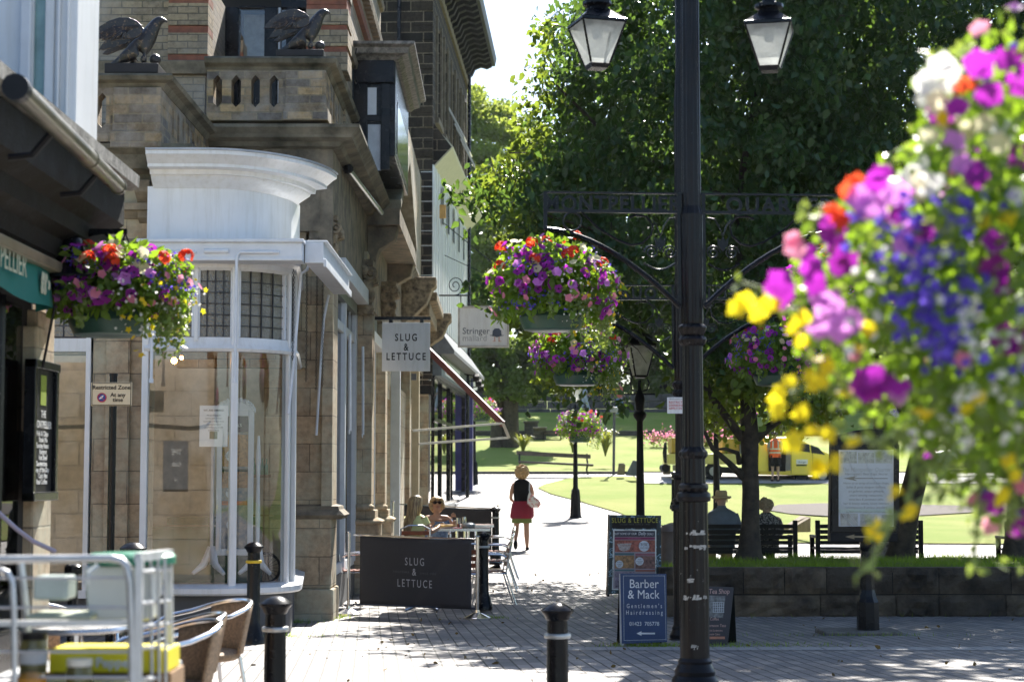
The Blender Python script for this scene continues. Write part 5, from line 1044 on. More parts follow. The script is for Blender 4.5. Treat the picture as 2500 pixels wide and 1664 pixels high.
ob('picture_window', gr, M('pale print', (.6, .65, .7), .6), ph)
ob('orange_strip', MB().box(X(1716, Y_), X(1766, Y_), Y_ - .005, Y_ - .002, Z(1559, Y_), Z(1553, Y_)), M('orange strip', (.50, .22, .14), .6), tb)
# ---- street notice board on its post
nb = thing('notice_board', (X(2117, 18.6), 18.6, g(18.6)), 'black framed glazed notice board with arched top on an octagonal post', 'notice board')
Y_ = 18.6
fp = [(2026, 1322), (2190, 1322), (2194, 1064), (2160, 1050), (2125, 1046), (2090, 1050), (2050, 1062), (2030, 1066)]
ob('case', MB().prism([W(a, b_, Y_) for a, b_ in fp], (0, .14, 0)), BLACKM, nb, bevel=.008)
ob('frame', quad_px(quad_px(quad_px(quad_px(MB(), ((2030, 1298), (2192, 1298), (2192, 1284), (2030, 1284)), Y_, .03, .03), ((2030, 1284), (2046, 1284), (2046, 1097), (2030, 1097)), Y_, .03, .03), ((2181, 1284), (2194, 1284), (2194, 1097), (2181, 1097)), Y_, .03, .03), ((2030, 1097), (2194, 1097), (2194, 1084), (2030, 1084)), Y_, .03, .03), BLACK, nb)
ob('lower_rail', quad_px(MB(), ((2026, 1320), (2190, 1320), (2190, 1300), (2026, 1300)), Y_, .035, .035), BLACKM, nb)
pap = ob('notice_paper', quad_px(MB(), ((2046, 1284), (2181, 1284), (2181, 1097), (2046, 1097)), Y_, .008, .006), M('blue white paper', (.55, .62, .72), .6, var=.06), nb)
text('MONTPELLIER STREET & MEWS', .062, M('dull gold', (.13, .12, .06), .6), nb, W(2110, 1072, Y_) + Vector((0, -.004, 0)), sx=.82)
pi = M('faded grey print', (.20, .24, .31), .7)
IT = (.22, 0, 1)
text('The Montpellier Quarter', .060, M('faded pale print', (.38, .44, .50), .7), pap, W(2114, 1150, Y_) + Vector((0, -.01, 0)), v=IT, sx=.85); text("Harrogate's Best Kept Secret", .038, pi, pap, W(2114, 1159, Y_) + Vector((0, -.01, 0)), v=IT)
for i, s_ in enumerate(('Home to an array of exclusive shops,', 'ladies & gents designer fashions,', 'art galleries, unique giftware,', 'award winning restaurants,', 'wine bars & pavement cafes', 'hair & beauty salons, luxury interiors', 'contemporary & antique jewellery', 'and find it in this unique part of Harrogate')):
    text(s_, .034 if i < 7 else .026, pi, pap, W(2114, 1181 + i * 9.9, Y_) + Vector((0, -.01, 0)), v=IT, sx=.95)
ob('print_arrow', MB().prism([W(a, b_, Y_) + Vector((0, -.011, 0)) for a, b_ in ((2058, 1167), (2092, 1161), (2084, 1166), (2167, 1166.5), (2167, 1168), (2084, 1168), (2092, 1173))], (0, .002, 0)), INK, pap)
for i, (a, b_, c, d_) in enumerate(((2052, 2092, 1102, 1130), (2095, 2135, 1104, 1130), (2137, 2178, 1103, 1130), (2050, 2092, 1253, 1282), (2098, 2140, 1254, 1283), (2150, 2178, 1256, 1283))): ob('photo_print', MB().box(X(a, Y_), X(b_, Y_), Y_ - .011, Y_ - .009, Z(d_, Y_), Z(c, Y_)), M('faded photo', (.30, .38, .36), .6, var=.5, scale=28, col2=(.50, .56, .55)), pap)
ob('case_glass', quad_px(MB(), ((2046, 1284), (2181, 1284), (2181, 1097), (2046, 1097)), Y_, .026, .004), GLASS, nb)
cr = MB()
for pts in (((2108, 1097), (2112, 1120), (2118, 1145), (2128, 1163), (2150, 1190), (2180, 1228)), ((2070, 1100), (2074, 1130), (2082, 1148), (2104, 1158)), ((2046, 1240), (2062, 1262), (2082, 1284)), ((2052, 1225), (2076, 1258), (2096, 1282))):
    for (a, b_), (c, d_) in zip(pts, pts[1:]): cr.beam(W(a, b_, Y_) + Vector((0, -.028, 0)), W(c, d_, Y_) + Vector((0, -.028, 0)), .002, .010, up=(0, 1, 0))
ob('glass_scratch', cr, M('scratch white', (.75, .78, .8), .5), nb)
ob('worn_arrow', MB().prism([W(a, b_, Y_) + Vector((0, -.038, 0)) for a, b_ in ((2062, 1309), (2085, 1303), (2083, 1307), (2122, 1307), (2122, 1311), (2083, 1311), (2085, 1315))], (0, .002, 0)), M('rubbed brass', (.28, .22, .13), .5), nb)
xk = X(2117, Y_); zk = lambda y: Z(y, Y_)
ob('post', MB().lathe([(.12, zk(1542)), (.115, zk(1470)), (.10, zk(1462)), (.09, zk(1455)), (.075, zk(1440)), (.07, zk(1345)), (.078, zk(1335)), (.078, zk(1322))], (xk, Y_ + .07, 0), 8, a0=math.pi / 8), BLACK, nb)
ob('footing', MB().box(X(2003, 18.5), X(2195, 18.5), 18.42, 18.95, -.12, .035), M('concrete footing', (.13, .12, .10), .9, var=.5, scale=12, bmp=.8, col2=(.22, .20, .17)), nb, bevel=.02)
# ---- canvas screens with steel posts
def screen(name, label, L, R_, ytop, ybot, words=True, grp='cafe canvas screens'):
    (pl_, Yl), (pr_, Yr_) = L, R_; t = thing('cafe_screen', (X(pl_, Yl), Yl, g(Yl)), label, 'screen', grp)
    for px, Y in L, R_:
        x = X(px, Y); zt = Z(ytop - 5, Y) if px == pl_ else Z(ytop + 5, Y)
        ob('post', MB().tube([(x, Y, g(Y) + .02), (x, Y, zt)], .019, 12).lathe([(.03, 0), (.035, .008), (.03, .016)], (x, Y, zt - .01), 14), STEEL, t, smooth=True)
        ob('base', MB().lathe([(.17, 0), (.17, .03), (.155, .035), (.05, .085), (.03, .09), (.028, .12)], (x, Y, g(Y) - .005), 12), STEEL, t)
    a0 = (X(pl_ + 27, Yl - .05), Yl - .05); a1 = (X(pr_ - 15, Yr_ - .0), Yr_ - .0); V_ = []; nx, nz = 36, 14
    zt0, zt1 = Z(ytop + 3, Yl), Z(ytop + 14, Yr_); zb0, zb1 = Z(ybot, Yl), Z(ybot + 12, Yr_)
    for j in range(nz + 1):
        for i in range(nx + 1):
            u = i / nx; v_ = j / nz; x = a0[0] + (a1[0] - a0[0]) * u; y = a0[1] + (a1[1] - a0[1]) * u; z = (zb0 + (zb1 - zb0) * u) * (1 - v_) + (zt0 + (zt1 - zt0) * u) * v_ - .012 * math.sin(math.pi * u) * v_
            q = (u - .62) * 2.2 - (v_ - .3) * .9; y -= .018 * math.exp(-(q * 4) ** 2) * math.sin(q * 12) + .006 * math.sin(u * 9 + v_ * 5); V_.append((x, y, z))
    F_ = [(j * (nx + 1) + i, j * (nx + 1) + i + 1, (j + 1) * (nx + 1) + i + 1, (j + 1) * (nx + 1) + i) for j in range(nz) for i in range(nx)]
    cv = put('canvas', arrmesh('canvas', V_, F_), M('charcoal canvas', (.042, .040, .045), .85, var=.15, scale=20), t, smooth=True); s_ = cv.modifiers.new('s', 'SOLIDIFY'); s_.thickness = .004
    dv = Vector((a1[0] - a0[0], a1[1] - a0[1], 0)); sl = Vector((dv.x, dv.y, zt1 - zt0)).normalized(); up = Vector((0, 0, 1))
    for z0, z1 in ((zt0, zt1), (zb0 - .0, zb1 - .0)): ob('rail', MB().tube([(a0[0] - .08, a0[1], z0 + .006), (a1[0] + .06, a1[1], z1 + .006)], .011, 8), STEEL if z0 == zt0 else M('navy hem', (.03, .04, .07), .8), t, smooth=True)
    if words:
        def at(u, v_): return Vector((a0[0] + dv.x * u, a0[1] + dv.y * u - .026, (zb0 + (zb1 - zb0) * u) * (1 - v_) + (zt0 + (zt1 - zt0) * u) * v_))
        pm = M('grey white print', (.50, .50, .52), .8)
        for s2, u, v_, sz, sx, sp in (('SLUG', .5, .60, .135, .70, 1.4), ('&', .497, .455, .125, .75, 1), ('LETTUCE', .5, .285, .135, .70, 1.4)): text(s2, sz, pm, cv, at(u, v_), u=sl, sx=sx, space=sp, ext=.0005)
        text('TOGETHER', .034, M('dim grey print', (.13, .13, .14), .8), cv, at(.38, .485), u=sl, space=1.5, ext=.0005); text('SINCE 1985', .034, MC['dim grey print'], cv, at(.62, .475), u=sl, space=1.4, ext=.0005)
    return t
screen('s', 'charcoal canvas cafe screen with white shop lettering between two steel posts', (853, 22.4), (1166, 21.6), 1303, 1474)
screen('s', 'plain charcoal canvas cafe screen behind the seated women', (960, 31.8), (1215, 30.9), 1228, 1345, False)
# ---- aluminium cafe chairs with wooden slats
WOODR = M('red brown slat', (.30, .085, .035), .35, var=.35, scale=12, coat=.3)
def alu_chair(label, loc, rz):
    t = thing('cafe_chair', (0, 0, 0), label, 'chair', 'aluminium cafe chairs with wooden slats', world=False)
    for s in (-.24, .24):
        fr = MB(); fr.tube([(.26, s, 0), (.20, s, .40), (.22, s, .64), (.14, s, .68), (-.14, s, .67), (-.2, s * .96, .64)], .013, 7); ob('arm_frame', fr, ALU, t, smooth=True)
    bk = MB().tube([(-.34, -.21, 0), (-.2, -.21, .42), (-.27, -.21, .78), (-.29, -.1, .83), (-.29, .1, .83), (-.27, .21, .78), (-.2, .21, .42), (-.34, .21, 0)], .013, 7); ob('back_frame', bk, ALU, t, smooth=True)
    st_ = MB()
    for i in range(5): st_.box(-.18 + i * .08, -.12 + i * .08, -.215, .215, .435, .452)
    ob('seat', st_, WOODR, t, bevel=.003)
    for z, xx in ((.54, -.222), (.63, -.24), (.72, -.258)): ob('back_slat', MB().cbox((xx, 0, z), (.012, .42, .062), ry=-.19), WOODR, t, bevel=.003)
    ob('seat_frame', MB().tube([(-.2, -.22, .425), (.21, -.22, .425), (.21, .22, .425), (-.2, .22, .425)], .012, 6, True), ALU, t, smooth=True)
    t.location = loc; t.rotation_euler = (0, 0, rz); return t
chA = alu_chair('aluminium slatted chair in the row right of the table, nearest the bollard', (X(1196, 24.2), 24.2, g(24.2)), math.pi + .1)
dup(chA, (X(1207, 26.3), 26.3, g(26.3) + .03), math.pi - .05, 'middle aluminium slatted chair in the row right of the tables')
dup(chA, (X(1213, 28.4), 28.4, g(28.4) + .03), math.pi + .05, 'far aluminium slatted chair in the row, nearest the walking woman')
dup(chA, (X(1010, 25.9), 25.9, .1), .15 + math.pi * .5, 'aluminium slatted chair the long haired woman sits on')
dup(chA, (X(1062, 28.8), 28.8, .06), -1.5, 'aluminium slatted chair the woman in sunglasses sits on')
dup(chA, (X(868, 24.4), 24.4, g(24)), .2, 'aluminium slatted chair showing left of the near canvas screen')
dup(chA, (X(1140, 24.0), 24.0, g(24)), math.pi / 2 + .1, 'aluminium slatted chair hidden behind the right part of the near canvas screen')
def cafe_table(label, x0, x1, y0, y1, zt, zg):
    t = thing('cafe_table', ((x0 + x1) / 2, (y0 + y1) / 2, zg), label, 'table', 'cafe tables on the pavement')
    ob('table_top', MB().box(x0, x1, y0, y1, zt - .03, zt), M('table wood', (.18, .06, .04), .3, var=.3, coat=.3), t, bevel=.006); ob('top_edge', MB().box(x0 - .01, x1 + .01, y0 - .012, y0 - .001, zt - .035, zt + .002), ALU, t)
    cx, cy_ = (x0 + x1) / 2, (y0 + y1) / 2; ob('pedestal', MB().tube([(cx - .06, cy_, zg + .05), (cx - .06, cy_, zt - .03)], .02, 8).tube([(cx + .06, cy_, zg + .05), (cx + .06, cy_, zt - .03)], .02, 8), ALU, t, smooth=True)
    for a in range(4):
        an = math.pi / 4 + a * math.pi / 2; ob('leg', MB().tube([(cx, cy_, zg + .09), (cx + .3 * math.cos(an), cy_ + .3 * math.sin(an), zg + .02)], .02, 6), ALU, t, smooth=True)
    return t
T1Y = 26.6; T1Z = Z(1286, T1Y)
cafe_table('cafe table with drinks and plates in front of the seated women', X(1052, 26.2), X(1196, 26.2), 26.1, 26.9, Z(1290, 26.1), T1Z - .78)
cafe_table('empty cafe table behind the one with the drinks', X(1100, 28.4), X(1205, 28.4), 28.0, 28.8, Z(1281, 28.0), .0)
cafe_table('cafe table whose steel feet show under the near canvas screen', -1.35, -.65, 22.75, 23.45, .62, g(23))
# glasses and tableware, each a thing
tz = Z(1290, 26.1) + .001
def tw(name, mb, m_, label, cat, smooth=True, grp=None): return tag(ob(name, mb, m_, smooth=smooth), label, cat, grp)
gx = X(1119, 26.5); gg = thing('beer_glass', (gx, 26.5, tz), 'drinking glass half full of dark red beer on the cafe table', 'glass')
ob('glass_wall', MB().lathe([(.028, 0), (.033, .05), (.038, .15), (.036, .15), (.03, .05), (.02, .008)], (gx, 26.5, tz), 16), glassmat('tumbler glass', .3, (.9, .92, .92)), gg, smooth=True)
ob('beer', MB().lathe([(.02, .009), (.029, .03), (.032, .065), (.0, .066)], (gx, 26.5, tz), 16), M('dark red drink', (.10, .015, .006), .1), gg, smooth=True)
gx = X(1133, 26.6); tw('empty_glass', MB().lathe([(.026, 0), (.03, .05), (.036, .10), (.03, .165), (.028, .165), (.034, .1), (.02, .01)], (gx, 26.6, tz), 16), MC['tumbler glass'], 'taller empty drinking glass beside the beer glass', 'glass')
tw('glass_bowl', MB().lathe([(.09, 0), (.11, .03), (.105, .06), (.06, .08), (.0, .085)], (X(1144, 26.4), 26.4, tz), 16), M('grey cut glass', (.32, .34, .34), .15), 'grey glass dish with lid at the right of the table', 'dish')
tw('plate', MB().lathe([(.06, 0), (.14, .012), (.14, .018), (.0, .008)], (X(1092, 26.4), 26.4, tz), 20), WHITE, 'white plate of food before the seated women', 'plate')
tw('bread_roll', MB().ball((X(1077, 26.4), 26.4, tz + .03), .05, 10, sx=2.2, sy=1, sz=.5, jit=.12).ball((X(1096, 26.4), 26.4, tz + .035), .05, 10, sx=2.4, sz=.45, jit=.12), M('toasted bread', (.50, .32, .13), .8), 'toasted bread and chips on the white plate', 'food')
tw('red_menu', MB().box(X(1108, 26.2), X(1128, 26.2), 26.15, 26.4, tz, tz + .01), M('red card', (.5, .03, .05), .5), 'red menu lying at the front edge of the table', 'menu', False)
# ---- wicker tub chairs with aluminium arms
WICK = M('brown wicker', (.52, .35, .21), .55, var=.5, scale=70, bmp=.8)
def wicker(label, loc, rz, sc_=1.0):
    t = thing('wicker_chair', (0, 0, 0), label, 'chair', 'wicker tub chairs outside the pub', world=False)
    V_ = []; F_ = []; n1, n2 = 28, 6
    for j in range(n2 + 1):
        v_ = j / n2
        for i in range(n1 + 1):
            a = R(-54 + 108 * i / n1); r_ = .22 + .055 * v_; zt = .50 + (.30) * v_ * (.55 + .45 * max(0, math.cos(a)) ** .6); V_.append((-r_ * math.cos(a) * 1.02, r_ * math.sin(a) * 1.05, zt - .06))
    F_ = [(j * (n1 + 1) + i, j * (n1 + 1) + i + 1, (j + 1) * (n1 + 1) + i + 1, (j + 1) * (n1 + 1) + i) for j in range(n2) for i in range(n1)]
    me = arrmesh('backrest', V_, F_); bk = put('backrest', me, WICK, t, True); s_ = bk.modifiers.new('s', 'SOLIDIFY'); s_.thickness = .014
    rib = MB()
    for i in range(1, n1, 1): rib.tube([Vector(V_[j * (n1 + 1) + i]) * 1.0 + Vector((-.01 * math.cos(R(-54 + 108 * i / n1)), .01 * math.sin(R(-54 + 108 * i / n1)), 0)) for j in range(n2 + 1)], .006, 4)
    ob('wicker_rib', rib, WICK, bk)
    tp = [Vector(V_[n2 * (n1 + 1) + i]) for i in range(n1 + 1)]
    ob('arm_rail', MB().tube([Vector((.25, -.19, .02)), Vector((.23, -.22, .42)), Vector((.20, -.26, .60)), Vector((.10, -.285, .645)), Vector((-.05, -.275, .67))] + tp + [Vector((-.05, .275, .67)), Vector((.10, .285, .645)), Vector((.20, .26, .60)), Vector((.23, .22, .42)), Vector((.25, .19, .02))], .0135, 8), ALU, t, smooth=True)
    ob('seat', MB().lathe([(.20, .40), (.225, .42), (.225, .44), (.20, .455), (.0, .45)], (0, 0, 0), 22), WICK, t, smooth=True)
    for s in (-1, 1): ob('leg', MB().tube([(-.17, s * .15, .42), (-.24, s * .19, 0)], .012, 7), ALU, t, smooth=True)
    t.location = loc; t.rotation_euler = (0, 0, rz); t.scale = (sc_,) * 3; return t
wc = wicker('rightmost brown wicker tub chair with its aluminium arm rail catching the sun', (X(500, 10.6), 10.6, Z(1468, 10.6) - .74), math.pi + .6, 1.0)
dup(wc, (X(425, 9.6), 9.6, Z(1500, 9.6) - .74), math.pi + .35, 'middle wicker tub chair, tucked between the other two', 1.0)
dup(wc, (X(400, 8.6), 8.6, Z(1520, 8.6) - .74), math.pi + .5, 'wicker tub chair right against the roll cage side', 1.0)
dup(wc, (X(172, 10.8), 10.8, Z(1462, 10.8) - .77), -.2, 'wicker tub chair seen through the roll cage wires', 1.0)
tt = thing('round_table', (X(190, 8.3), 8.3, .22), 'round polished metal cafe table seen through the roll cage', 'table'); xc = X(192, 8.3); zt = Z(1538, 8.3)
ob('table_top', MB().lathe([(.0, .0), (.25, 0), (.255, .012), (.25, .025), (.0, .026)], (xc, 8.3, zt), 28), M('brushed table metal', (.7, .7, .7), .28, metal=.8), tt, smooth=True)
ob('table_leg', MB().tube([(xc, 8.3, .24), (xc, 8.3, zt)], .025, 8).tube([(xc + .2, 8.3, zt - .45), (xc, 8.3, zt - .3)], .012, 6), ALU, tt, smooth=True)
tag(ob('parasol_pole', MB().tube([(X(183, 9.0), 9.0, .2), (X(183, 9.0), 9.0, Z(1385, 9.0))], .026, 10).lathe([(.045, -.02), (.045, .02), (.03, .03)], (X(183, 9.0), 9.0, Z(1390, 9.0)), 12), BLACK, smooth=True), 'black parasol pole standing by the round table', 'pole')
# ---- roll cage with groceries (near left corner)
cg = thing('roll_cage', (-1.4, 5.1, .25), 'galvanised roll cage trolley loaded with groceries in the near left corner', 'trolley')
Y0 = 5.1; Y1 = 5.45
fr = MB().tube([W(-120, 1366, Y0), W(270, 1362, Y0), W(296, 1367, Y0), W(310, 1382, Y0), W(318, 1420, Y0), W(322, 1520, Y0), W(325, 1800, Y0)], .012, 10)
ob('front_frame', fr, GALV, cg, smooth=True); fr = MB(); fr.tube([W(-60, 1398, Y0 - .2), W(2, 1390, Y0 - .2), W(18, 1396, Y0 - .2), W(30, 1420, Y0 - .2), W(34, 1500, Y0 - .2), W(36, 1800, Y0 - .2)], .008, 8)
ob('inner_frame', fr, GALV, cg, smooth=True); fr = MB(); fr.tube([W(50, 1372, Y1), W(66, 1520, Y1), W(70, 1800, Y1)], .012, 8)
ob('rear_frame', fr, GALV, cg, smooth=True)
sd_ = MB().box(X(336, Y0), X(352, Y0), Y0 - .01, Y0 + .02, .25, Z(1360, Y0)).beam(W(336, 1360, Y0), W(415, 1350, Y1), .02, .025).beam(W(412, 1349, Y1), W(418, 1790, Y1), .02, .018, up=(0, 1, 0))
for a, y0_, y1_ in ((368, 1362, 1790), (386, 1362, 1790), (402, 1358, 1790)): sd_.tube([W(a, y0_, (Y0 + Y1) / 2), W(a + 4, y1_, (Y0 + Y1) / 2)], .005, 5)
for y_ in (1388, 1465, 1520, 1575, 1650): sd_.tube([W(345, y_ + 6, Y0), W(416, y_, Y1)], .006, 5)
ob('side_frame', sd_, GALV, cg, smooth=False)
wr = MB()
for y_, r_ in ((1410, .004), (1482, .004), (1590, .004), (1652, .004)): wr.tube([W(-60, y_, Y0), W(318, y_, Y0)], r_, 5)
wr.beam(W(-60, 1521, Y0 + .02), W(320, 1519, Y0 + .02), .02, .016); ob('cage_wire', wr, GALV, cg)
ob('cage_shelf', MB().box(X(-60, Y0), X(345, Y0), Y0 + .02, Y0 + .7, Z(1672, Y0) - .02, Z(1672, Y0)), GALV, cg)
def px_box(name, a, b_, c, d_, Y, dep, m_, label, cat, **k): return tag(ob(name, MB().box(X(a, Y), X(b_, Y), Y, Y + dep, Z(d_, Y), Z(c, Y)), m_, **k), label, cat)
PLW = M('milky white plastic', (.68, .72, .70), .35, var=.06); 
wt = thing('plastic_tub', (X(310, 5.3), 5.3, Z(1516, 5.2)), 'tall white plastic tub with a green lid in the roll cage', 'tub')
ob('tub', MB().lathe([(.10, Z(1516, 5.3)), (.117, Z(1380, 5.3))], (X(308, 5.4), 5.4, 0), 4, sx=1.3, a0=math.pi / 4), PLW, wt, bevel=.01); ob('lid', MB().lathe([(.127, Z(1378, 5.3)), (.127, Z(1360, 5.3)), (.115, Z(1352, 5.3)), (.0, Z(1350, 5.3))], (X(325, 5.4), 5.4, 0), 20, sx=1.05), M('green lid', (.0, .22, .12), .4), wt, smooth=True)
ob('tub_handle', MB().tube([W(238, 1380, 5.25), W(216, 1400, 5.22), W(212, 1425, 5.22)], .008, 6), PLW, wt, smooth=True)
px_box('plastic_box', 84, 170, 1406, 1464, 5.3, .12, M('hazy clear plastic', (.50, .58, .55), .3), 'small hazy plastic box on the upper roll cage shelf', 'box', bevel=.01)
px_box('tray', 68, 230, 1500, 1512, 5.25, .2, M('greenish tray', (.42, .46, .36), .5), 'pale tray lying across the upper roll cage shelf', 'tray', bevel=.006)
yb = px_box('grocery_box', 128, 416, 1584, 1640, 5.3, .2, M('yellow carton', (.85, .72, .01), .5, var=.06), 'bright yellow grocery carton with white lettering in the roll cage', 'carton', bevel=.004)
text('Pepper', .040, WHITE, yb, (X(242, 5.3), 5.296, Z(1626, 5.3)), align='LEFT', bold=.001)
px_box('cardboard_box', 118, 425, 1641, 1700, 5.32, .22, M('brown cardboard', (.30, .18, .09), .8), 'brown cardboard box under the yellow carton', 'carton')
def jar(px0, px1, y0, y1, Y, label, lid, body):
    t = thing('food_jar', (X((px0 + px1) / 2, Y), Y, Z(y1, Y)), label, 'jar', 'big food jars in the roll cage'); r_ = (X(px1, Y) - X(px0, Y)) / 2; c = (X((px0 + px1) / 2, Y), Y, 0); zt, zb_ = Z(y0, Y), Z(y1, Y)
    ob('jar_body', MB().lathe([(r_, zb_), (r_, zt - .04), (r_ * .85, zt - .018), (0, zt - .018)], c, 20), body, t, smooth=True); ob('lid', MB().lathe([(r_ * .92, zt - .02), (r_ * .95, zt - .016), (r_ * .95, zt), (0, zt + .001)], c, 20), lid, t, smooth=True); return t, c, r_, zt, zb_
j1, c, r_, zt, zb_ = jar(58, 124, 1542, 1642, 5.2, 'tall jar of olives with a black lid and pale label in the roll cage', BLACKM, M('olive mix', (.16, .14, .05), .15, var=.6, scale=60))
ob('label', MB().lathe([(r_ + .001, zb_ + .03), (r_ + .001, zt - .05)], c, 20), M('label grey white', (.5, .52, .55), .6, var=.1), j1, smooth=True)
j2, c, r_, zt, zb_ = jar(170, 236, 1606, 1700, 5.15, 'shorter herb jar with a white lid at the roll cage front', M('white lid', (.7, .68, .6), .4), M('olive mix', (.16, .14, .05), .15))
tag(ob('oil_bottle', MB().lathe([(.045, Z(1700, 5.15)), (.045, Z(1650, 5.15)), (.03, Z(1640, 5.15)), (.012, Z(1634, 5.15))], (X(86, 5.12), 5.12, 0), 16), M('orange drink', (.5, .22, .03), .2), smooth=True), 'orange topped bottle below the olive jar', 'bottle')
tag(ob('rope_chain', MB().tube([W(-10, 1245, 8.6), W(40, 1290, 8.7), W(80, 1320, 8.8), (W(134, 1345, 8.9))], .012, 8), M('purple grey rope', (.35, .32, .42), .5), smooth=True), 'pale rope sagging from the pub wall above the roll cage', 'rope')
# ---- park benches
BW = M('dark bench timber', (.012, .011, .010), .5, var=.4, scale=10)
def bench(label, px0, px1, Y, zg):
    x0, x1 = X(px0, Y), X(px1, Y); t = thing('park_bench', ((x0 + x1) / 2, Y, zg), label, 'bench', 'dark timber park benches facing the lawn')
    for x in (x0, x1 - .07, ): 
        ob('back_leg', MB().box(x, x + .07, Y, Y + .07, zg, zg + .88), BW, t, bevel=.01); ob('front_leg', MB().box(x, x + .07, Y + .5, Y + .57, zg, zg + .62), BW, t, bevel=.01); ob('armrest', MB().box(x, x + .07, Y + .071, Y + .6, zg + .6, zg + .64), BW, t, bevel=.01)
    b_ = MB(); 
    for z in (.50, .585, .67, .755): b_.box(x0 + .075, x1 - .075, Y + .01, Y + .04, zg + z, zg + z + .062)
    ob('backrest', b_, BW, t); s_ = MB()
    for i in range(4): s_.box(x0 + .02, x1 - .02, Y + .10 + i * .11, Y + .19 + i * .11, zg + .42, zg + .45)
    ob('seat', s_, BW, t); ob('seat_rail', MB().box(x0 + .075, x1 - .075, Y + .05, Y + .08, zg + .36, zg + .42), BW, t)
    return t
zbn = .07
bench('park bench with the elderly couple sitting on it', 1680, 1946, 27.7, zbn); bench('empty park bench behind the notice board', 1990, 2252, 27.7, zbn); bench('dark park bench cut off by the picture edge under the flowers', 2452, 2720, 27.2, zbn)
fb = thing('long_bench', (X(1355, 64.6), 64.6, 1.62), 'long weathered plank bench with iron legs facing the street from the kerb', 'bench')
Y_ = 64.6; PK = M('grey weathered plank', (.14, .11, .09), .7, var=.4, scale=5)
ob('back_plank', MB().prism([W(1261, 1110, Y_) , W(1442, 1119, Y_ - .3), W(1442, 1109, Y_ - .3), W(1261, 1100, Y_)], (0, .06, 0)), PK, fb)
ob('seat', MB().prism([W(1265, 1129, Y_ - .4), W(1449, 1138, Y_ - .7), W(1449, 1132, Y_ - .7), W(1265, 1124, Y_ - .4)], (0, .45, 0)), PK, fb, bevel=.02)
for px in (1270, 1435): ob('iron_leg', MB().tube([W(px, 1158 - (0 if px > 1300 else 6), Y_ - .6), W(px - 3, 1145, Y_ - .5), W(px, 1134, Y_ - .4), W(px - 2, 1120, Y_ - .2), W(px - 2, 1108, Y_)], .035, 6), BLACKM, fb)
fb2 = thing('long_bench', (X(2400, 64), 64, 1.6), 'distant long bench on the far path at the right under the flowers', 'bench')
ob('seat', MB().box(X(2290, 64), X(2520, 64), 63.8, 64.2, Z(1150, 64), Z(1145, 64)).box(X(2290, 64), X(2520, 64), 64.2, 64.26, Z(1140, 64), Z(1131, 64)), PK, fb2); ob('iron_leg', MB().box(X(2300, 64), X(2304, 64), 63.8, 64.2, 1.5, Z(1135, 64)).box(X(2440, 64), X(2444, 64), 63.8, 64.2, 1.5, Z(1135, 64)), BLACKM, fb2)
fb3 = thing('long_bench', (X(1347, 83.5), 83.5, 3.3), 'shaded bench by the garden piers', 'bench'); ob('seat', MB().box(X(1322, 83), X(1373, 83), 83, 83.4, Z(1059, 83), Z(1055, 83)).box(X(1322, 83), X(1373, 83), 83.4, 83.5, Z(1053, 83), Z(1049, 83)), PK, fb3); ob('iron_leg', MB().box(X(1325, 83), X(1328, 83), 83, 83.4, 3.2, Z(1056, 83)).box(X(1368, 83), X(1371, 83), 83, 83.4, 3.2, Z(1056, 83)), BLACKM, fb3)
fb4 = thing('long_bench', (X(1535, 96), 96, 5), 'slatted bench before the dark boundary wall near the second walker', 'bench'); s4 = MB()
for i in range(9): s4.box(X(1521 + i * 3.3, 96), X(1523 + i * 3.3, 96), 96, 96.05, Z(998, 96), Z(981, 96))
ob('backrest', s4, BLACKM, fb4); ob('seat', MB().box(X(1519, 96), X(1552, 96), 95.5, 96, Z(1001, 96), Z(998, 96)).box(X(1520, 96), X(1522, 96), 95.5, 96, Z(1010, 96), Z(998, 96)).box(X(1549, 96), X(1551, 96), 95.5, 96, Z(1010, 96), Z(998, 96)), BLACKM, fb4)
# ---- odds and ends in the park
tag(ob('concrete_block', MB().prism([W(1916, 1299, 40), W(1979, 1298, 38.6), W(1979, 1262, 38.6), W(1964, 1259, 39.5), W(1918, 1288, 40)], (0, .5, 0)), M('pale concrete', (.30, .25, .19), .9, var=.3, scale=9, bmp=.4), bevel=.02), 'pale concrete block lying on the lawn beyond the couple', 'block')
sp = thing('thin_post', (X(1498, 65.3), 65.3, 1.6), 'thin grey post with a small box on top by the long bench', 'post'); ob('pole', MB().tube([W(1498, 1161, 65.3), W(1500, 992, 65.3)], .05, 8), GREY, sp, smooth=True); ob('sensor_box', MB().box(X(1491, 65.2), X(1509, 65.2), 65.1, 65.3, Z(1006, 65.2), Z(993, 65.2)), M('pale grey box', (.3, .32, .33), .5), sp, bevel=.02)
tag(ob('stone_marker', MB().prism([W(1507, 1159, 63.5), W(1525, 1159, 63.5), W(1527, 1134, 63.5), W(1523, 1130, 63.5), W(1511, 1130, 63.5)], (0, .2, 0)), M('tan stone', (.22, .18, .13), .9, var=.3), bevel=.02), 'tan stone marker between the thin post and the dark board', 'stone')
tag(ob('dark_board', MB().prism([W(1541, 1161, 62.5), W(1570, 1161, 62.5), W(1572, 1126, 62.5), W(1545, 1123, 62.5)], (0, .12, 0)).prism([W(1527, 1160, 62.8), W(1541, 1161, 62.5), W(1545, 1124, 62.5)], (0, .1, 0)), M('slate blue board', (.08, .09, .12), .6), bevel=.01), 'slate coloured board propped at the path behind the nearest park lamp', 'board')
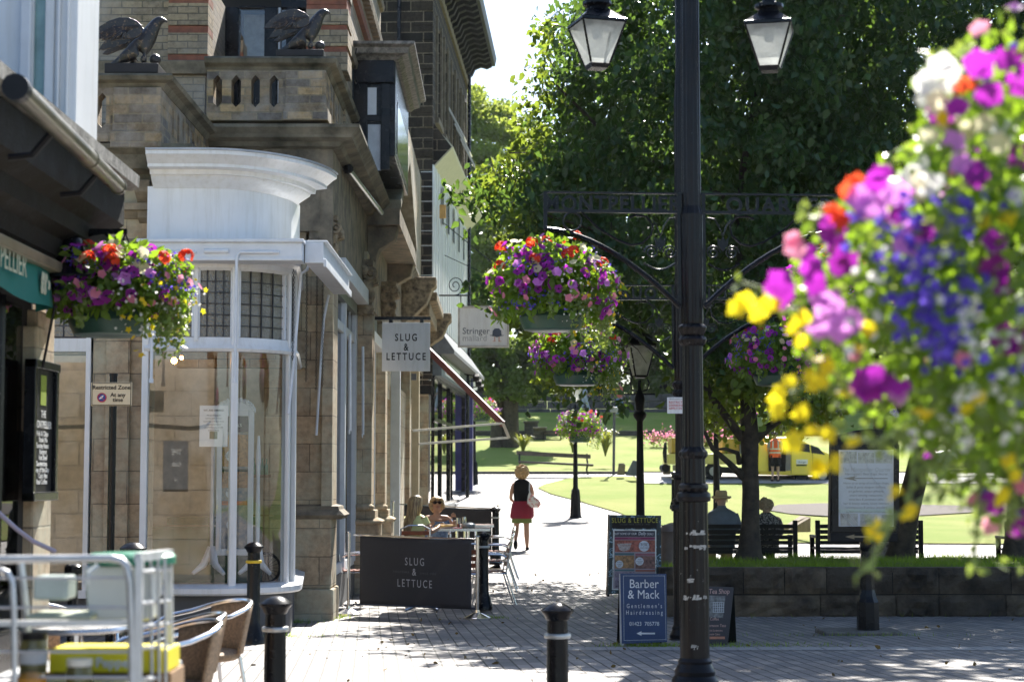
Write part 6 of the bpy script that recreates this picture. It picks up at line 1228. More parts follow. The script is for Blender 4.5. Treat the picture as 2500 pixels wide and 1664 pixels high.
sq = thing('flood_lamp', (X(1618, 63), 63, 1.6), 'round floodlight beside a tan stone at the far path', 'floodlight'); ob('housing', MB().tube([W(1617, 1142, 63), W(1625, 1142, 62.8)], [.13, .16], 12), BLACKM, sq, smooth=True); ob('mounting_stone', MB().box(X(1620, 63), X(1637, 63), 63, 63.3, Z(1158, 63), Z(1134, 63)), MC['tan stone'], sq, bevel=.03)
lt = thing('lectern_sign', (X(1142, 62), 62, g(62)), 'small tilted information board on two legs beside the farthest lamp', 'information board'); ob('panel', MB().prism([W(1134, 1085, 62), W(1151, 1077, 62), W(1151, 1079, 62), W(1134, 1088, 62)], (0, .5, 0)), WHITE, lt); ob('leg', MB().box(X(1139, 62), X(1143, 62), 62, 62.1, 1.3, Z(1082, 62)), BLACKM, lt)
bn = thing('litter_bin', (X(1636, 24.2), 24.2, g(24)), 'brown litter bin half hidden behind the rear sign post', 'bin'); xq = X(1640, 24.2)
ob('bin_body', MB().lathe([(.10, .0), (.14, .05), (.17, .3), (.19, .35), (.165, .4), (.155, .95), (.17, .98), (.14, 1.06), (0, 1.1)], (xq, 24.2, g(24.2)), 18), M('brown bin', (.20, .15, .12), .5), bn, smooth=True)
# ================================================================ foliage and flowers
def rot_frames(A, rng):
    """unit directions A -> two perpendicular unit vectors with random roll"""
    r = rng.normal(size=A.shape); B_ = np.cross(A, r); B_ /= np.linalg.norm(B_, axis=1)[:, None] + 1e-9; return B_, np.cross(A, B_)
def leaves(name, Pn, size, m, parent, seed=0, wid=.62, droop=.5, fold=.18, svar=.35, bias=None, updn=None):
    """many folded pointed leaves, each its own little blade, joined as one foliage mesh"""
    rng = np.random.default_rng(seed); n_ = len(Pn); Pn = np.asarray(Pn, float)
    A = rng.normal(size=(n_, 3)); A[:, 2] -= droop * 1.6
    if bias is not None: A += np.asarray(bias)
    A /= np.linalg.norm(A, axis=1)[:, None]; Bv, Nv = rot_frames(A, rng); L = size * (1 + svar * rng.uniform(-1, 1, n_))[:, None]; w_ = L * wid * .5; f = L * fold * rng.uniform(.3, 1.4, n_)[:, None]
    v0 = Pn; l1 = Pn + A * L * .32 + Bv * w_ + Nv * f * .6; l2 = Pn + A * L * .68 + Bv * w_ * .72 + Nv * f * .3; tip = Pn + A * L - Nv * f * .5
    r2 = Pn + A * L * .68 - Bv * w_ * .72 + Nv * f * .3; r1 = Pn + A * L * .32 - Bv * w_ + Nv * f * .6
    V_ = np.stack([v0, l1, l2, tip, r2, r1], 1).reshape(-1, 3); b_ = np.arange(n_)[:, None] * 6
    F_ = np.concatenate([b_ + np.array([[0, 1, 2, 3]]), b_ + np.array([[0, 3, 4, 5]])], 1).reshape(-1, 4)
    return put(name, arrmesh(name, V_, F_), m, parent)
def blooms(name, Pn, Nn, size, m, parent, lobes=5, seed=0, depth=.35, svar=.25, notch=.82, split=0):
    """open trumpet blooms: a lobed rim round a sunken throat"""
    rng = np.random.default_rng(seed); n_ = len(Pn); Pn = np.asarray(Pn, float); Nn = np.asarray(Nn, float); Nn = Nn / (np.linalg.norm(Nn, axis=1)[:, None] + 1e-9); Bv, Cv = rot_frames(Nn, rng)
    k = lobes * 2; R_ = size * (1 + svar * rng.uniform(-1, 1, n_))[:, None]; cols = [Pn - Nn * R_ * depth]
    for i in range(k):
        a = 2 * math.pi * i / k; q = (1 if i % 2 == 0 else notch) * (1 + .10 * rng.uniform(-1, 1, n_))[:, None]; cols.append(Pn + (Bv * math.cos(a) + Cv * math.sin(a)) * R_ * q + Nn * R_ * .22 * rng.uniform(-1, .8, n_)[:, None])
    V_ = np.stack(cols, 1).reshape(-1, 3); b_ = np.arange(n_)[:, None] * (k + 1); F_ = np.concatenate([b_ + np.array([[0, 1 + i, 1 + (i + 1) % k]]) for i in range(k)], 1).reshape(-1, 3)
    if not split:
        o = put(name, arrmesh(name, V_, F_), m, parent); o['kind'] = 'stuff'; return o
    F0 = F_[:k]; od = np.argsort(Pn[:, 1]); 
    for j in od[:split]: put(name, arrmesh(name, V_[j * (k + 1):(j + 1) * (k + 1)], F0), m, parent)
    if n_ > split: blooms(name, Pn[od[split:]], Nn[od[split:]], size, m, parent, lobes, seed, depth, svar, notch)
LBASK = leafmat('basket leaf', (.045, .11, .012), (.13, .22, .03), .45)
LSILV = leafmat('silvery leaf', (.08, .13, .04), (.20, .27, .10), .35)
def petal(name, c1, c2): return leafmat(name, c1, c2, .5, (min(1, c2[0] * 1.7), min(1, c2[1] * 1.7), min(1, c2[2] * 1.7)), .6)
PUR = petal('purple petal', (.15, .008, .19), (.38, .03, .40)); LIL = petal('lilac petal', (.45, .10, .60), (.65, .25, .70)); BLU_ = petal('lobelia petal', (.06, .035, .38), (.16, .10, .62)); RED_ = petal('scarlet petal', (.60, .02, .01), (.85, .09, .03))
YEL = petal('yellow petal', (.75, .45, .01), (.95, .68, .02)); PNK = petal('pink petal', (.60, .10, .25), (.80, .28, .38)); WHT = petal('white petal', (.70, .68, .60), (.85, .84, .78)); CRM = petal('cream petal', (.75, .60, .28), (.85, .75, .45)); THR = M('petal throat', (.05, .0, .07), .8)
def sph(n_, rng, zmin=-.5, zmax=1.0):
    z = rng.uniform(zmin, zmax, n_); a = rng.uniform(0, 2 * math.pi, n_); q = np.sqrt(1 - z * z); return np.stack([q * np.cos(a), q * np.sin(a), z], 1)
def basket(c, R_, label, seed, dens=1.0, hook=None, shade=0, scale=(1, 1, .78), bowl_r=.24, dots=1.0, lean=0, sp=0):
    rng = np.random.default_rng(seed); c = np.array(c, float); t = thing('hanging_basket', tuple(c - np.array([0, 0, R_ * .8])), label, 'flower basket', 'hanging baskets of summer flowers'); S = np.array(scale) * R_
    def pos(n_, zmin=-.5, zmax=1, r0=.8, r1=1.03, f=None):
        d = sph(n_, rng, zmin, zmax)
        if f is not None: d = d[f(d)]
        rr = rng.uniform(r0, r1, len(d))[:, None]; lump = 1 + .13 * np.sin(d[:, :1] * 7 + seed) * np.cos(d[:, 1:2] * 6 + seed) + .08 * np.sin(d[:, 2:3] * 9 + 2 * seed); return c + d * S * rr * lump, d
    ob('bowl', MB().lathe([(bowl_r * .72, -R_ * .70), (bowl_r * .86, -R_ * .68), (bowl_r * .98, -R_ * .54), (bowl_r * 1.0, -R_ * .48), (bowl_r * .95, -R_ * .44), (bowl_r * .9, -R_ * .15), (0, -R_ * .1)], tuple(c + np.array([-lean, 0, 0])), 28), M('dark green plastic', (.025, .075, .055), .35, var=.2), t, smooth=True)
    if hook is not None:
        h = MB()
        for a in (0, 2.1, 4.2): h.tube([tuple(hook), (c[0] + bowl_r * math.cos(a), c[1] + bowl_r * math.sin(a), c[2] - R_ * .4)], .004, 4)
        ob('chain', h, BLACKM, t)
    p, d = pos(int(3000 * dens), -.62, 1, .5, 1.02); leaves('foliage', p, .062, LBASK, t, seed, bias=d * .8, wid=.55)
    # trailing stems with silvery leaves
    tr_ = []
    for i in range(int(30 * dens)):
        a = rng.normal() * .75 if i % 5 else rng.uniform(0, 6.28); L_ = rng.uniform(.1, .42) * R_ * 1.5 * (1.5 if math.cos(a + lean * 20) > .3 else .8); p0 = c + np.array([math.cos(a) * S[0] * .86, math.sin(a) * S[1] * .86, -.15 * R_])
        for q in np.linspace(0, 1, 30): tr_.append(p0 + np.array([math.cos(a) * .10 * R_ * math.sin(q * 3) + rng.normal() * .012, math.sin(a) * .1 * R_ + rng.normal() * .012, -q * L_]))
    leaves('trailing_foliage', tr_, .036, LSILV, t, seed + 1, droop=.2)
    p, d = pos(int(210 * dens), -.6, .8, .93, 1.08); keep = (rng.random(len(p)) < np.where(d[:, 0] < .75, 1, .3)) & (np.sin(d[:, 0] * 6 + seed) + np.cos(d[:, 2] * 7 + seed * 2) > -.75); blooms('petunia_bloom', p[keep], (d + rng.normal(size=d.shape) * .35)[keep], .037, PUR, t, seed=seed + 2, split=100 * sp); 
    blooms('petunia_throat', (p + d * .004)[keep], d[keep], .009, THR, t, seed=seed + 2, depth=.0)
    p, d = pos(int(42 * dens), -.3, .9, .95, 1.12); blooms('lilac_bloom', p, d + rng.normal(size=d.shape) * .3, .035, LIL, t, seed=seed + 3, split=60 * sp)
    p, d = pos(int(1500 * dens * dots), -.5, .8, .86, 1.07, lambda d: (np.sin(d[:, 0] * 4 + seed) + np.cos(d[:, 2] * 5 + seed)) > .1); blooms('lobelia_bloom', p, d + rng.normal(size=d.shape) * .6, .0095, BLU_, t, 3, seed=seed + 4, depth=.1)
    cl = []; cd = []
    for i in range(int(11 * dens)):
        q, dd = pos(1, .35, .95, 1.0, 1.1); s_ = sph(26, rng, -.3, 1); cl += list(q + s_ * .042); cd += list(s_)
    if cl: blooms('geranium_bloom', cl, cd, .017, RED_, t, seed=seed + 5, depth=.1)
    p, d = pos(int(26 * dens), .25, .95, .98, 1.1); blooms('cream_bloom', p, d + rng.normal(size=d.shape) * .3, .034, CRM, t, seed=seed + 6, split=50 * sp)
    p, d = pos(int(130 * dens), -.9, .25, 1.0, 1.2, lambda d: d[:, 0] > .25); p[:, 2] -= rng.uniform(0, .5, len(p)) * R_ * .6; blooms('bidens_bloom', p, d + rng.normal(size=d.shape) * .5, .019, YEL, t, seed=seed + 7, depth=.1, notch=.6)
    p, d = pos(int(400 * dens * dots), -.75, .5, .98, 1.14, lambda d: d[:, 0] > .1); p[:, 2] -= rng.uniform(0, .4, len(p)) * R_ * .5; blooms('bacopa_bloom', p, d + rng.normal(size=d.shape) * .5, .0085, WHT, t, seed=seed + 8, depth=.1)
    p, d = pos(int(34 * dens), -.5, .5, 1.02, 1.16); blooms('pink_bloom', p, d + rng.normal(size=d.shape) * .3, .028, PNK, t, seed=seed + 9, split=60 * sp)
    return t
def bc(px, py, Y): return tuple(W(px, py, Y))
basket(bc(1347, 704, 12.9), .45, 'large hanging basket of purple petunias on the left arm of the front sign post', 3, 1.15, A1(1.06, Z(575, 13)) if False else (X(1330, 12.9), 12.9, Z(585, 12.9)), sp=1)
basket(bc(1408, 868, 17.7), .43, 'shaded hanging basket on the rear sign post, just under the large one', 7, .9, (X(1412, 17.7), 17.7, Z(775, 17.7)))
basket(bc(1896, 868, 17.9), .44, 'shaded hanging basket on the right arm of the rear sign post', 11, .8, (X(1913, 17.9), 17.9, Z(775, 17.9)))
basket(bc(2052, 716, 13.1), .42, 'hanging basket half hidden behind the big blurred flowers', 13, .9, (X(2060, 13.1), 13.1, Z(585, 13.1)))
basket(bc(290, 706, 10.0), .385, 'hanging basket of mixed flowers on the pub bracket above the restricted zone sign', 17, 1.2, (X(296, 10), 10, Z(570, 10)), scale=(1, 1, .70), bowl_r=.22, lean=.06, sp=1)
basket(bc(1415, 1042, 49.9), .62, 'round flower basket wrapped around the lamp standard by the lawn', 23, 1.1, bowl_r=.3, dots=.6)
basket(bc(1176, 1002, 61.3), .55, 'small distant flower basket on the farthest lamp standard', 29, .8, bowl_r=.3, dots=.4)
basket(bc(1795, 1022, 36), .40, 'dark hanging basket in shade on the lamp column behind the young tree', 31, .6, dots=.4)
# ---- the big blurred basket close to the camera on the right
bk = thing('flower_basket', tuple(W(2520, 1000, 3.4)), 'huge out of focus basket of petunias and daisies close up on the right', 'flower basket')
rng = np.random.default_rng(99); cB = np.array(W(2600, 660, 3.5)); RB = .50
BND = [(0, 2440), (90, 2340), (140, 2262), (300, 2235), (400, 2150), (450, 2095), (500, 2030), (600, 1965), (700, 1905), (790, 1935), (900, 2010), (1000, 2110), (1100, 2230), (1200, 2340), (1330, 2440)]
def frontpos(n_, r0, r1, zs=1.0):
    """points in the hanging mass of plants, which tapers to a point on its left"""
    d = sph(n_ * 2, rng, -.95, .95); p = cB + d * np.array([RB * 1.18, RB * .8, RB * 1.08 * zs]) * rng.uniform(r0, r1, n_ * 2)[:, None]; c_ = (p - np.array([0, 0, HCAM])) @ np.array(ROT)
    px = 1250 + FPX * c_[:, 0] / -c_[:, 2]; py = 832 - FPX * c_[:, 1] / -c_[:, 2]; k = px > np.interp(py, [q[0] for q in BND], [q[1] for q in BND]) + rng.normal(size=len(px)) * 14; return p[k][:n_], d[k][:n_]
p, d = frontpos(8500, .45, 1.0, .98); leaves('foliage', p, .033, leafmat('sunny basket leaf', (.05, .11, .015), (.15, .24, .04), .5, None, .3), bk, 5, wid=.6)
p, d = frontpos(1600, .9, 1.06, .98); leaves('silver_foliage', p, .026, LSILV, bk, 6)
for nm_, mm_, nn_, rr_ in (('scattered_purple_bloom', PUR, 44, .024), ('scattered_lilac_bloom', LIL, 36, .022), ('scattered_pink_bloom', PNK, 26, .019), ('scattered_white_bloom', WHT, 30, .014), ('scattered_lobelia_bloom', BLU_, 110, .010)): p, d = frontpos(nn_, 1.0, 1.05, .98); blooms(nm_, p, d + np.array([-.2, -.8, .1]) + rng.normal(size=d.shape) * .4, rr_, mm_, bk, seed=nn_)
tr_ = []; st_ = MB()
def stem(pts, Y, r_=.0032, lv=10):
    P_ = [W(a, b_, Y + .03 * math.sin(i)) for i, (a, b_) in enumerate(pts)]; st_.tube(P_, r_, 5)
    for a, b_ in zip(P_, P_[1:]):
        for q in range(lv): tr_.append(np.array(a.lerp(b_, q / lv)) + rng.normal(size=3) * .007)
stem([(2300, 780), (2100, 800), (1980, 760), (1880, 745), (1815, 745)], 3.3, lv=4); stem([(2250, 860), (2060, 850), (1960, 800), (1850, 700), (1810, 690)], 3.35, lv=5); stem([(2300, 950), (2150, 960), (2020, 910), (1960, 870)], 3.3, lv=6)
stem([(2200, 900), (2100, 960), (1990, 930), (1930, 960)], 3.3, lv=5); stem([(2260, 1000), (2140, 1080), (2040, 1055), (1975, 1040)], 3.25, lv=4); stem([(2350, 1050), (2280, 1200), (2170, 1270), (2140, 1300)], 3.2, lv=5); stem([(2180, 1270), (2130, 1370), (2085, 1410)], 3.2, lv=9)
stem([(2300, 900), (2240, 1080), (2215, 1250)], 3.3, lv=6); stem([(2400, 1000), (2390, 1200), (2380, 1390)], 3.3, lv=14); stem([(2440, 1000), (2450, 1150), (2445, 1310)], 3.35, lv=14); stem([(2330, 960), (2320, 1100), (2240, 1150)], 3.3, lv=14); stem([(2480, 1000), (2490, 1180), (2470, 1240)], 3.3, lv=14)
stem([(2170, 560), (2050, 520), (1975, 530), (1960, 500)], 3.3, lv=8)
ob('stem', st_, M('pale green stem', (.22, .30, .09), .6), bk)
p, d = frontpos(1500, .85, 1.1, 1.0); sel = (p[:, 2] < cB[2] - .18); leaves('trailing_foliage', np.concatenate([np.array(tr_), p[sel] + np.array([0, 0, -.06])]), .026, LSILV, bk, 8, droop=.3)
def bl(name, lst, r_, m_, Y=3.22, lobes=5, jit=.3, notch=.82):
    P_ = []; Nn = []; S_ = []
    for q in lst:
        a, b_ = q[:2]; P_.append(np.array(W(a, b_, Y + rng.uniform(-.06, .08)))); Nn.append(np.array([-.35, -.9, .25]) + rng.normal(size=3) * jit)
    return blooms(name, P_, Nn, r_, m_, bk, lobes, seed=len(lst), svar=.2, notch=notch, split=0 if r_ < .015 else 100)
bl('petunia_bloom', [(2381, 426), (2430, 590), (2425, 655), (1980, 655), (2047, 600), (2149, 420), (2297, 273), (2414, 232), (2460, 140), (2131, 915), (2160, 935), (2197, 946), (2456, 827), (2030, 560), (2060, 640), (1975, 620), (2140, 445), (2490, 200), (2390, 155), (2500, 380), (2110, 930), (2440, 690), (2480, 830), (2240, 580), (2120, 960), (1990, 690), (1905, 690), (1900, 720), (2335, 262)], .029, PUR)
bl('petunia_throat', [(2384, 428), (2433, 592)], .010, THR, 3.18, jit=.05)
bl('lilac_bloom', [(2001, 722), (2169, 467), (2123, 503), (2195, 470), (2236, 564), (2020, 770), (2030, 740), (2105, 480), (2215, 585), (2080, 780), (2000, 800), (2330, 345), (2180, 520), (2050, 800)], .028, LIL)
bl('pink_bloom', [(1940, 600), (1935, 585), (1950, 615), (2310, 430), (2390, 150)], .020, PNK)
bl('geranium_bloom', [(2083, 457), (2070, 465), (2032, 513), (2045, 530), (2020, 505), (2095, 445), (2353, 207), (2375, 205), (2340, 215), (2056, 540), (2110, 450)], .019, RED_)
bl('white_bloom', [(2277, 212), (2256, 200), (2302, 166), (2290, 185), (2256, 248), (2230, 426), (2245, 400), (2215, 440), (2270, 230), (2320, 200), (2435, 304), (2450, 320), (2420, 330), (2265, 450), (2310, 290), (2300, 160), (2330, 185)], .027, WHT, jit=.5)
bl('cream_bloom', [(2245, 440), (2320, 300), (2355, 320), (2440, 350), (2290, 250), (2400, 300), (2250, 470), (2270, 330)], .024, CRM)
bl('yellow_bloom', [(1800, 750), (1820, 735), (1805, 757), (1860, 745), (1850, 765), (1875, 740), (1890, 742), (1960, 780), (1935, 800), (1940, 790), (2015, 894), (2005, 930), (1990, 935), (2020, 905), (1913, 938), (1895, 975), (1905, 955), (1930, 930), (1949, 1012), (1960, 1005), (1987, 1048), (2020, 1060), (1940, 1070), (1945, 1090), (1975, 1055), (2081, 1078), (2042, 1133), (2040, 1125), (1996, 1147), (2000, 1135), (2180, 1205), (2190, 1195), (2216, 1257), (2225, 1245), (2142, 1288), (2135, 1300), (2150, 1280), (2442, 1216), (2450, 1205), (2461, 1125), (2379, 971), (2360, 996), (2257, 1004), (2255, 1012), (1975, 915), (2005, 870), (2040, 820), (2120, 800), (1960, 840), (1925, 1085), (1900, 1000), (2400, 540), (2450, 530), (2470, 535), (2125, 805), (2300, 290), (2480, 1160), (2390, 970), (2090, 850), (1955, 830), (2060, 960)], .0185, YEL, 3.2, notch=.7, jit=.6)
lb = []
for cx_, cy_, sx, sy, n_ in ((2280, 730, 95, 110, 100), (2215, 545, 80, 60, 26), (2350, 520, 90, 70, 30), (2230, 640, 80, 70, 32), (2310, 850, 60, 60, 34)): lb += [(cx_ + rng.normal() * sx * .6, cy_ + rng.normal() * sy * .6) for _ in range(n_)]
bl('lobelia_bloom', lb, .011, BLU_, 3.2, 3, .5)
bl('bacopa_bloom', [(rng.uniform(2340, 2500), rng.uniform(700, 1000)) for _ in range(60)] + [(rng.uniform(2200, 2500), rng.uniform(950, 1100)) for _ in range(24)] + [(rng.uniform(2050, 2330), rng.uniform(600, 900)) for _ in range(24)], .009, WHT, 3.2, 5, .5)
# ---- the near trees
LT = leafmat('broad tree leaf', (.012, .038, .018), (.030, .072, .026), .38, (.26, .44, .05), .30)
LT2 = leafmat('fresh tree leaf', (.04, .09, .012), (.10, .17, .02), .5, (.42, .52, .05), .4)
BARK = M('dark bark', (.035, .027, .020), .95, var=.6, scale=8, bmp=1, col2=(.09, .07, .05))
EDGE = [(-520, 1800), (-300, 1620), (-100, 1400), (0, 1338), (60, 1292), (130, 1262), (200, 1244), (260, 1226), (330, 1236), (380, 1196), (430, 1150), (450, 1112), (480, 1110), (520, 1168), (560, 1185), (620, 1185), (700, 1160), (740, 1195), (800, 1240), (860, 1290), (930, 1300), (1010, 1420), (1100, 1690)]
LOW = [(1100, 500), (1180, 640), (1240, 740), (1300, 950), (1350, 968), (1430, 955), (1510, 965), (1560, 960), (1600, 980), (1660, 1040), (1720, 1065), (1760, 1080), (1800, 1040), (1860, 1085), (1920, 1085), (1970, 1060), (2010, 1000), (2100, 1030), (2300, 1080), (2500, 1100), (3000, 1100)]
def lerp(tb, x):
    if x <= tb[0][0]: return tb[0][1]
    for (a, b_), (c, d_) in zip(tb, tb[1:]):
        if x <= c: return b_ + (d_ - b_) * (x - a) / (c - a)
    return tb[-1][1]
def near_tree(label, px_lo, px_hi, Ylo, Yhi, ncl, trunk, limbs, seed, m_, size=.108, per=128, extra=(), cr=(.22, .55)):
    rng = np.random.default_rng(seed); t = thing('broadleaf_tree', tuple(trunk[0][0]), label, 'tree')
    ob('trunk', MB().tube([q[0] for q in trunk], [q[1] for q in trunk], 14), BARK, t, smooth=True)
    P_ = []; cents = []; k = 0; hi = []; fr_ = []
    while k < ncl:
        px, py = rng.uniform(px_lo, px_hi), rng.uniform(-520, 1090)
        Y = rng.uniform(Ylo, Yhi)
        if px < lerp(EDGE, py) + 14 or py > lerp(LOW, px) - 14: continue
        edge = min(px - lerp(EDGE, py), lerp(LOW, px) - py); rad = rng.uniform(*cr) * (.45 if edge < 45 else (.75 if edge < 110 else 1))
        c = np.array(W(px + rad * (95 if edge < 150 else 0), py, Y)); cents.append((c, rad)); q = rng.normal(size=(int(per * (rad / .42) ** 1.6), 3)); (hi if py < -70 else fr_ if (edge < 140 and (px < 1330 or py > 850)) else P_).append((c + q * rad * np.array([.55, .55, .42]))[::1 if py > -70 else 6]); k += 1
    def clear(q):       # clumps that would hide the park lanterns and the terrace walk are not grown
        y_ = q[:, 1].mean(); a = 1218 + FPX * q[:, 0].mean() / y_; b_ = 1160 - FPX * (q[:, 2].mean() - HCAM) / y_
        return not (1480 < a < 1665 and 765 < b_ < 985 or 1375 < a < 1440 and 930 < b_ < 1010)
    P_ = [q for q in P_ if clear(q)]; fr_ = [q for q in fr_ if clear(q)]
    for a, b_, Y, r_, n_ in extra: c = np.array(W(a, b_, Y)); P_.append(c + rng.normal(size=(n_, 3)) * r_); cents.append((c, r_))
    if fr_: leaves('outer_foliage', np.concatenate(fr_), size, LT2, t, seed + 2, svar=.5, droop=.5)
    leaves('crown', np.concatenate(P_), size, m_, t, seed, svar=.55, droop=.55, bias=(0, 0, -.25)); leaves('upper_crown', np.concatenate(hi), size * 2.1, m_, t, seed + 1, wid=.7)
    lb_ = MB()
    for pts, r0 in limbs: lb_.tube([W(*p) for p in pts], [r0 * (1 - .75 * i / (len(pts) - 1)) for i in range(len(pts))], 9)
    if limbs: ob('limb', lb_, BARK, t, smooth=True)
    tw_ = MB(); r_ = random.Random(seed)
    for c, rad in r_.sample(cents, min(len(cents), 170)):
        d = Vector(c); e = d + Vector((r_.uniform(-.5, .5), r_.uniform(-.4, .4), r_.uniform(-.15, .35))); tw_.tube([d, (d + e) / 2 + Vector((0, 0, .05)), e], [.004, .007, .010], 4)
    ob('twig', tw_, BARK, t)
    return t
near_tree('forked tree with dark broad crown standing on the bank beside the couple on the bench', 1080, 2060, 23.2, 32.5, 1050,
    [(W(1828, 1372, 24.9), .24), (W(1830, 1345, 24.9), .17), (W(1832, 1280, 24.9), .128), (W(1833, 1200, 24.9), .12), (W(1830, 1120, 24.9), .115), (W(1830, 1065, 25), .13), (W(1828, 1020, 25), .12), (W(1822, 960, 25.2), .09), (W(1815, 800, 25.5), .08), (W(1800, 500, 26), .06)],
    [(((1835, 1080, 25), (1880, 1040, 25.1), (1930, 1005, 25.3), (1985, 980, 25.6), (2060, 900, 26)), .075), (((1812, 1070, 25), (1775, 1020, 24.9), (1735, 965, 24.8), (1690, 860, 24.7), (1640, 720, 24.6), (1450, 560, 24.5), (1250, 500, 24.3)), .065), (((1815, 1165, 24.9), (1780, 1130, 24.7), (1740, 1095, 24.5), (1718, 1050, 24.4), (1700, 960, 24.4)), .055), (((1806, 1130, 24.9), (1800, 1105, 24.8), (1770, 1095, 24.7), (1735, 1097, 24.6)), .045),
     (((1800, 500, 26), (1500, 350, 25.8), (1350, 200, 25.5)), .06), (((1800, 500, 26), (1850, 200, 25.8), (1900, 0, 25.5)), .06)], 21, LT,
    extra=[(1130, 470, 24.2, .16, 40), (1175, 470, 24.2, .2, 60), (1100, 460, 24.2, .06, 12), (1210, 500, 24.2, .25, 90), (1160, 700, 24.4, .1, 30), (1190, 715, 24.4, .12, 40), (1510, 985, 24.3, .09, 30), (1440, 975, 24.3, .12, 30), (1330, 965, 24.4, .12, 30), (1290, 1000, 24.4, .03, 2)])
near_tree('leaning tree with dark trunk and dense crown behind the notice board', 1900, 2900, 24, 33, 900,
    [(W(2188, 1400, 26.3), .24), (W(2200, 1340, 26.3), .19), (W(2215, 1250, 26.2), .175), (W(2245, 1130, 26.1), .165), (W(2270, 1050, 26), .17), (W(2300, 900, 26), .14), (W(2330, 600, 26), .10)],
    [(((2250, 1100, 26.1), (2180, 950, 26), (2100, 760, 26), (2000, 500, 26)), .09), (((2300, 900, 26), (2420, 700, 26), (2550, 500, 26)), .09)], 33, LT, cr=(.3, .62))
bt_ = near_tree('pale barked birch whose white streaked trunk shows under the notice board', 2080, 2500, 28.5, 31, 90,
    [(W(2160, 1395, 26.9), .22), (W(2160, 1330, 26.9), .155), (W(2158, 1200, 26.9), .13), (W(2150, 1000, 27), .12), (W(2140, 500, 27.3), .1)], [], 44, LT2)
m, n, b = newmat('birch bark'); t_ = noise(n, 9, 6, .8); n.links.new(ramp(n, t_.outputs[0], [(.4, (.03, .025, .02)), (.52, (.30, .27, .24)), (.7, (.5, .47, .43))]).outputs[0], b.inputs['Base Color']); b.inputs['Roughness'].default_value = .8
[c_ for c_ in bt_.children if c_.name.startswith('trunk')][0].data.materials[0] = m
near_tree('tree trunk at the right picture edge with foliage above the flowers', 2500, 3000, 25, 30, 90, [(W(2478, 1400, 25.5), .25), (W(2484, 1300, 25.5), .16), (W(2490, 1100, 25.5), .14), (W(2490, 700, 25.5), .12)], [], 55, LT)
# ---- far trees
LF1 = leafmat('far bright leaf', (.07, .13, .02), (.16, .24, .035), .5, (.55, .62, .10), .6); LF2 = leafmat('far mid leaf', (.035, .08, .018), (.085, .14, .03), .45, (.35, .45, .08), .6); LF3 = leafmat('far dark leaf', (.015, .04, .014), (.04, .075, .025), .4, (.15, .25, .05), .6)
def far_tree(label, px, ytop, ybot, Y, wpx, m_, n_, seed, trunk=None, size=.26, depth=1.0):
    rng = np.random.default_rng(seed); zt, zb = Z(ytop, Y), Z(ybot, Y); c = np.array([X(px, Y), Y, (zt + zb) / 2]); rx = wpx * Y / FPX / 2; rz_ = (zt - zb) / 2
    t = thing('far_tree', (c[0], Y, g(Y)), label, 'tree', 'trees beyond the park lawn'); P_ = []
    for i in range(int(30 + n_ / 260)):
        d = rng.normal(size=3); d /= np.linalg.norm(d); q = rng.uniform(.45, .92); cc = c + d * np.array([rx, rx * depth, rz_]) * q; rr = rng.uniform(.13, .26) * min(rx, rz_) * 1.2; v = rng.normal(size=(int(n_ / (30 + n_ / 260)), 3)); v /= np.linalg.norm(v, axis=1)[:, None]; P_.append(cc + v * rr * rng.uniform(.5, 1.1, (len(v), 1)) * np.array([1.1, 1.1, .7]))
    leaves('crown', np.concatenate(P_), size, m_, t, seed, wid=.8, droop=.1)
    tk = trunk or [(px, ybot + 40, px, ytop + (ybot - ytop) * .5, .3)]
    for a, y0_, b_, y1_, r_ in tk: ob('trunk', MB().tube([Vector((X(a, Y), Y, g(Y) - .3)), W((a + b_) / 2 + 2, (y0_ + y1_) / 2, Y), W(b_, y1_, Y)], [r_ * 1.25, r_, r_ * .6], 10), BARK, t, smooth=True)
    return t
far_tree('tall bright green tree right beside the dark building against the sky', 1175, 185, 620, 112, 260, LF1, 16000, 61)
far_tree('bright tree lower down between the building and the near crown', 1165, 520, 900, 104, 230, LF1, 14000, 62)
far_tree('mid green tree with a rounded top behind the bright ones', 1290, 230, 800, 120, 260, LF2, 13000, 63)
far_tree('leafy garden tree with two trunks on the shaded slope', 1240, 790, 985, 80, 290, LF2, 17000, 64, [(1212, 1085, 1216, 880, .28), (1247, 1070, 1243, 860, .34)], .20)
for i, (px, yt, yb_, Y, w_, mm) in enumerate(((1400, 300, 975, 104, 350, LF3), (1560, 250, 980, 107, 380, LF3), (1740, 300, 985, 103, 360, LF3), (1920, 250, 1000, 107, 380, LF3), (2110, 300, 1000, 104, 380, LF3), (2300, 250, 1010, 107, 380, LF3), (2500, 280, 1020, 103, 380, LF3))):
    far_tree(('dark tree closing the view beyond the lawn behind the %s' % ('first lamp standard', 'nearest park lamp', 'parked truck bed', 'truck cab', 'notice board', 'leaning trunk', 'right edge trunk')[i]), px, yt, yb_, Y, w_, mm, 14000, 70 + i, size=.40)
far_tree('low mid green tree over the boundary wall behind the lamp basket', 1440, 860, 990, 103, 200, LF2, 6000, 81, size=.2)
far_tree('low mid green tree over the boundary wall between the two posts', 1620, 840, 1000, 103, 220, LF2, 6000, 82, size=.2)
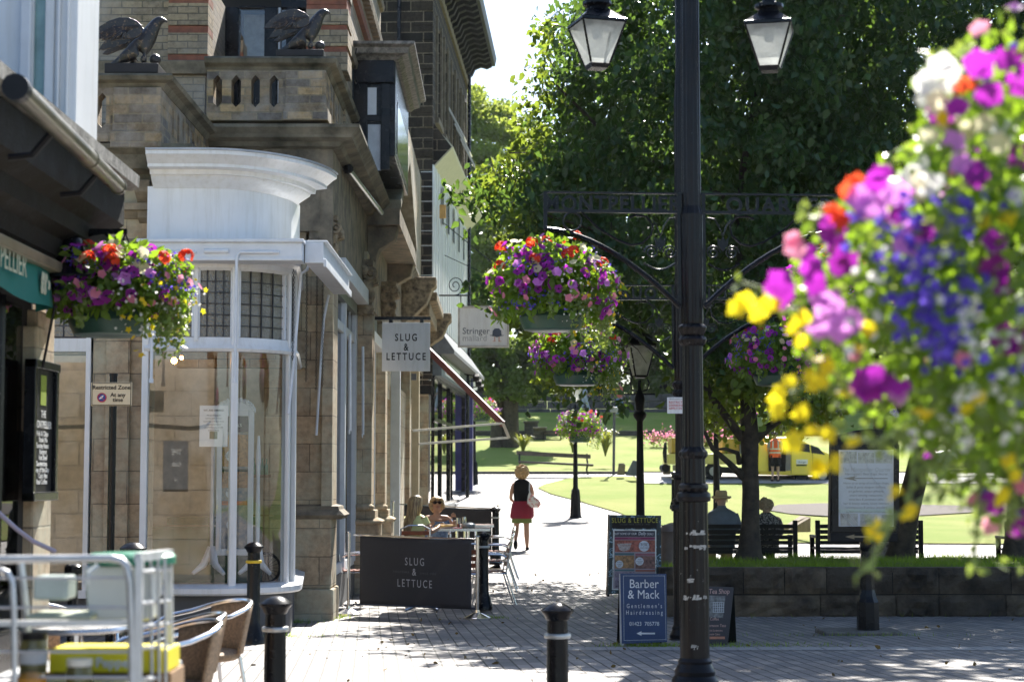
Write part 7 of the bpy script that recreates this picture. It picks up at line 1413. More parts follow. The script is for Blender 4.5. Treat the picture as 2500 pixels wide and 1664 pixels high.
# ---- spiky border plants, flower bed, tufts of grass
def spiky(px, py, Y, h, n_, label, seed):
    rnd = random.Random(seed); p = G(px, py) if Y is None else W(px, py, Y); m_ = MB(); t = thing('spiky_plant', tuple(p), label, 'plant')
    for i in range(n_):
        a = rnd.uniform(0, 6.28); L_ = h * rnd.uniform(.5, 1.1); o_ = rnd.uniform(.15, .75) * L_; w_ = .03; dx_, dy_ = math.cos(a), math.sin(a); tx, ty = -dy_ * w_, dx_ * w_
        q = [(p.x, p.y, p.z, 1), (p.x + dx_ * o_ * .3, p.y + dy_ * o_ * .3, p.z + L_ * .6, 1), (p.x + dx_ * o_ * .8, p.y + dy_ * o_ * .8, p.z + L_ * .88, .6), (p.x + dx_ * o_ * 1.2, p.y + dy_ * o_ * 1.2, p.z + L_ * (.95 - .2 * rnd.random()), .05)]
        vs = [];
        for x, y, z, k in q: vs += [(x - tx * k, y - ty * k, z), (x + tx * k, y + ty * k, z)]
        m_.add(vs, [(0, 1, 3, 2), (2, 3, 5, 4), (4, 5, 7, 6)])
    ob('leaf_blades', m_, leafmat('bronze blade', (.06, .09, .02), (.17, .19, .06), .3), t); return t
spiky(1478, 1113, 70, 1.15, 90, 'large spiky plant in the bed right of the lamp basket', 1); spiky(1277, 1108, 70, .85, 80, 'spiky plant left above the long bench', 2); spiky(1398, 1104, 70, .8, 40, 'small spiky plant just left of the lamp standard column', 3)
rng = np.random.default_rng(4)
bp = []
for i in range(900): bp.append(np.array(W(rng.uniform(1580, 1870), rng.uniform(1060, 1072), 80)) + rng.normal(size=3) * .15)
fbd = thing('flower_bed', tuple(W(1700, 1070, 80)), 'distant strip of red and pink bedding flowers above the truck', 'flower bed'); blooms('flowers', bp, rng.normal(size=(900, 3)), .045, PNK, fbd); leaves('foliage', np.array(bp) - np.array([0, 0, .12]), .12, LF2, fbd, 3)
def tufts(name, label, spots, n_, h, m_, seed, stuff=True):
    rng = np.random.default_rng(seed); P_ = []
    for (x, y, rx_, ry_) in spots: P_ += [(x + rng.normal() * rx_, y + rng.normal() * ry_) for _ in range(n_)]
    V_ = []; F_ = []
    for i, (x, y) in enumerate(P_):
        z = (bz(x, y) if (x > 2.1 and 22.4 < y < 27.5) else g(y)) - .005; a = rng.uniform(0, 6.28); w_ = .004; hh = h * rng.uniform(.4, 1.2); lx_, ly_ = rng.normal() * .4 * hh, rng.normal() * .4 * hh
        V_ += [(x - math.cos(a) * w_, y - math.sin(a) * w_, z), (x + math.cos(a) * w_, y + math.sin(a) * w_, z), (x + lx_, y + ly_, z + hh)]; F_.append((3 * i, 3 * i + 1, 3 * i + 2))
    o = put(name, arrmesh(name, V_, F_), m_); return tag(o, label, 'grass', kind='stuff')
GL = leafmat('grass blade', (.06, .13, .01), (.18, .28, .03), .45)
tufts('bank_grass_blades', 'rough grass on the bank above the stone wall', [(x, y, .25, .25) for x in np.arange(2.3, 8.5, .3) for y in (22.7, 23.3, 24.0, 24.8, 25.6)], 120, .09, GL, 1)
tufts('weeds', 'weeds growing round the bases of boards, screens and piers', [(X(1560, 16.9), 16.85, .25, .08), (X(1640, 17.2), 17.0, .3, .2), (X(1590, 16.8), 16.8, .2, .06), (X(1740, 16.9), 16.8, .25, .15), (X(1880, 17), 16.9, .4, .15), (X(828, 22), 22.0, .10, .3), (X(1196, 21.9), 21.9, .12, .1), (X(730, 20.9), 20.9, .12, .15), (X(690, 18.4), 18.3, .25, .1), (X(2100, 18.4), 18.38, .5, .05)], 150, .05, GL, 2)
# ================================================================ people, truck, statues
SKIN = M('skin', (.46, .25, .16), .5, var=.12, scale=8); SKIN2 = M('pale skin', (.50, .32, .24), .55, var=.1, scale=8)
m, n, b = newmat('blond hair'); MC['blond'] = m; wv_ = N(n, 'ShaderNodeTexNoise'); wv_.inputs['Scale'].default_value = 60; tc = N(n, 'ShaderNodeTexCoord'); mp = N(n, 'ShaderNodeMapping'); mp.inputs['Scale'].default_value = (1, 1, .08); n.links.new(tc.outputs['Object'], mp.inputs[0]); n.links.new(mp.outputs[0], wv_.inputs['Vector'])
n.links.new(ramp(n, wv_.outputs[0], [(.35, (.20, .11, .045)), (.65, (.62, .44, .22))]).outputs[0], b.inputs['Base Color']); b.inputs['Roughness'].default_value = .45; bump(n, b, wv_.outputs[0], .6, .01)
def skin(name, chains, m_, parent, subs=2):
    """one continuous body: joints joined by edges, a radius at each joint"""
    vi = {}; V_ = []; E = []; Rr = []; roots = []
    for ch in chains:
        prev = None; new = True
        for q in ch:
            k = tuple(round(c, 3) for c in q[:3])
            if k in vi: new = False
            else: vi[k] = len(V_); V_.append(q[:3]); Rr.append(q[3:] if len(q) > 4 else (q[3], q[3]))
            if prev is not None and prev != vi[k]: E.append((prev, vi[k]))
            prev = vi[k]
        if new: roots.append(vi[tuple(round(c, 3) for c in ch[0][:3])])
    me = bpy.data.meshes.new(name); me.from_pydata(V_, E, []); o = put(name, me, m_, parent); sk = o.modifiers.new('skin', 'SKIN'); sk.use_smooth_shade = True; sk.branch_smoothing = .6
    if not me.skin_vertices: me.attributes.new  # layer is added with the modifier
    bm = bmesh.new(); bm.from_mesh(me); L_ = bm.verts.layers.skin.verify(); bm.verts.ensure_lookup_table()
    for i, v in enumerate(bm.verts): v[L_].radius = Rr[i]; v[L_].use_root = i in roots
    bm.to_mesh(me); bm.free(); s_ = o.modifiers.new('s', 'SUBSURF'); s_.levels = subs; s_.render_levels = subs; return o
def loft(secs, n_=22, jit=0, seed=0, fold=0):
    """sections (cx, cy, z, rx, ry)"""
    r_ = random.Random(seed); mb = MB(); V_ = []
    for j, (cx, cy_, z, rx, ry) in enumerate(secs):
        for i in range(n_): a = 2 * math.pi * i / n_; q = 1 + fold * math.sin(i * 2.3 + j * .6) + r_.uniform(-jit, jit); V_.append((cx + rx * q * math.cos(a), cy_ + ry * q * math.sin(a), z))
    F_ = [(j * n_ + i, j * n_ + (i + 1) % n_, (j + 1) * n_ + (i + 1) % n_, (j + 1) * n_ + i) for j in range(len(secs) - 1) for i in range(n_)] + [tuple(range(n_))[::-1], tuple((len(secs) - 1) * n_ + i for i in range(n_))]
    return mb.add(V_, F_)
def fingers(w, d, up, s=1, curl=.5, sp=(1, 0, 0)):
    """five bent fingers rooted in the palm, each its own chain"""
    w = Vector(w); d = Vector(d).normalized(); up = Vector(up).normalized(); sp = Vector(sp).normalized(); out = []
    for i in range(4):
        o = w + d * .05 + sp * (i - 1.5) * .018; L_ = (.030, .036, .034, .026)[i]; p = [o, o + d * L_ - up * curl * .010, o + d * L_ * 1.8 - up * curl * .032, o + d * L_ * 2.2 - up * curl * .055]; out.append([(*q, r_) for q, r_ in zip(p, (.010, .009, .008, .007))])
    o = w + d * .02 + sp * .025 * s; out.append([(*q, r_) for q, r_ in zip((o, o + d * .02 + sp * .022 * s - up * .008, o + d * .042 + sp * .03 * s - up * .02), (.012, .010, .008))])
    return out
def curls(c, r_, n_, seed, sz=(1, 1, 1), rr=.035, keep=None):
    rnd = random.Random(seed); mb = MB(); mb.ball(c, r_ * .93, 12, *sz)
    for i in range(n_):
        d = Vector((rnd.gauss(0, 1), rnd.gauss(0, 1), rnd.gauss(0, 1))).normalized()
        if keep and not keep(d): continue
        mb.ball((c[0] + d.x * r_ * sz[0] * .92, c[1] + d.y * r_ * sz[1] * .92, c[2] + d.z * r_ * sz[2] * .92), rr * rnd.uniform(.6, 1.1), 6, jit=.25, seed=i)
    return mb
def person(loc, label, rz=0, sc_=1.0): 
    t = thing('person', (0, 0, 0), label, 'person', world=False); t.location = loc; t.rotation_euler = (0, 0, rz); t.scale = (sc_,) * 3; return t
def face(t, c, s=1, lips=True):
    ob('nose', MB().ball((c[0], c[1] - .098, c[2] - .005), .016, 8, sy=1.2, sz=1.5), SKIN, t, smooth=True)
    for q in (-1, 1): ob('ear', MB().ball((c[0] + q * .078, c[1] + .0, c[2]), .026, 8, sx=.4, sy=.7, sz=1.2), SKIN, t, smooth=True); ob('eye', MB().ball((c[0] + q * .03, c[1] - .080, c[2] + .02), .013, 8), M('eye', (.12, .09, .07), .2), t, smooth=True)
    ob('mouth', MB().ball((c[0], c[1] - .088, c[2] - .045), .02, 8, sx=1.2, sy=.5, sz=.35), M('lips', (.38, .10, .08), .5), t, smooth=True)
# ---- woman walking away
p = person((X(1274, 36), 36, g(36)), 'woman walking away in a black vest, crimson top tied round her waist, white bag')
H_ = [[(0, 0, .88, .13, .10), (0, .0, 1.05, .115, .09), (0, 0, 1.25, .14, .10), (0, .01, 1.40, .055), (0, .02, 1.46, .052), (0, .03, 1.53, .082), (0, .03, 1.60, .085), (0, .03, 1.655, .045)],
      [(0, 0, .88, .13, .10), (.085, 0, .82, .09), (.095, .03, .47, .058), (.10, .01, .30, .06), (.105, 0, .08, .034), (.115, .10, .035, .032), (.118, .16, .028, .022)],
      [(0, 0, .88, .13, .10), (-.085, 0, .82, .09), (-.11, .06, .47, .058), (-.12, -.08, .36, .06), (-.13, -.26, .22, .034), (-.13, -.27, .12, .03), (-.13, -.24, .05, .02)],
      [(0, 0, 1.25, .14, .10), (-.17, 0, 1.34, .052), (-.215, -.02, 1.16, .042), (-.225, .0, 1.03, .036), (-.17, .16, .98, .027), (-.13, .24, 1.0, .024)],
      [(0, 0, 1.25, .14, .10), (.17, 0, 1.34, .052), (.215, -.01, 1.16, .042), (.22, .02, 1.03, .036), (.16, .18, 1.02, .027), (.12, .25, 1.06, .024)]]
ob_ = skin('body', H_ + fingers((-.13, .24, 1.0), (.3, .9, .1), (0, 0, 1)) + fingers((.12, .25, 1.06), (-.3, .9, .3), (0, 0, 1), -1), SKIN, p)
ob('vest', loft([(0, 0, .90, .175, .125), (0, 0, 1.02, .160, .115), (0, 0, 1.18, .175, .125), (0, 0, 1.32, .185, .125), (0, .0, 1.40, .14, .09), (0, .01, 1.435, .075, .065)], fold=.012), M('black cotton', (.008, .008, .010), .9), p, smooth=True)
ob('tied_top', loft([(0, 0, .99, .165, .125), (0, 0, .93, .20, .16), (.01, -.01, .84, .225, .18), (.0, -.01, .69, .24, .19), (-.01, -.01, .64, .22, .18), (0, 0, .66, .10, .1)], 30, .012, 3, .035), M('crimson jersey', (.24, .008, .03), .8, var=.3, scale=5), p, smooth=True)
ob('skirt', loft([(0, 0, .80, .20, .16), (0, 0, .55, .205, .17), (0, 0, .545, .19, .15), (0, 0, .7, .1, .1)], 24, .0, 0, .02), M('olive green skirt', (.16, .20, .05), .85), p, smooth=True)
ob('hair', curls((0, .03, 1.58), .138, 170, 4, (1.0, 1.0, 1.02), .034), M('curly blond', (.52, .34, .16), .6, var=.4, scale=30), p, smooth=True)
for s, q in ((1, (.112, .07, .03)), (-1, (-.13, -.285, .12))): ob('shoe', MB().ball(q, .05, 10, sx=.9, sy=(2.4 if s > 0 else .7), sz=(.65 if s > 0 else 2.0)), M('black shoe', (.01, .01, .01), .5), p, smooth=True)
m, n, b = newmat('printed bag cloth'); t_ = noise(n, 13, 3, .6); n.links.new(ramp(n, t_.outputs[0], [(.52, (.72, .68, .64)), (.56, (.45, .04, .05)), (.60, (.70, .35, .30)), (.64, (.72, .68, .64))]).outputs[0], b.inputs['Base Color']); b.inputs['Roughness'].default_value = .8
bg_ = tag(ob('shoulder_bag', rotz(loft([(.24, 35.93, .86 + .14, .07, .05), (.22, 35.92, .93 + .14, .14, .07), (.20, 35.92, 1.02 + .14, .12, .06), (.15, 35.92, 1.10 + .14, .06, .04), (.13, 35.92, 1.16 + .14, .02, .02)], 18), 0), m, smooth=True), 'white shoulder bag with red leaf print hanging behind the walking woman', 'bag')
bg_.location = (X(1274, 36) + .03, -.05, 0)
ob('strap', MB().tube([(.15, 35.92, 1.2), (.12, 35.90, 1.35), (.13, 35.97, 1.52)], .012, 6), WHITE2, bg_)
# ---- seated long-haired woman (her back towards us)
Y_ = 25.9; zr_ = Z(1210, Y_)
p = person((X(1012, Y_), Y_, zr_ - 1.27), 'seated woman with long blond hair and a pale yellow top, seen from behind', -.7)
SB = [[(0, 0, .50, .14, .12), (0, 0, .70, .12, .09), (0, .02, .90, .135, .09), (0, .03, 1.02, .05), (0, .05, 1.08, .05), (0, .06, 1.14, .082), (0, .06, 1.20, .085), (0, .06, 1.255, .04)],
      [(0, 0, .50, .14, .12), (.10, .05, .50, .085), (.12, .42, .50, .065), (.12, .43, .10, .04), (.12, .53, .05, .03)], [(0, 0, .50, .14, .12), (-.10, .05, .50, .085), (-.12, .42, .50, .065), (-.12, .43, .10, .04), (-.12, .53, .05, .03)],
      [(0, .02, .90, .135, .09), (.16, .03, .95, .05), (.23, .10, .74, .04), (.20, .30, .80, .03), (.17, .37, .84, .026)], [(0, .02, .90, .135, .09), (-.16, .03, .95, .05), (-.23, .10, .74, .04), (-.17, .30, .78, .03), (-.12, .36, .81, .026)]]
skin('body', SB + fingers((.17, .37, .84), (-.1, .9, .4), (0, 0, 1), -1) + fingers((-.12, .36, .81), (.2, .9, .3), (0, 0, 1)), SKIN, p)
ob('top', loft([(0, 0, .46, .17, .14), (0, 0, .58, .165, .13), (0, .01, .76, .165, .12), (0, .02, .90, .19, .12), (0, .03, .98, .15, .10), (0, .03, 1.01, .07, .06)], fold=.012), M('pale yellow cotton', (.78, .78, .34), .8), p, smooth=True)
for s in (-1, 1): ob('sleeve', MB().tube([(s * .15, .03, .95), (s * .20, .06, .85)], [.062, .056], 12), MC['pale yellow cotton'], p, smooth=True)
ob('shorts', MB().tube([(0, .0, .49), (.1, .25, .51)], [.15, .10], 14).tube([(0, .0, .49), (-.1, .25, .51)], [.15, .10], 14), M('black cotton', (.008, .008, .01), .9), p, smooth=True)
ob('hair', loft([(0, .04, 1.285, .015, .02), (0, .04, 1.28, .04, .045), (0, .03, 1.262, .075, .08), (0, .03, 1.235, .097, .10), (0, .02, 1.19, .108, .105), (0, .01, 1.10, .115, .10), (-.01, -.02, 1.0, .115, .075), (-.03, -.06, .88, .11, .06), (-.04, -.08, .76, .09, .05), (-.05, -.085, .68, .05, .035), (-.02, -.085, .64, .02, .02)], 26, .03, 6, .06), MC['blond'], p, smooth=True)
ob('wristband', MB().torus((.2, .3, .8), .03, .006), M('gold', (.8, .5, .15), .3, metal=1), p)
# ---- woman in sunglasses facing us
Y_ = 27.6; p = person((X(1066, Y_), Y_, Z(1213, Y_) - 1.27), 'seated woman in sunglasses and a blue off shoulder top facing the camera', math.pi + .12)
SB2 = [[(0, 0, .50, .14, .12), (0, 0, .70, .12, .09), (0, .02, .90, .135, .085), (0, .03, 1.02, .048), (0, .05, 1.07, .046), (0, .06, 1.13, .076), (0, .06, 1.20, .085), (0, .06, 1.25, .045)],
      [(0, 0, .50, .14, .12), (.10, .05, .50, .085), (.12, .42, .50, .065), (.12, .43, .10, .04), (.12, .53, .05, .03)], [(0, 0, .50, .14, .12), (-.10, .05, .50, .085), (-.12, .42, .50, .065), (-.12, .43, .10, .04), (-.12, .53, .05, .03)],
      [(0, .02, .90, .135, .085), (.16, .02, .96, .052), (.24, .08, .76, .04), (.10, .28, .86, .03), (.05, .30, .90, .027)], [(0, .02, .90, .135, .085), (-.16, .02, .96, .052), (-.27, .08, .78, .04), (-.26, .28, .86, .03), (-.25, .32, .92, .027)]]
skin('body', SB2 + fingers((.05, .30, .90), (-.6, .5, .4), (0, 0, 1), -1) + fingers((-.25, .32, .92), (.2, .3, .9), (0, 1, 0)), SKIN, p)
ob('top', loft([(0, 0, .46, .17, .14), (0, 0, .60, .165, .13), (0, .01, .80, .19, .125), (0, .02, .885, .215, .125), (0, .02, .895, .205, .11), (0, .02, .8, .1, .08)], fold=.02), M('denim blue print', (.10, .20, .42), .8, var=.5, scale=25, col2=(.30, .42, .60)), p, smooth=True)
for s in (-1, 1): ob('sleeve', MB().tube([(s * .18, .02, .90), (s * .245, .07, .78), (s * .20, .18, .80)], [.065, .06, .05], 12), MC['denim blue print'], p, smooth=True)
hd_ = bpy.data.objects.new('head_features', None); 
fc = (0, .06, 1.17)
for nm_, mb_, mm_ in (('nose', MB().ball((0, .165, 1.165), .016, 8, sz=1.5), SKIN), ('mouth', MB().ball((0, .145, 1.125), .02, 8, sx=1.3, sy=.5, sz=.4), M('lips', (.38, .10, .08), .5)), ('chin', MB().ball((0, .115, 1.10), .036, 8), SKIN),
    ('sunglasses', MB().ball((-.036, .138, 1.19), .033, 10, sy=.35, sz=.8).ball((.036, .138, 1.19), .033, 10, sy=.35, sz=.8).tube([(-.09, .05, 1.195), (-.06, .13, 1.2), (.06, .13, 1.2), (.09, .05, 1.195)], .006, 5), M('dark brown lens', (.015, .006, .004), .1))): ob(nm_, mb_, mm_, p, smooth=True)
for s in (-1, 1): ob('ear', MB().ball((s * .086, .05, 1.17), .024, 8, sx=.4, sz=1.2), SKIN, p, smooth=True)
ob('hair', loft([(0, .05, 1.29, .015, .015), (0, .05, 1.283, .045, .045), (0, .04, 1.262, .08, .08), (0, .02, 1.22, .108, .10), (0, .0, 1.15, .11, .085), (0, -.01, 1.08, .10, .06), (0, -.02, 1.03, .06, .04)], 24, .05, 2, .05).ball((-.03, .115, 1.245), .05, 8, sz=.6, jit=.15).ball((.03, .115, 1.248), .05, 8, sz=.6, jit=.15, seed=2).ball((.095, .06, 1.14), .035, 8, sz=1.6, jit=.2).ball((-.095, .06, 1.14), .035, 8, sz=1.6, jit=.2), MC['blond'], p, smooth=True)
# ---- the couple on the bench, from behind
Y_ = 28.05; p = person((X(1762, Y_), Y_, Z(1198, Y_) - 1.36), 'seated man in a straw hat with black band and grey blue shirt, seen from behind')
MBd = [[(0, 0, .50, .15, .13), (0, 0, .72, .15, .11), (0, .02, .94, .16, .11), (0, .03, 1.08, .06), (0, .05, 1.13, .06), (0, .07, 1.20, .085), (0, .07, 1.27, .085), (0, .07, 1.32, .04)],
     [(0, 0, .50, .15, .13), (.11, .05, .50, .09), (.13, .45, .50, .07), (.10, .42, .12, .045), (.10, .52, .05, .035)], [(0, 0, .50, .15, .13), (-.11, .05, .50, .09), (-.13, .45, .50, .07), (-.13, .46, .12, .045), (-.13, .56, .05, .035)],
     [(0, .02, .94, .16, .11), (.20, .03, .99, .06), (.27, .08, .76, .05), (.18, .32, .68, .035), (.14, .38, .66, .03)], [(0, .02, .94, .16, .11), (-.20, .03, .99, .06), (-.27, .08, .76, .05), (-.18, .32, .68, .035), (-.14, .38, .66, .03)]]
skin('body', MBd + fingers((.14, .38, .66), (-.2, .8, -.3), (0, 0, 1), -1) + fingers((-.14, .38, .66), (.2, .8, -.3), (0, 0, 1)), SKIN2, p)
SH = M('grey blue shirt', (.16, .20, .25), .85, var=.25, scale=7, bmp=.2)
ob('shirt', loft([(0, 0, .48, .20, .16), (0, 0, .62, .21, .165), (0, 0, .80, .225, .15), (0, .01, .94, .25, .14), (0, .02, 1.02, .215, .12), (0, .03, 1.07, .13, .09), (0, .04, 1.10, .075, .07), (0, .05, 1.13, .07, .065)], 26, fold=.014), SH, p, smooth=True)
for s in (-1, 1): ob('sleeve', MB().tube([(s * .19, .03, .98), (s * .265, .07, .80), (s * .25, .14, .72)], [.075, .068, .06], 12), SH, p, smooth=True)
ob('trousers', MB().tube([(0, .02, .5), (.12, .42, .52), (.10, .43, .06)], [.16, .10, .075], 12).tube([(0, .02, .5), (-.13, .42, .52), (-.13, .46, .06)], [.16, .10, .075], 12), M('beige trousers', (.42, .32, .19), .9), p, smooth=True)
ht = ob('straw_hat', MB().lathe([(.155, .025), (.16, .0), (.13, -.02), (.098, -.012), (.10, .02), (.092, .095), (.075, .115), (.0, .10)], (0, .07, 1.255), 28, sy=1.1), M('straw', (.52, .40, .24), .8, var=.25, scale=30), p, smooth=True)
ob('hat_band', MB().lathe([(.101, -.008), (.1015, .028)], (0, .07, 1.255), 28, sy=1.1), BLACKM, ht, smooth=True)
for s in (-1, 1): ob('ear', MB().ball((s * .088, .06, 1.21), .028, 8, sx=.4, sz=1.2), SKIN2, p, smooth=True)
tag(ob('walking_stick', MB().tube([(X(1786, 28.3), 28.3, .08), (X(1785, 28.3), 28.3, .62)], .011, 7), M('stick wood', (.22, .16, .09), .5), smooth=True), 'wooden walking stick between the man and the tree trunk', 'walking stick')
Y_ = 28.05; p = person((X(1871, Y_), Y_, Z(1218, Y_) - 1.24), 'seated elderly woman with short grey blond hair and a patterned black jacket, seen from behind', 0, .94)
skin('body', MBd + fingers((.14, .38, .66), (-.2, .8, -.3), (0, 0, 1), -1) + fingers((-.14, .38, .66), (.2, .8, -.3), (0, 0, 1)), SKIN2, p)
m, n, b = newmat('speckled jacket'); t_ = noise(n, 42, 2, .5); n.links.new(ramp(n, t_.outputs[0], [(.50, (.015, .015, .018)), (.56, (.35, .34, .33))]).outputs[0], b.inputs['Base Color']); b.inputs['Roughness'].default_value = .9
ob('jacket', loft([(0, 0, .46, .20, .16), (0, 0, .62, .20, .165), (0, 0, .80, .205, .15), (0, .01, .94, .225, .14), (0, .02, 1.01, .19, .12), (0, .03, 1.06, .12, .09), (0, .04, 1.10, .07, .07)], 26, fold=.014), m, p, smooth=True)
for s in (-1, 1): ob('sleeve', MB().tube([(s * .18, .03, .97), (s * .25, .07, .78), (s * .19, .30, .68)], [.07, .062, .045], 12), m, p, smooth=True)
ob('collar', MB().lathe([(.09, 1.04), (.075, 1.10)], (0, .04, 0), 20), M('brown scarf', (.15, .05, .02), .8), p, smooth=True)
ob('hair', curls((0, .065, 1.225), .115, 110, 9, (1, 1, 1.05), .03), M('grey blond curls', (.42, .33, .22), .7, var=.4, scale=30), p, smooth=True)
ob('legs_cover', MB().tube([(0, .02, .5), (.12, .42, .52), (.12, .44, .1)], [.15, .09, .06], 12).tube([(0, .02, .5), (-.12, .42, .52), (-.12, .44, .1)], [.15, .09, .06], 12), BLACKM, p, smooth=True)
# ---- standing figures far off
def stander(loc, label, rz, top, bottom, stride=0, shorts=False, hair=None, vest=False, sk=SKIN2):
    p = person(loc, label, rz); st_ = stride
    ch = [[(0, 0, .92, .13, .10), (0, 0, 1.12, .12, .09), (0, 0, 1.35, .14, .10), (0, .01, 1.48, .055), (0, .02, 1.54, .055), (0, .03, 1.62, .085), (0, .03, 1.69, .085), (0, .03, 1.74, .04)],
          [(0, 0, .92, .13, .10), (.09, 0, .88, .085), (.095, st_ * .5, .48, .055), (.10, st_, .08, .035), (.10, st_ + .14, .03, .03)], [(0, 0, .92, .13, .10), (-.09, 0, .88, .085), (-.095, -st_ * .3, .48, .055), (-.10, -st_, .10, .035), (-.10, -st_ + .13, .04, .03)],
          [(0, 0, 1.35, .14, .10), (.19, 0, 1.42, .055), (.25, -.04, 1.14, .04), (.22, .16 + st_ * .2, .96, .03), (.21, .20 + st_ * .2, .92, .028)], [(0, 0, 1.35, .14, .10), (-.19, 0, 1.42, .055), (-.25, -.04, 1.14, .04), (-.20, .2, 1.02, .03), (-.19, .25, 1.0, .028)]]
    skin('body', ch + fingers((.21, .20 + st_ * .2, .92), (0, .4, -.8), (0, 1, 0)) + fingers((-.19, .25, 1.0), (0, .8, -.2), (0, 0, 1)), sk, p)
    tp = ob('shirt', loft([(0, 0, .86, .19, .14), (0, 0, 1.05, .185, .135), (0, 0, 1.3, .215, .14), (0, 0, 1.43, .19, .12), (0, .01, 1.50, .08, .07)], 22, fold=.015), top, p, smooth=True)
    if vest:
        for z in (1.0, 1.13): ob('reflective_strip', MB().lathe([(1, z), (1, z + .05)], (0, 0, 0), 24, sx=.203, sy=.148), M('reflective tape', (.6, .6, .55), .4), tp, smooth=True)
        for s in (-1, 1): ob('reflective_strip', MB().beam((s * .10, -.147, 1.16), (s * .09, -.125, 1.44), .045, .012, up=(0, 1, 0)), MC['reflective tape'], tp)
    for s in (-1, 1): ob('sleeve', MB().tube([(s * .18, 0, 1.41), (s * .24, -.03, 1.2)], [.07, .06], 10), top if not vest else M('grey sleeve', (.3, .28, .25), .8), p, smooth=True)
    for s, k in ((1, 1), (-1, -1)):
        if shorts: ob('shorts_leg', MB().tube([(s * .06, 0, .93), (s * .10, .01, .55)], [.125, .115], 12), bottom, p, smooth=True)
        else: ob('trouser_leg', MB().tube([(s * .07, 0, .93), (s * .095, (.5 if s > 0 else -.3) * st_, .48), (s * .10, k * st_, .08)], [.12, .08, .07], 12), bottom, p, smooth=True)
        ob('boot', MB().ball((s * .10, k * st_ + .07, .05), .06, 8, sy=2, sz=.8), BLACKM if not st_ else WHITE2, p, smooth=True)
    ob('hair', curls((0, .02, 1.68), .10, 30, 3, rr=.025), hair or M('brown hair', (.06, .035, .02), .6), p, smooth=True); return p
stander((X(1893, 61.9), 61.9, Z(1176, 61.9)), 'workman in an orange high visibility vest and black shorts standing at the truck door', 0, M('orange vest', (.85, .12, .02), .7), M('black shorts', (.012, .012, .015), .9), shorts=True, vest=True)
stander((X(1428, 95), 95, 4.95), 'distant walker in white trousers on the terrace under the trees', -1.3, M('pale jacket', (.55, .57, .60), .8), M('off white jeans', (.50, .53, .58), .8), .28)
stander((X(1513, 95), 95, 4.95), 'distant walker in a coral top and pale jeans on the terrace', -.9, M('coral shirt', (.65, .17, .11), .8), M('pale jeans', (.22, .32, .45), .8), .16)
# ---- yellow drop-side truck
V = thing('flatbed_truck', (X(1830, 62.5), 62.5, 1.4), 'yellow flatbed truck with its cab door open parked at the far side of the lawn', 'truck')
YT = 62.4; YEL_ = M('truck yellow', (.92, .72, .06), .35, var=.08, coat=.4, scale=2)
def tp_(pts, Y=YT): return [W(a, b_, Y) for a, b_ in pts]
ob('cab', MB().prism(tp_([(1853, 1158), (1853, 1072), (1862, 1066), (1940, 1068), (1958, 1074), (2008, 1100), (2032, 1110), (2040, 1128), (2040, 1156), (2030, 1158), (2027, 1148), (2016, 1138), (2000, 1138), (1988, 1148), (1984, 1160)]), (0, 1.9, 0)), YEL_, V, bevel=.04)
ob('side_window', MB().prism(tp_([(1950, 1100), (1955, 1082), (1976, 1084), (1978, 1104)], YT - .01), (0, .012, 0)).prism(tp_([(1981, 1105), (1979, 1085), (1998, 1092), (2015, 1110)], YT - .01), (0, .012, 0)), M('dark cab glass', (.02, .025, .03), .08), V)
ob('door_opening', MB().prism(tp_([(1877, 1150), (1875, 1082), (1880, 1078), (1912, 1080), (1920, 1100), (1918, 1150)], YT - .012), (0, .012, 0)), M('cab interior', (.02, .02, .022), .7), V)
ob('open_door', MB().prism(tp_([(1851, 1150), (1853, 1080), (1875, 1082), (1876, 1150)], YT - .3), (0, .06, 0)), YEL_, V, bevel=.02); ob('inner_panel', MB().prism(tp_([(1918, 1148), (1920, 1095), (1930, 1095), (1930, 1148)], YT - .2), (0, .05, 0)), M('inner door grey', (.22, .20, .19), .6), V)
ob('company_badge', MB().prism(tp_([(1944, 1132), (1944, 1121), (1972, 1121), (1972, 1132)], YT - .012), (0, .01, 0)), WHITE, V); text('Harrogate', .085, BLACKM, V, W(1958, 1129, YT) + Vector((0, -.016, 0)), v=(.2, 0, 1), sx=.8); ob('badge_strip', MB().prism(tp_([(1944, 1137), (1944, 1133), (1970, 1133), (1970, 1137)], YT - .012), (0, .01, 0)), M('dark badge', (.06, .07, .03)), V)
ob('door_seam', MB().prism(tp_([(1931, 1155), (1931, 1078), (1932, 1078), (1932, 1155)], YT - .012), (0, .01, 0)).prism(tp_([(1985, 1140), (1983, 1100), (1984, 1100), (1986, 1140)], YT - .012), (0, .01, 0)), DARK, V)
ob('bed_side', MB().prism(tp_([(1630, 1132), (1630, 1107), (1850, 1107), (1850, 1132)]), (0, 1.9, 0)), M('faded deck yellow', (.62, .54, .16), .5, var=.15), V, bevel=.02)
ob('load_bin', MB().prism(tp_([(1640, 1106), (1640, 1067), (1700, 1067), (1700, 1106)], YT + .2), (0, 1.4, 0)).prism(tp_([(1762, 1106), (1765, 1070), (1805, 1069), (1806, 1106)], YT + .2), (0, 1.4, 0)), M('amber bin', (.48, .30, .04), .6, var=.35, scale=5), V, bevel=.03); ob('grey_cabinet', MB().prism(tp_([(1806, 1106), (1808, 1072), (1850, 1072), (1850, 1106)], YT + .1), (0, 1.5, 0)), M('truck grey', (.16, .17, .18), .5), V)
ob('tail_post', MB().prism(tp_([(1622, 1130), (1618, 1105), (1622, 1080), (1628, 1080), (1628, 1130)]), (0, .1, 0)), BLACKM, V); ob('chassis', MB().prism(tp_([(1650, 1148), (1650, 1134), (2035, 1150), (2035, 1160), (1850, 1158)], YT + .3), (0, 1.2, 0)), BLACKM, V)
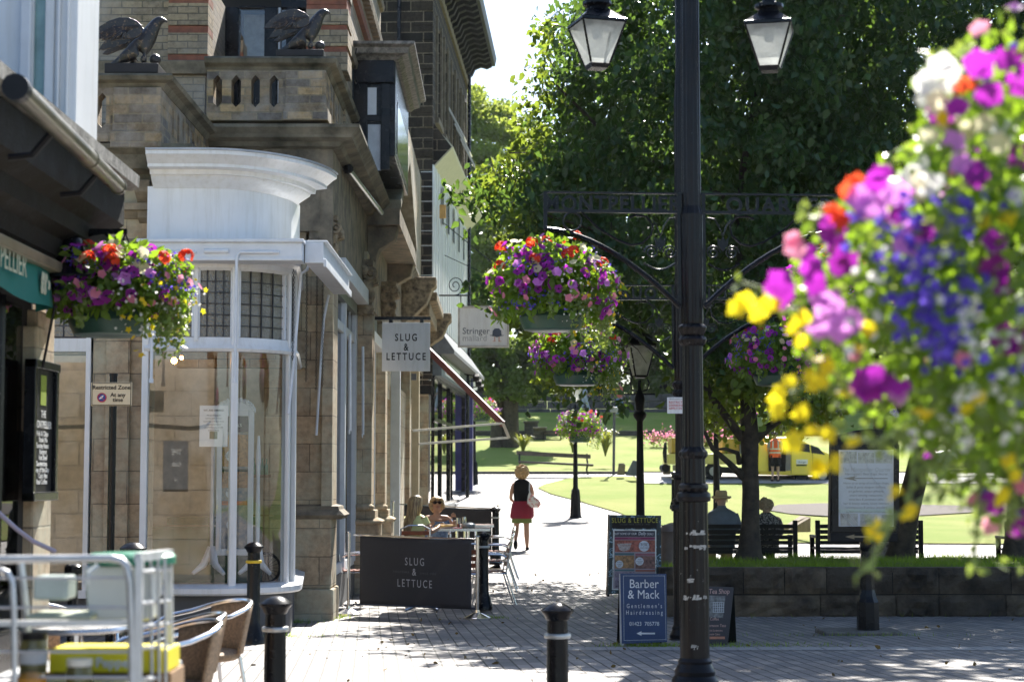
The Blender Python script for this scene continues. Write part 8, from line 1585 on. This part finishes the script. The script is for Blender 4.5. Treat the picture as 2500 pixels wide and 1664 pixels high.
for px, py in ((1742, 1150), (2007, 1159), (1957, 1162)):
    c_ = W(px, py, YT + .1); k = .31 if px != 1957 else .22; w_ = ob('wheel', MB().tube([(c_.x, c_.y - .08, c_.z), (c_.x, c_.y + .2, c_.z)], k, 24), M('tyre', (.02, .02, .02), .85), V, smooth=True)
    if px != 1957: ob('rim', MB().tube([(c_.x, c_.y - .10, c_.z), (c_.x, c_.y, c_.z)], [k * .5, k * .58], 20).tube([(c_.x, c_.y - .12, c_.z), (c_.x, c_.y - .05, c_.z)], k * .2, 12), M('grey rim', (.32, .32, .33), .4, metal=.5), w_, smooth=True)
strip('park_road', frange(61.2, 66, .5), lambda y: X(1560, 62), lambda y: 33, .06, M('pale road', (.42, .40, .38), .8, var=.2, scale=3), 8)
# distant parked cars glimpsed right
for px, cc, lb_ in ((2395, (.55, .58, .62), 'distant pale car roof glimpsed right of the leaning trunk'), (2470, (.30, .02, .03), 'distant dark red car at the right edge')):
    Yc = 70; t_ = thing('parked_car', (X(px, Yc), Yc, g(Yc)), lb_, 'car'); x = X(px, Yc); z = g(Yc)
    ob('body', MB().prism([(x - 1.9, Yc, z + .3), (x - 1.95, Yc, z + .7), (x - 1.2, Yc, z + .85), (x - .7, Yc, z + 1.3), (x + .7, Yc, z + 1.32), (x + 1.3, Yc, z + .9), (x + 1.95, Yc, z + .75), (x + 1.9, Yc, z + .3)], (0, 1.7, 0)), M('car paint %d' % px, cc, .25, coat=.8, var=.03), t_, bevel=.08)
    ob('side_window', MB().prism([(x - 1.0, Yc - .01, z + .9), (x - .65, Yc - .01, z + 1.22), (x + .65, Yc - .01, z + 1.24), (x + 1.05, Yc - .01, z + .92)], (0, .01, 0)), M('dark cab glass', (.02, .025, .03), .08), t_)
    for q in (-1.25, 1.25): ob('wheel', MB().tube([(x + q, Yc - .02, z + .32), (x + q, Yc + .2, z + .32)], .32, 16), M('tyre', (.02, .02, .02), .85), t_, smooth=True)
# ---- two cast eagles
m, n, b = newmat('speckled cast eagle'); t_ = noise(n, 30, 4, .6); n.links.new(ramp(n, t_.outputs[0], [(.56, (.02, .018, .02)), (.66, (.17, .11, .06))]).outputs[0], b.inputs['Base Color']); b.inputs['Roughness'].default_value = .3; bump(n, b, t_.outputs[0], .5, .02); EM = m
YE = YL + .2; base = Vector((X(312, YE), YE, lz3 + .12))
E1 = thing('eagle_statue', (0, 0, 0), 'dark speckled eagle statue with raised wings on the left balcony pier', 'statue', 'matching eagle statues', world=False)
def ep(px, py, dy=0): v = W(px, py, YE) - base; return (v.x, dy, v.z)
kx = YE / FPX
skin('body', [[(*ep(272, 160), .02, .035), (*ep(290, 152), .04, .05), (*ep(318, 132), .105), (*ep(345, 116), .135), (*ep(360, 96), .125), (*ep(370, 76), .085), (*ep(381, 58), .062), (*ep(391, 49), .055), (*ep(402, 50), .022), (*ep(409, 55), .008)],
              [(*ep(345, 116), .135), (*ep(352, 140, -.05), .045), (*ep(354, 158, -.06), .03)], [(*ep(318, 132), .105), (*ep(322, 148, .05), .04), (*ep(322, 160, .06), .03)]], EM, E1)
for s in (-1, 1):
    pl_ = [(352, 70), (340, 58), (322, 52), (300, 53), (275, 63), (252, 80), (236, 98), (230, 108), (240, 111), (262, 106), (258, 112), (282, 106), (278, 113), (300, 106), (318, 104), (340, 100), (352, 88)]
    w_ = MB().prism([(ep(a, b_)[0], s * (.09 + (352 - a) * .0011), ep(a, b_)[2]) for a, b_ in pl_], (0, s * .03, 0)); wg = ob('wing', w_, EM, E1, bevel=.008)
    ft = MB()
    for i in range(9):
        a0 = (345 - i * 4, 72 + i * 2); a1 = (228 + i * 11 + (i % 2) * 3, 110 - i * 1.2 + i * .8)
        q0, q1 = ep(*a0), ep(*a1); ft.tube([(q0[0], s * .125, q0[2]), ((q0[0] + q1[0]) / 2, s * .19, (q0[2] + q1[2]) / 2 + .05 - i * .005), (q1[0], s * (.24 - i * .006), q1[2])], [.012, .022, .006], 6)
    ob('wing_feather', ft, EM, wg)
ob('lower_wing', MB().prism([(ep(a, b_)[0], .03, ep(a, b_)[2]) for a, b_ in ((310, 100), (278, 112), (255, 122), (247, 130), (260, 132), (285, 122), (305, 114))], (0, .04, 0)), EM, E1, bevel=.01)
ob('orb', MB().ball(ep(379, 146), .062, 14), EM, E1, smooth=True); ob('statue_base', MB().box(ep(262, 0)[0], ep(388, 0)[0], -.1, .14, -.0, .02), EM, E1, bevel=.006)
for a, dy in ((354, -.07), (322, .06)):
    cl = MB(); q = ep(a, 160, dy)
    for k in (-.3, 0, .3): cl.tube([q, (q[0] + .06, q[1] + k * .1, q[2] - .01), (q[0] + .09, q[1] + k * .14, .02)], [.018, .014, .006], 5)
    ob('talon', cl, EM, E1)
E1.location = base
dup(E1, (X(728, YB + .2), YB + .2, zb3 + .1), 0, 'dark speckled eagle statue with raised wings on the right balcony parapet')
rng = np.random.default_rng(12)
lf_ = [(rng.uniform(-2, 7), rng.uniform(12, 30)) for _ in range(260)]
o = leaves('fallen_leaves', [(x, y, g(y) + .012) for x, y in lf_ if not (x > 2 and 22 < y < 27.6)], .05, M('dry leaf', (.22, .14, .04), .8, var=.5, scale=2), None, 5, droop=0); tag(o, 'scattered fallen leaves on the paving', 'leaves', kind='stuff')
# ================================================================ light summer haze in the air
hz = ob('haze', MB().box(-75, 75, -35, 150, -1.2, 26), None); m, n, b = newmat('haze air'); n.nodes.remove(b); hv = N(n, 'ShaderNodeVolumePrincipled'); hv.inputs['Density'].default_value = .0001; hv.inputs['Color'].default_value = (.85, .92, 1, 1); hv.inputs['Anisotropy'].default_value = .3
n.links.new(hv.outputs[0], n.nodes['Material Output'].inputs['Volume']); hz.data.materials.append(m); tag(hz, kind='stuff')
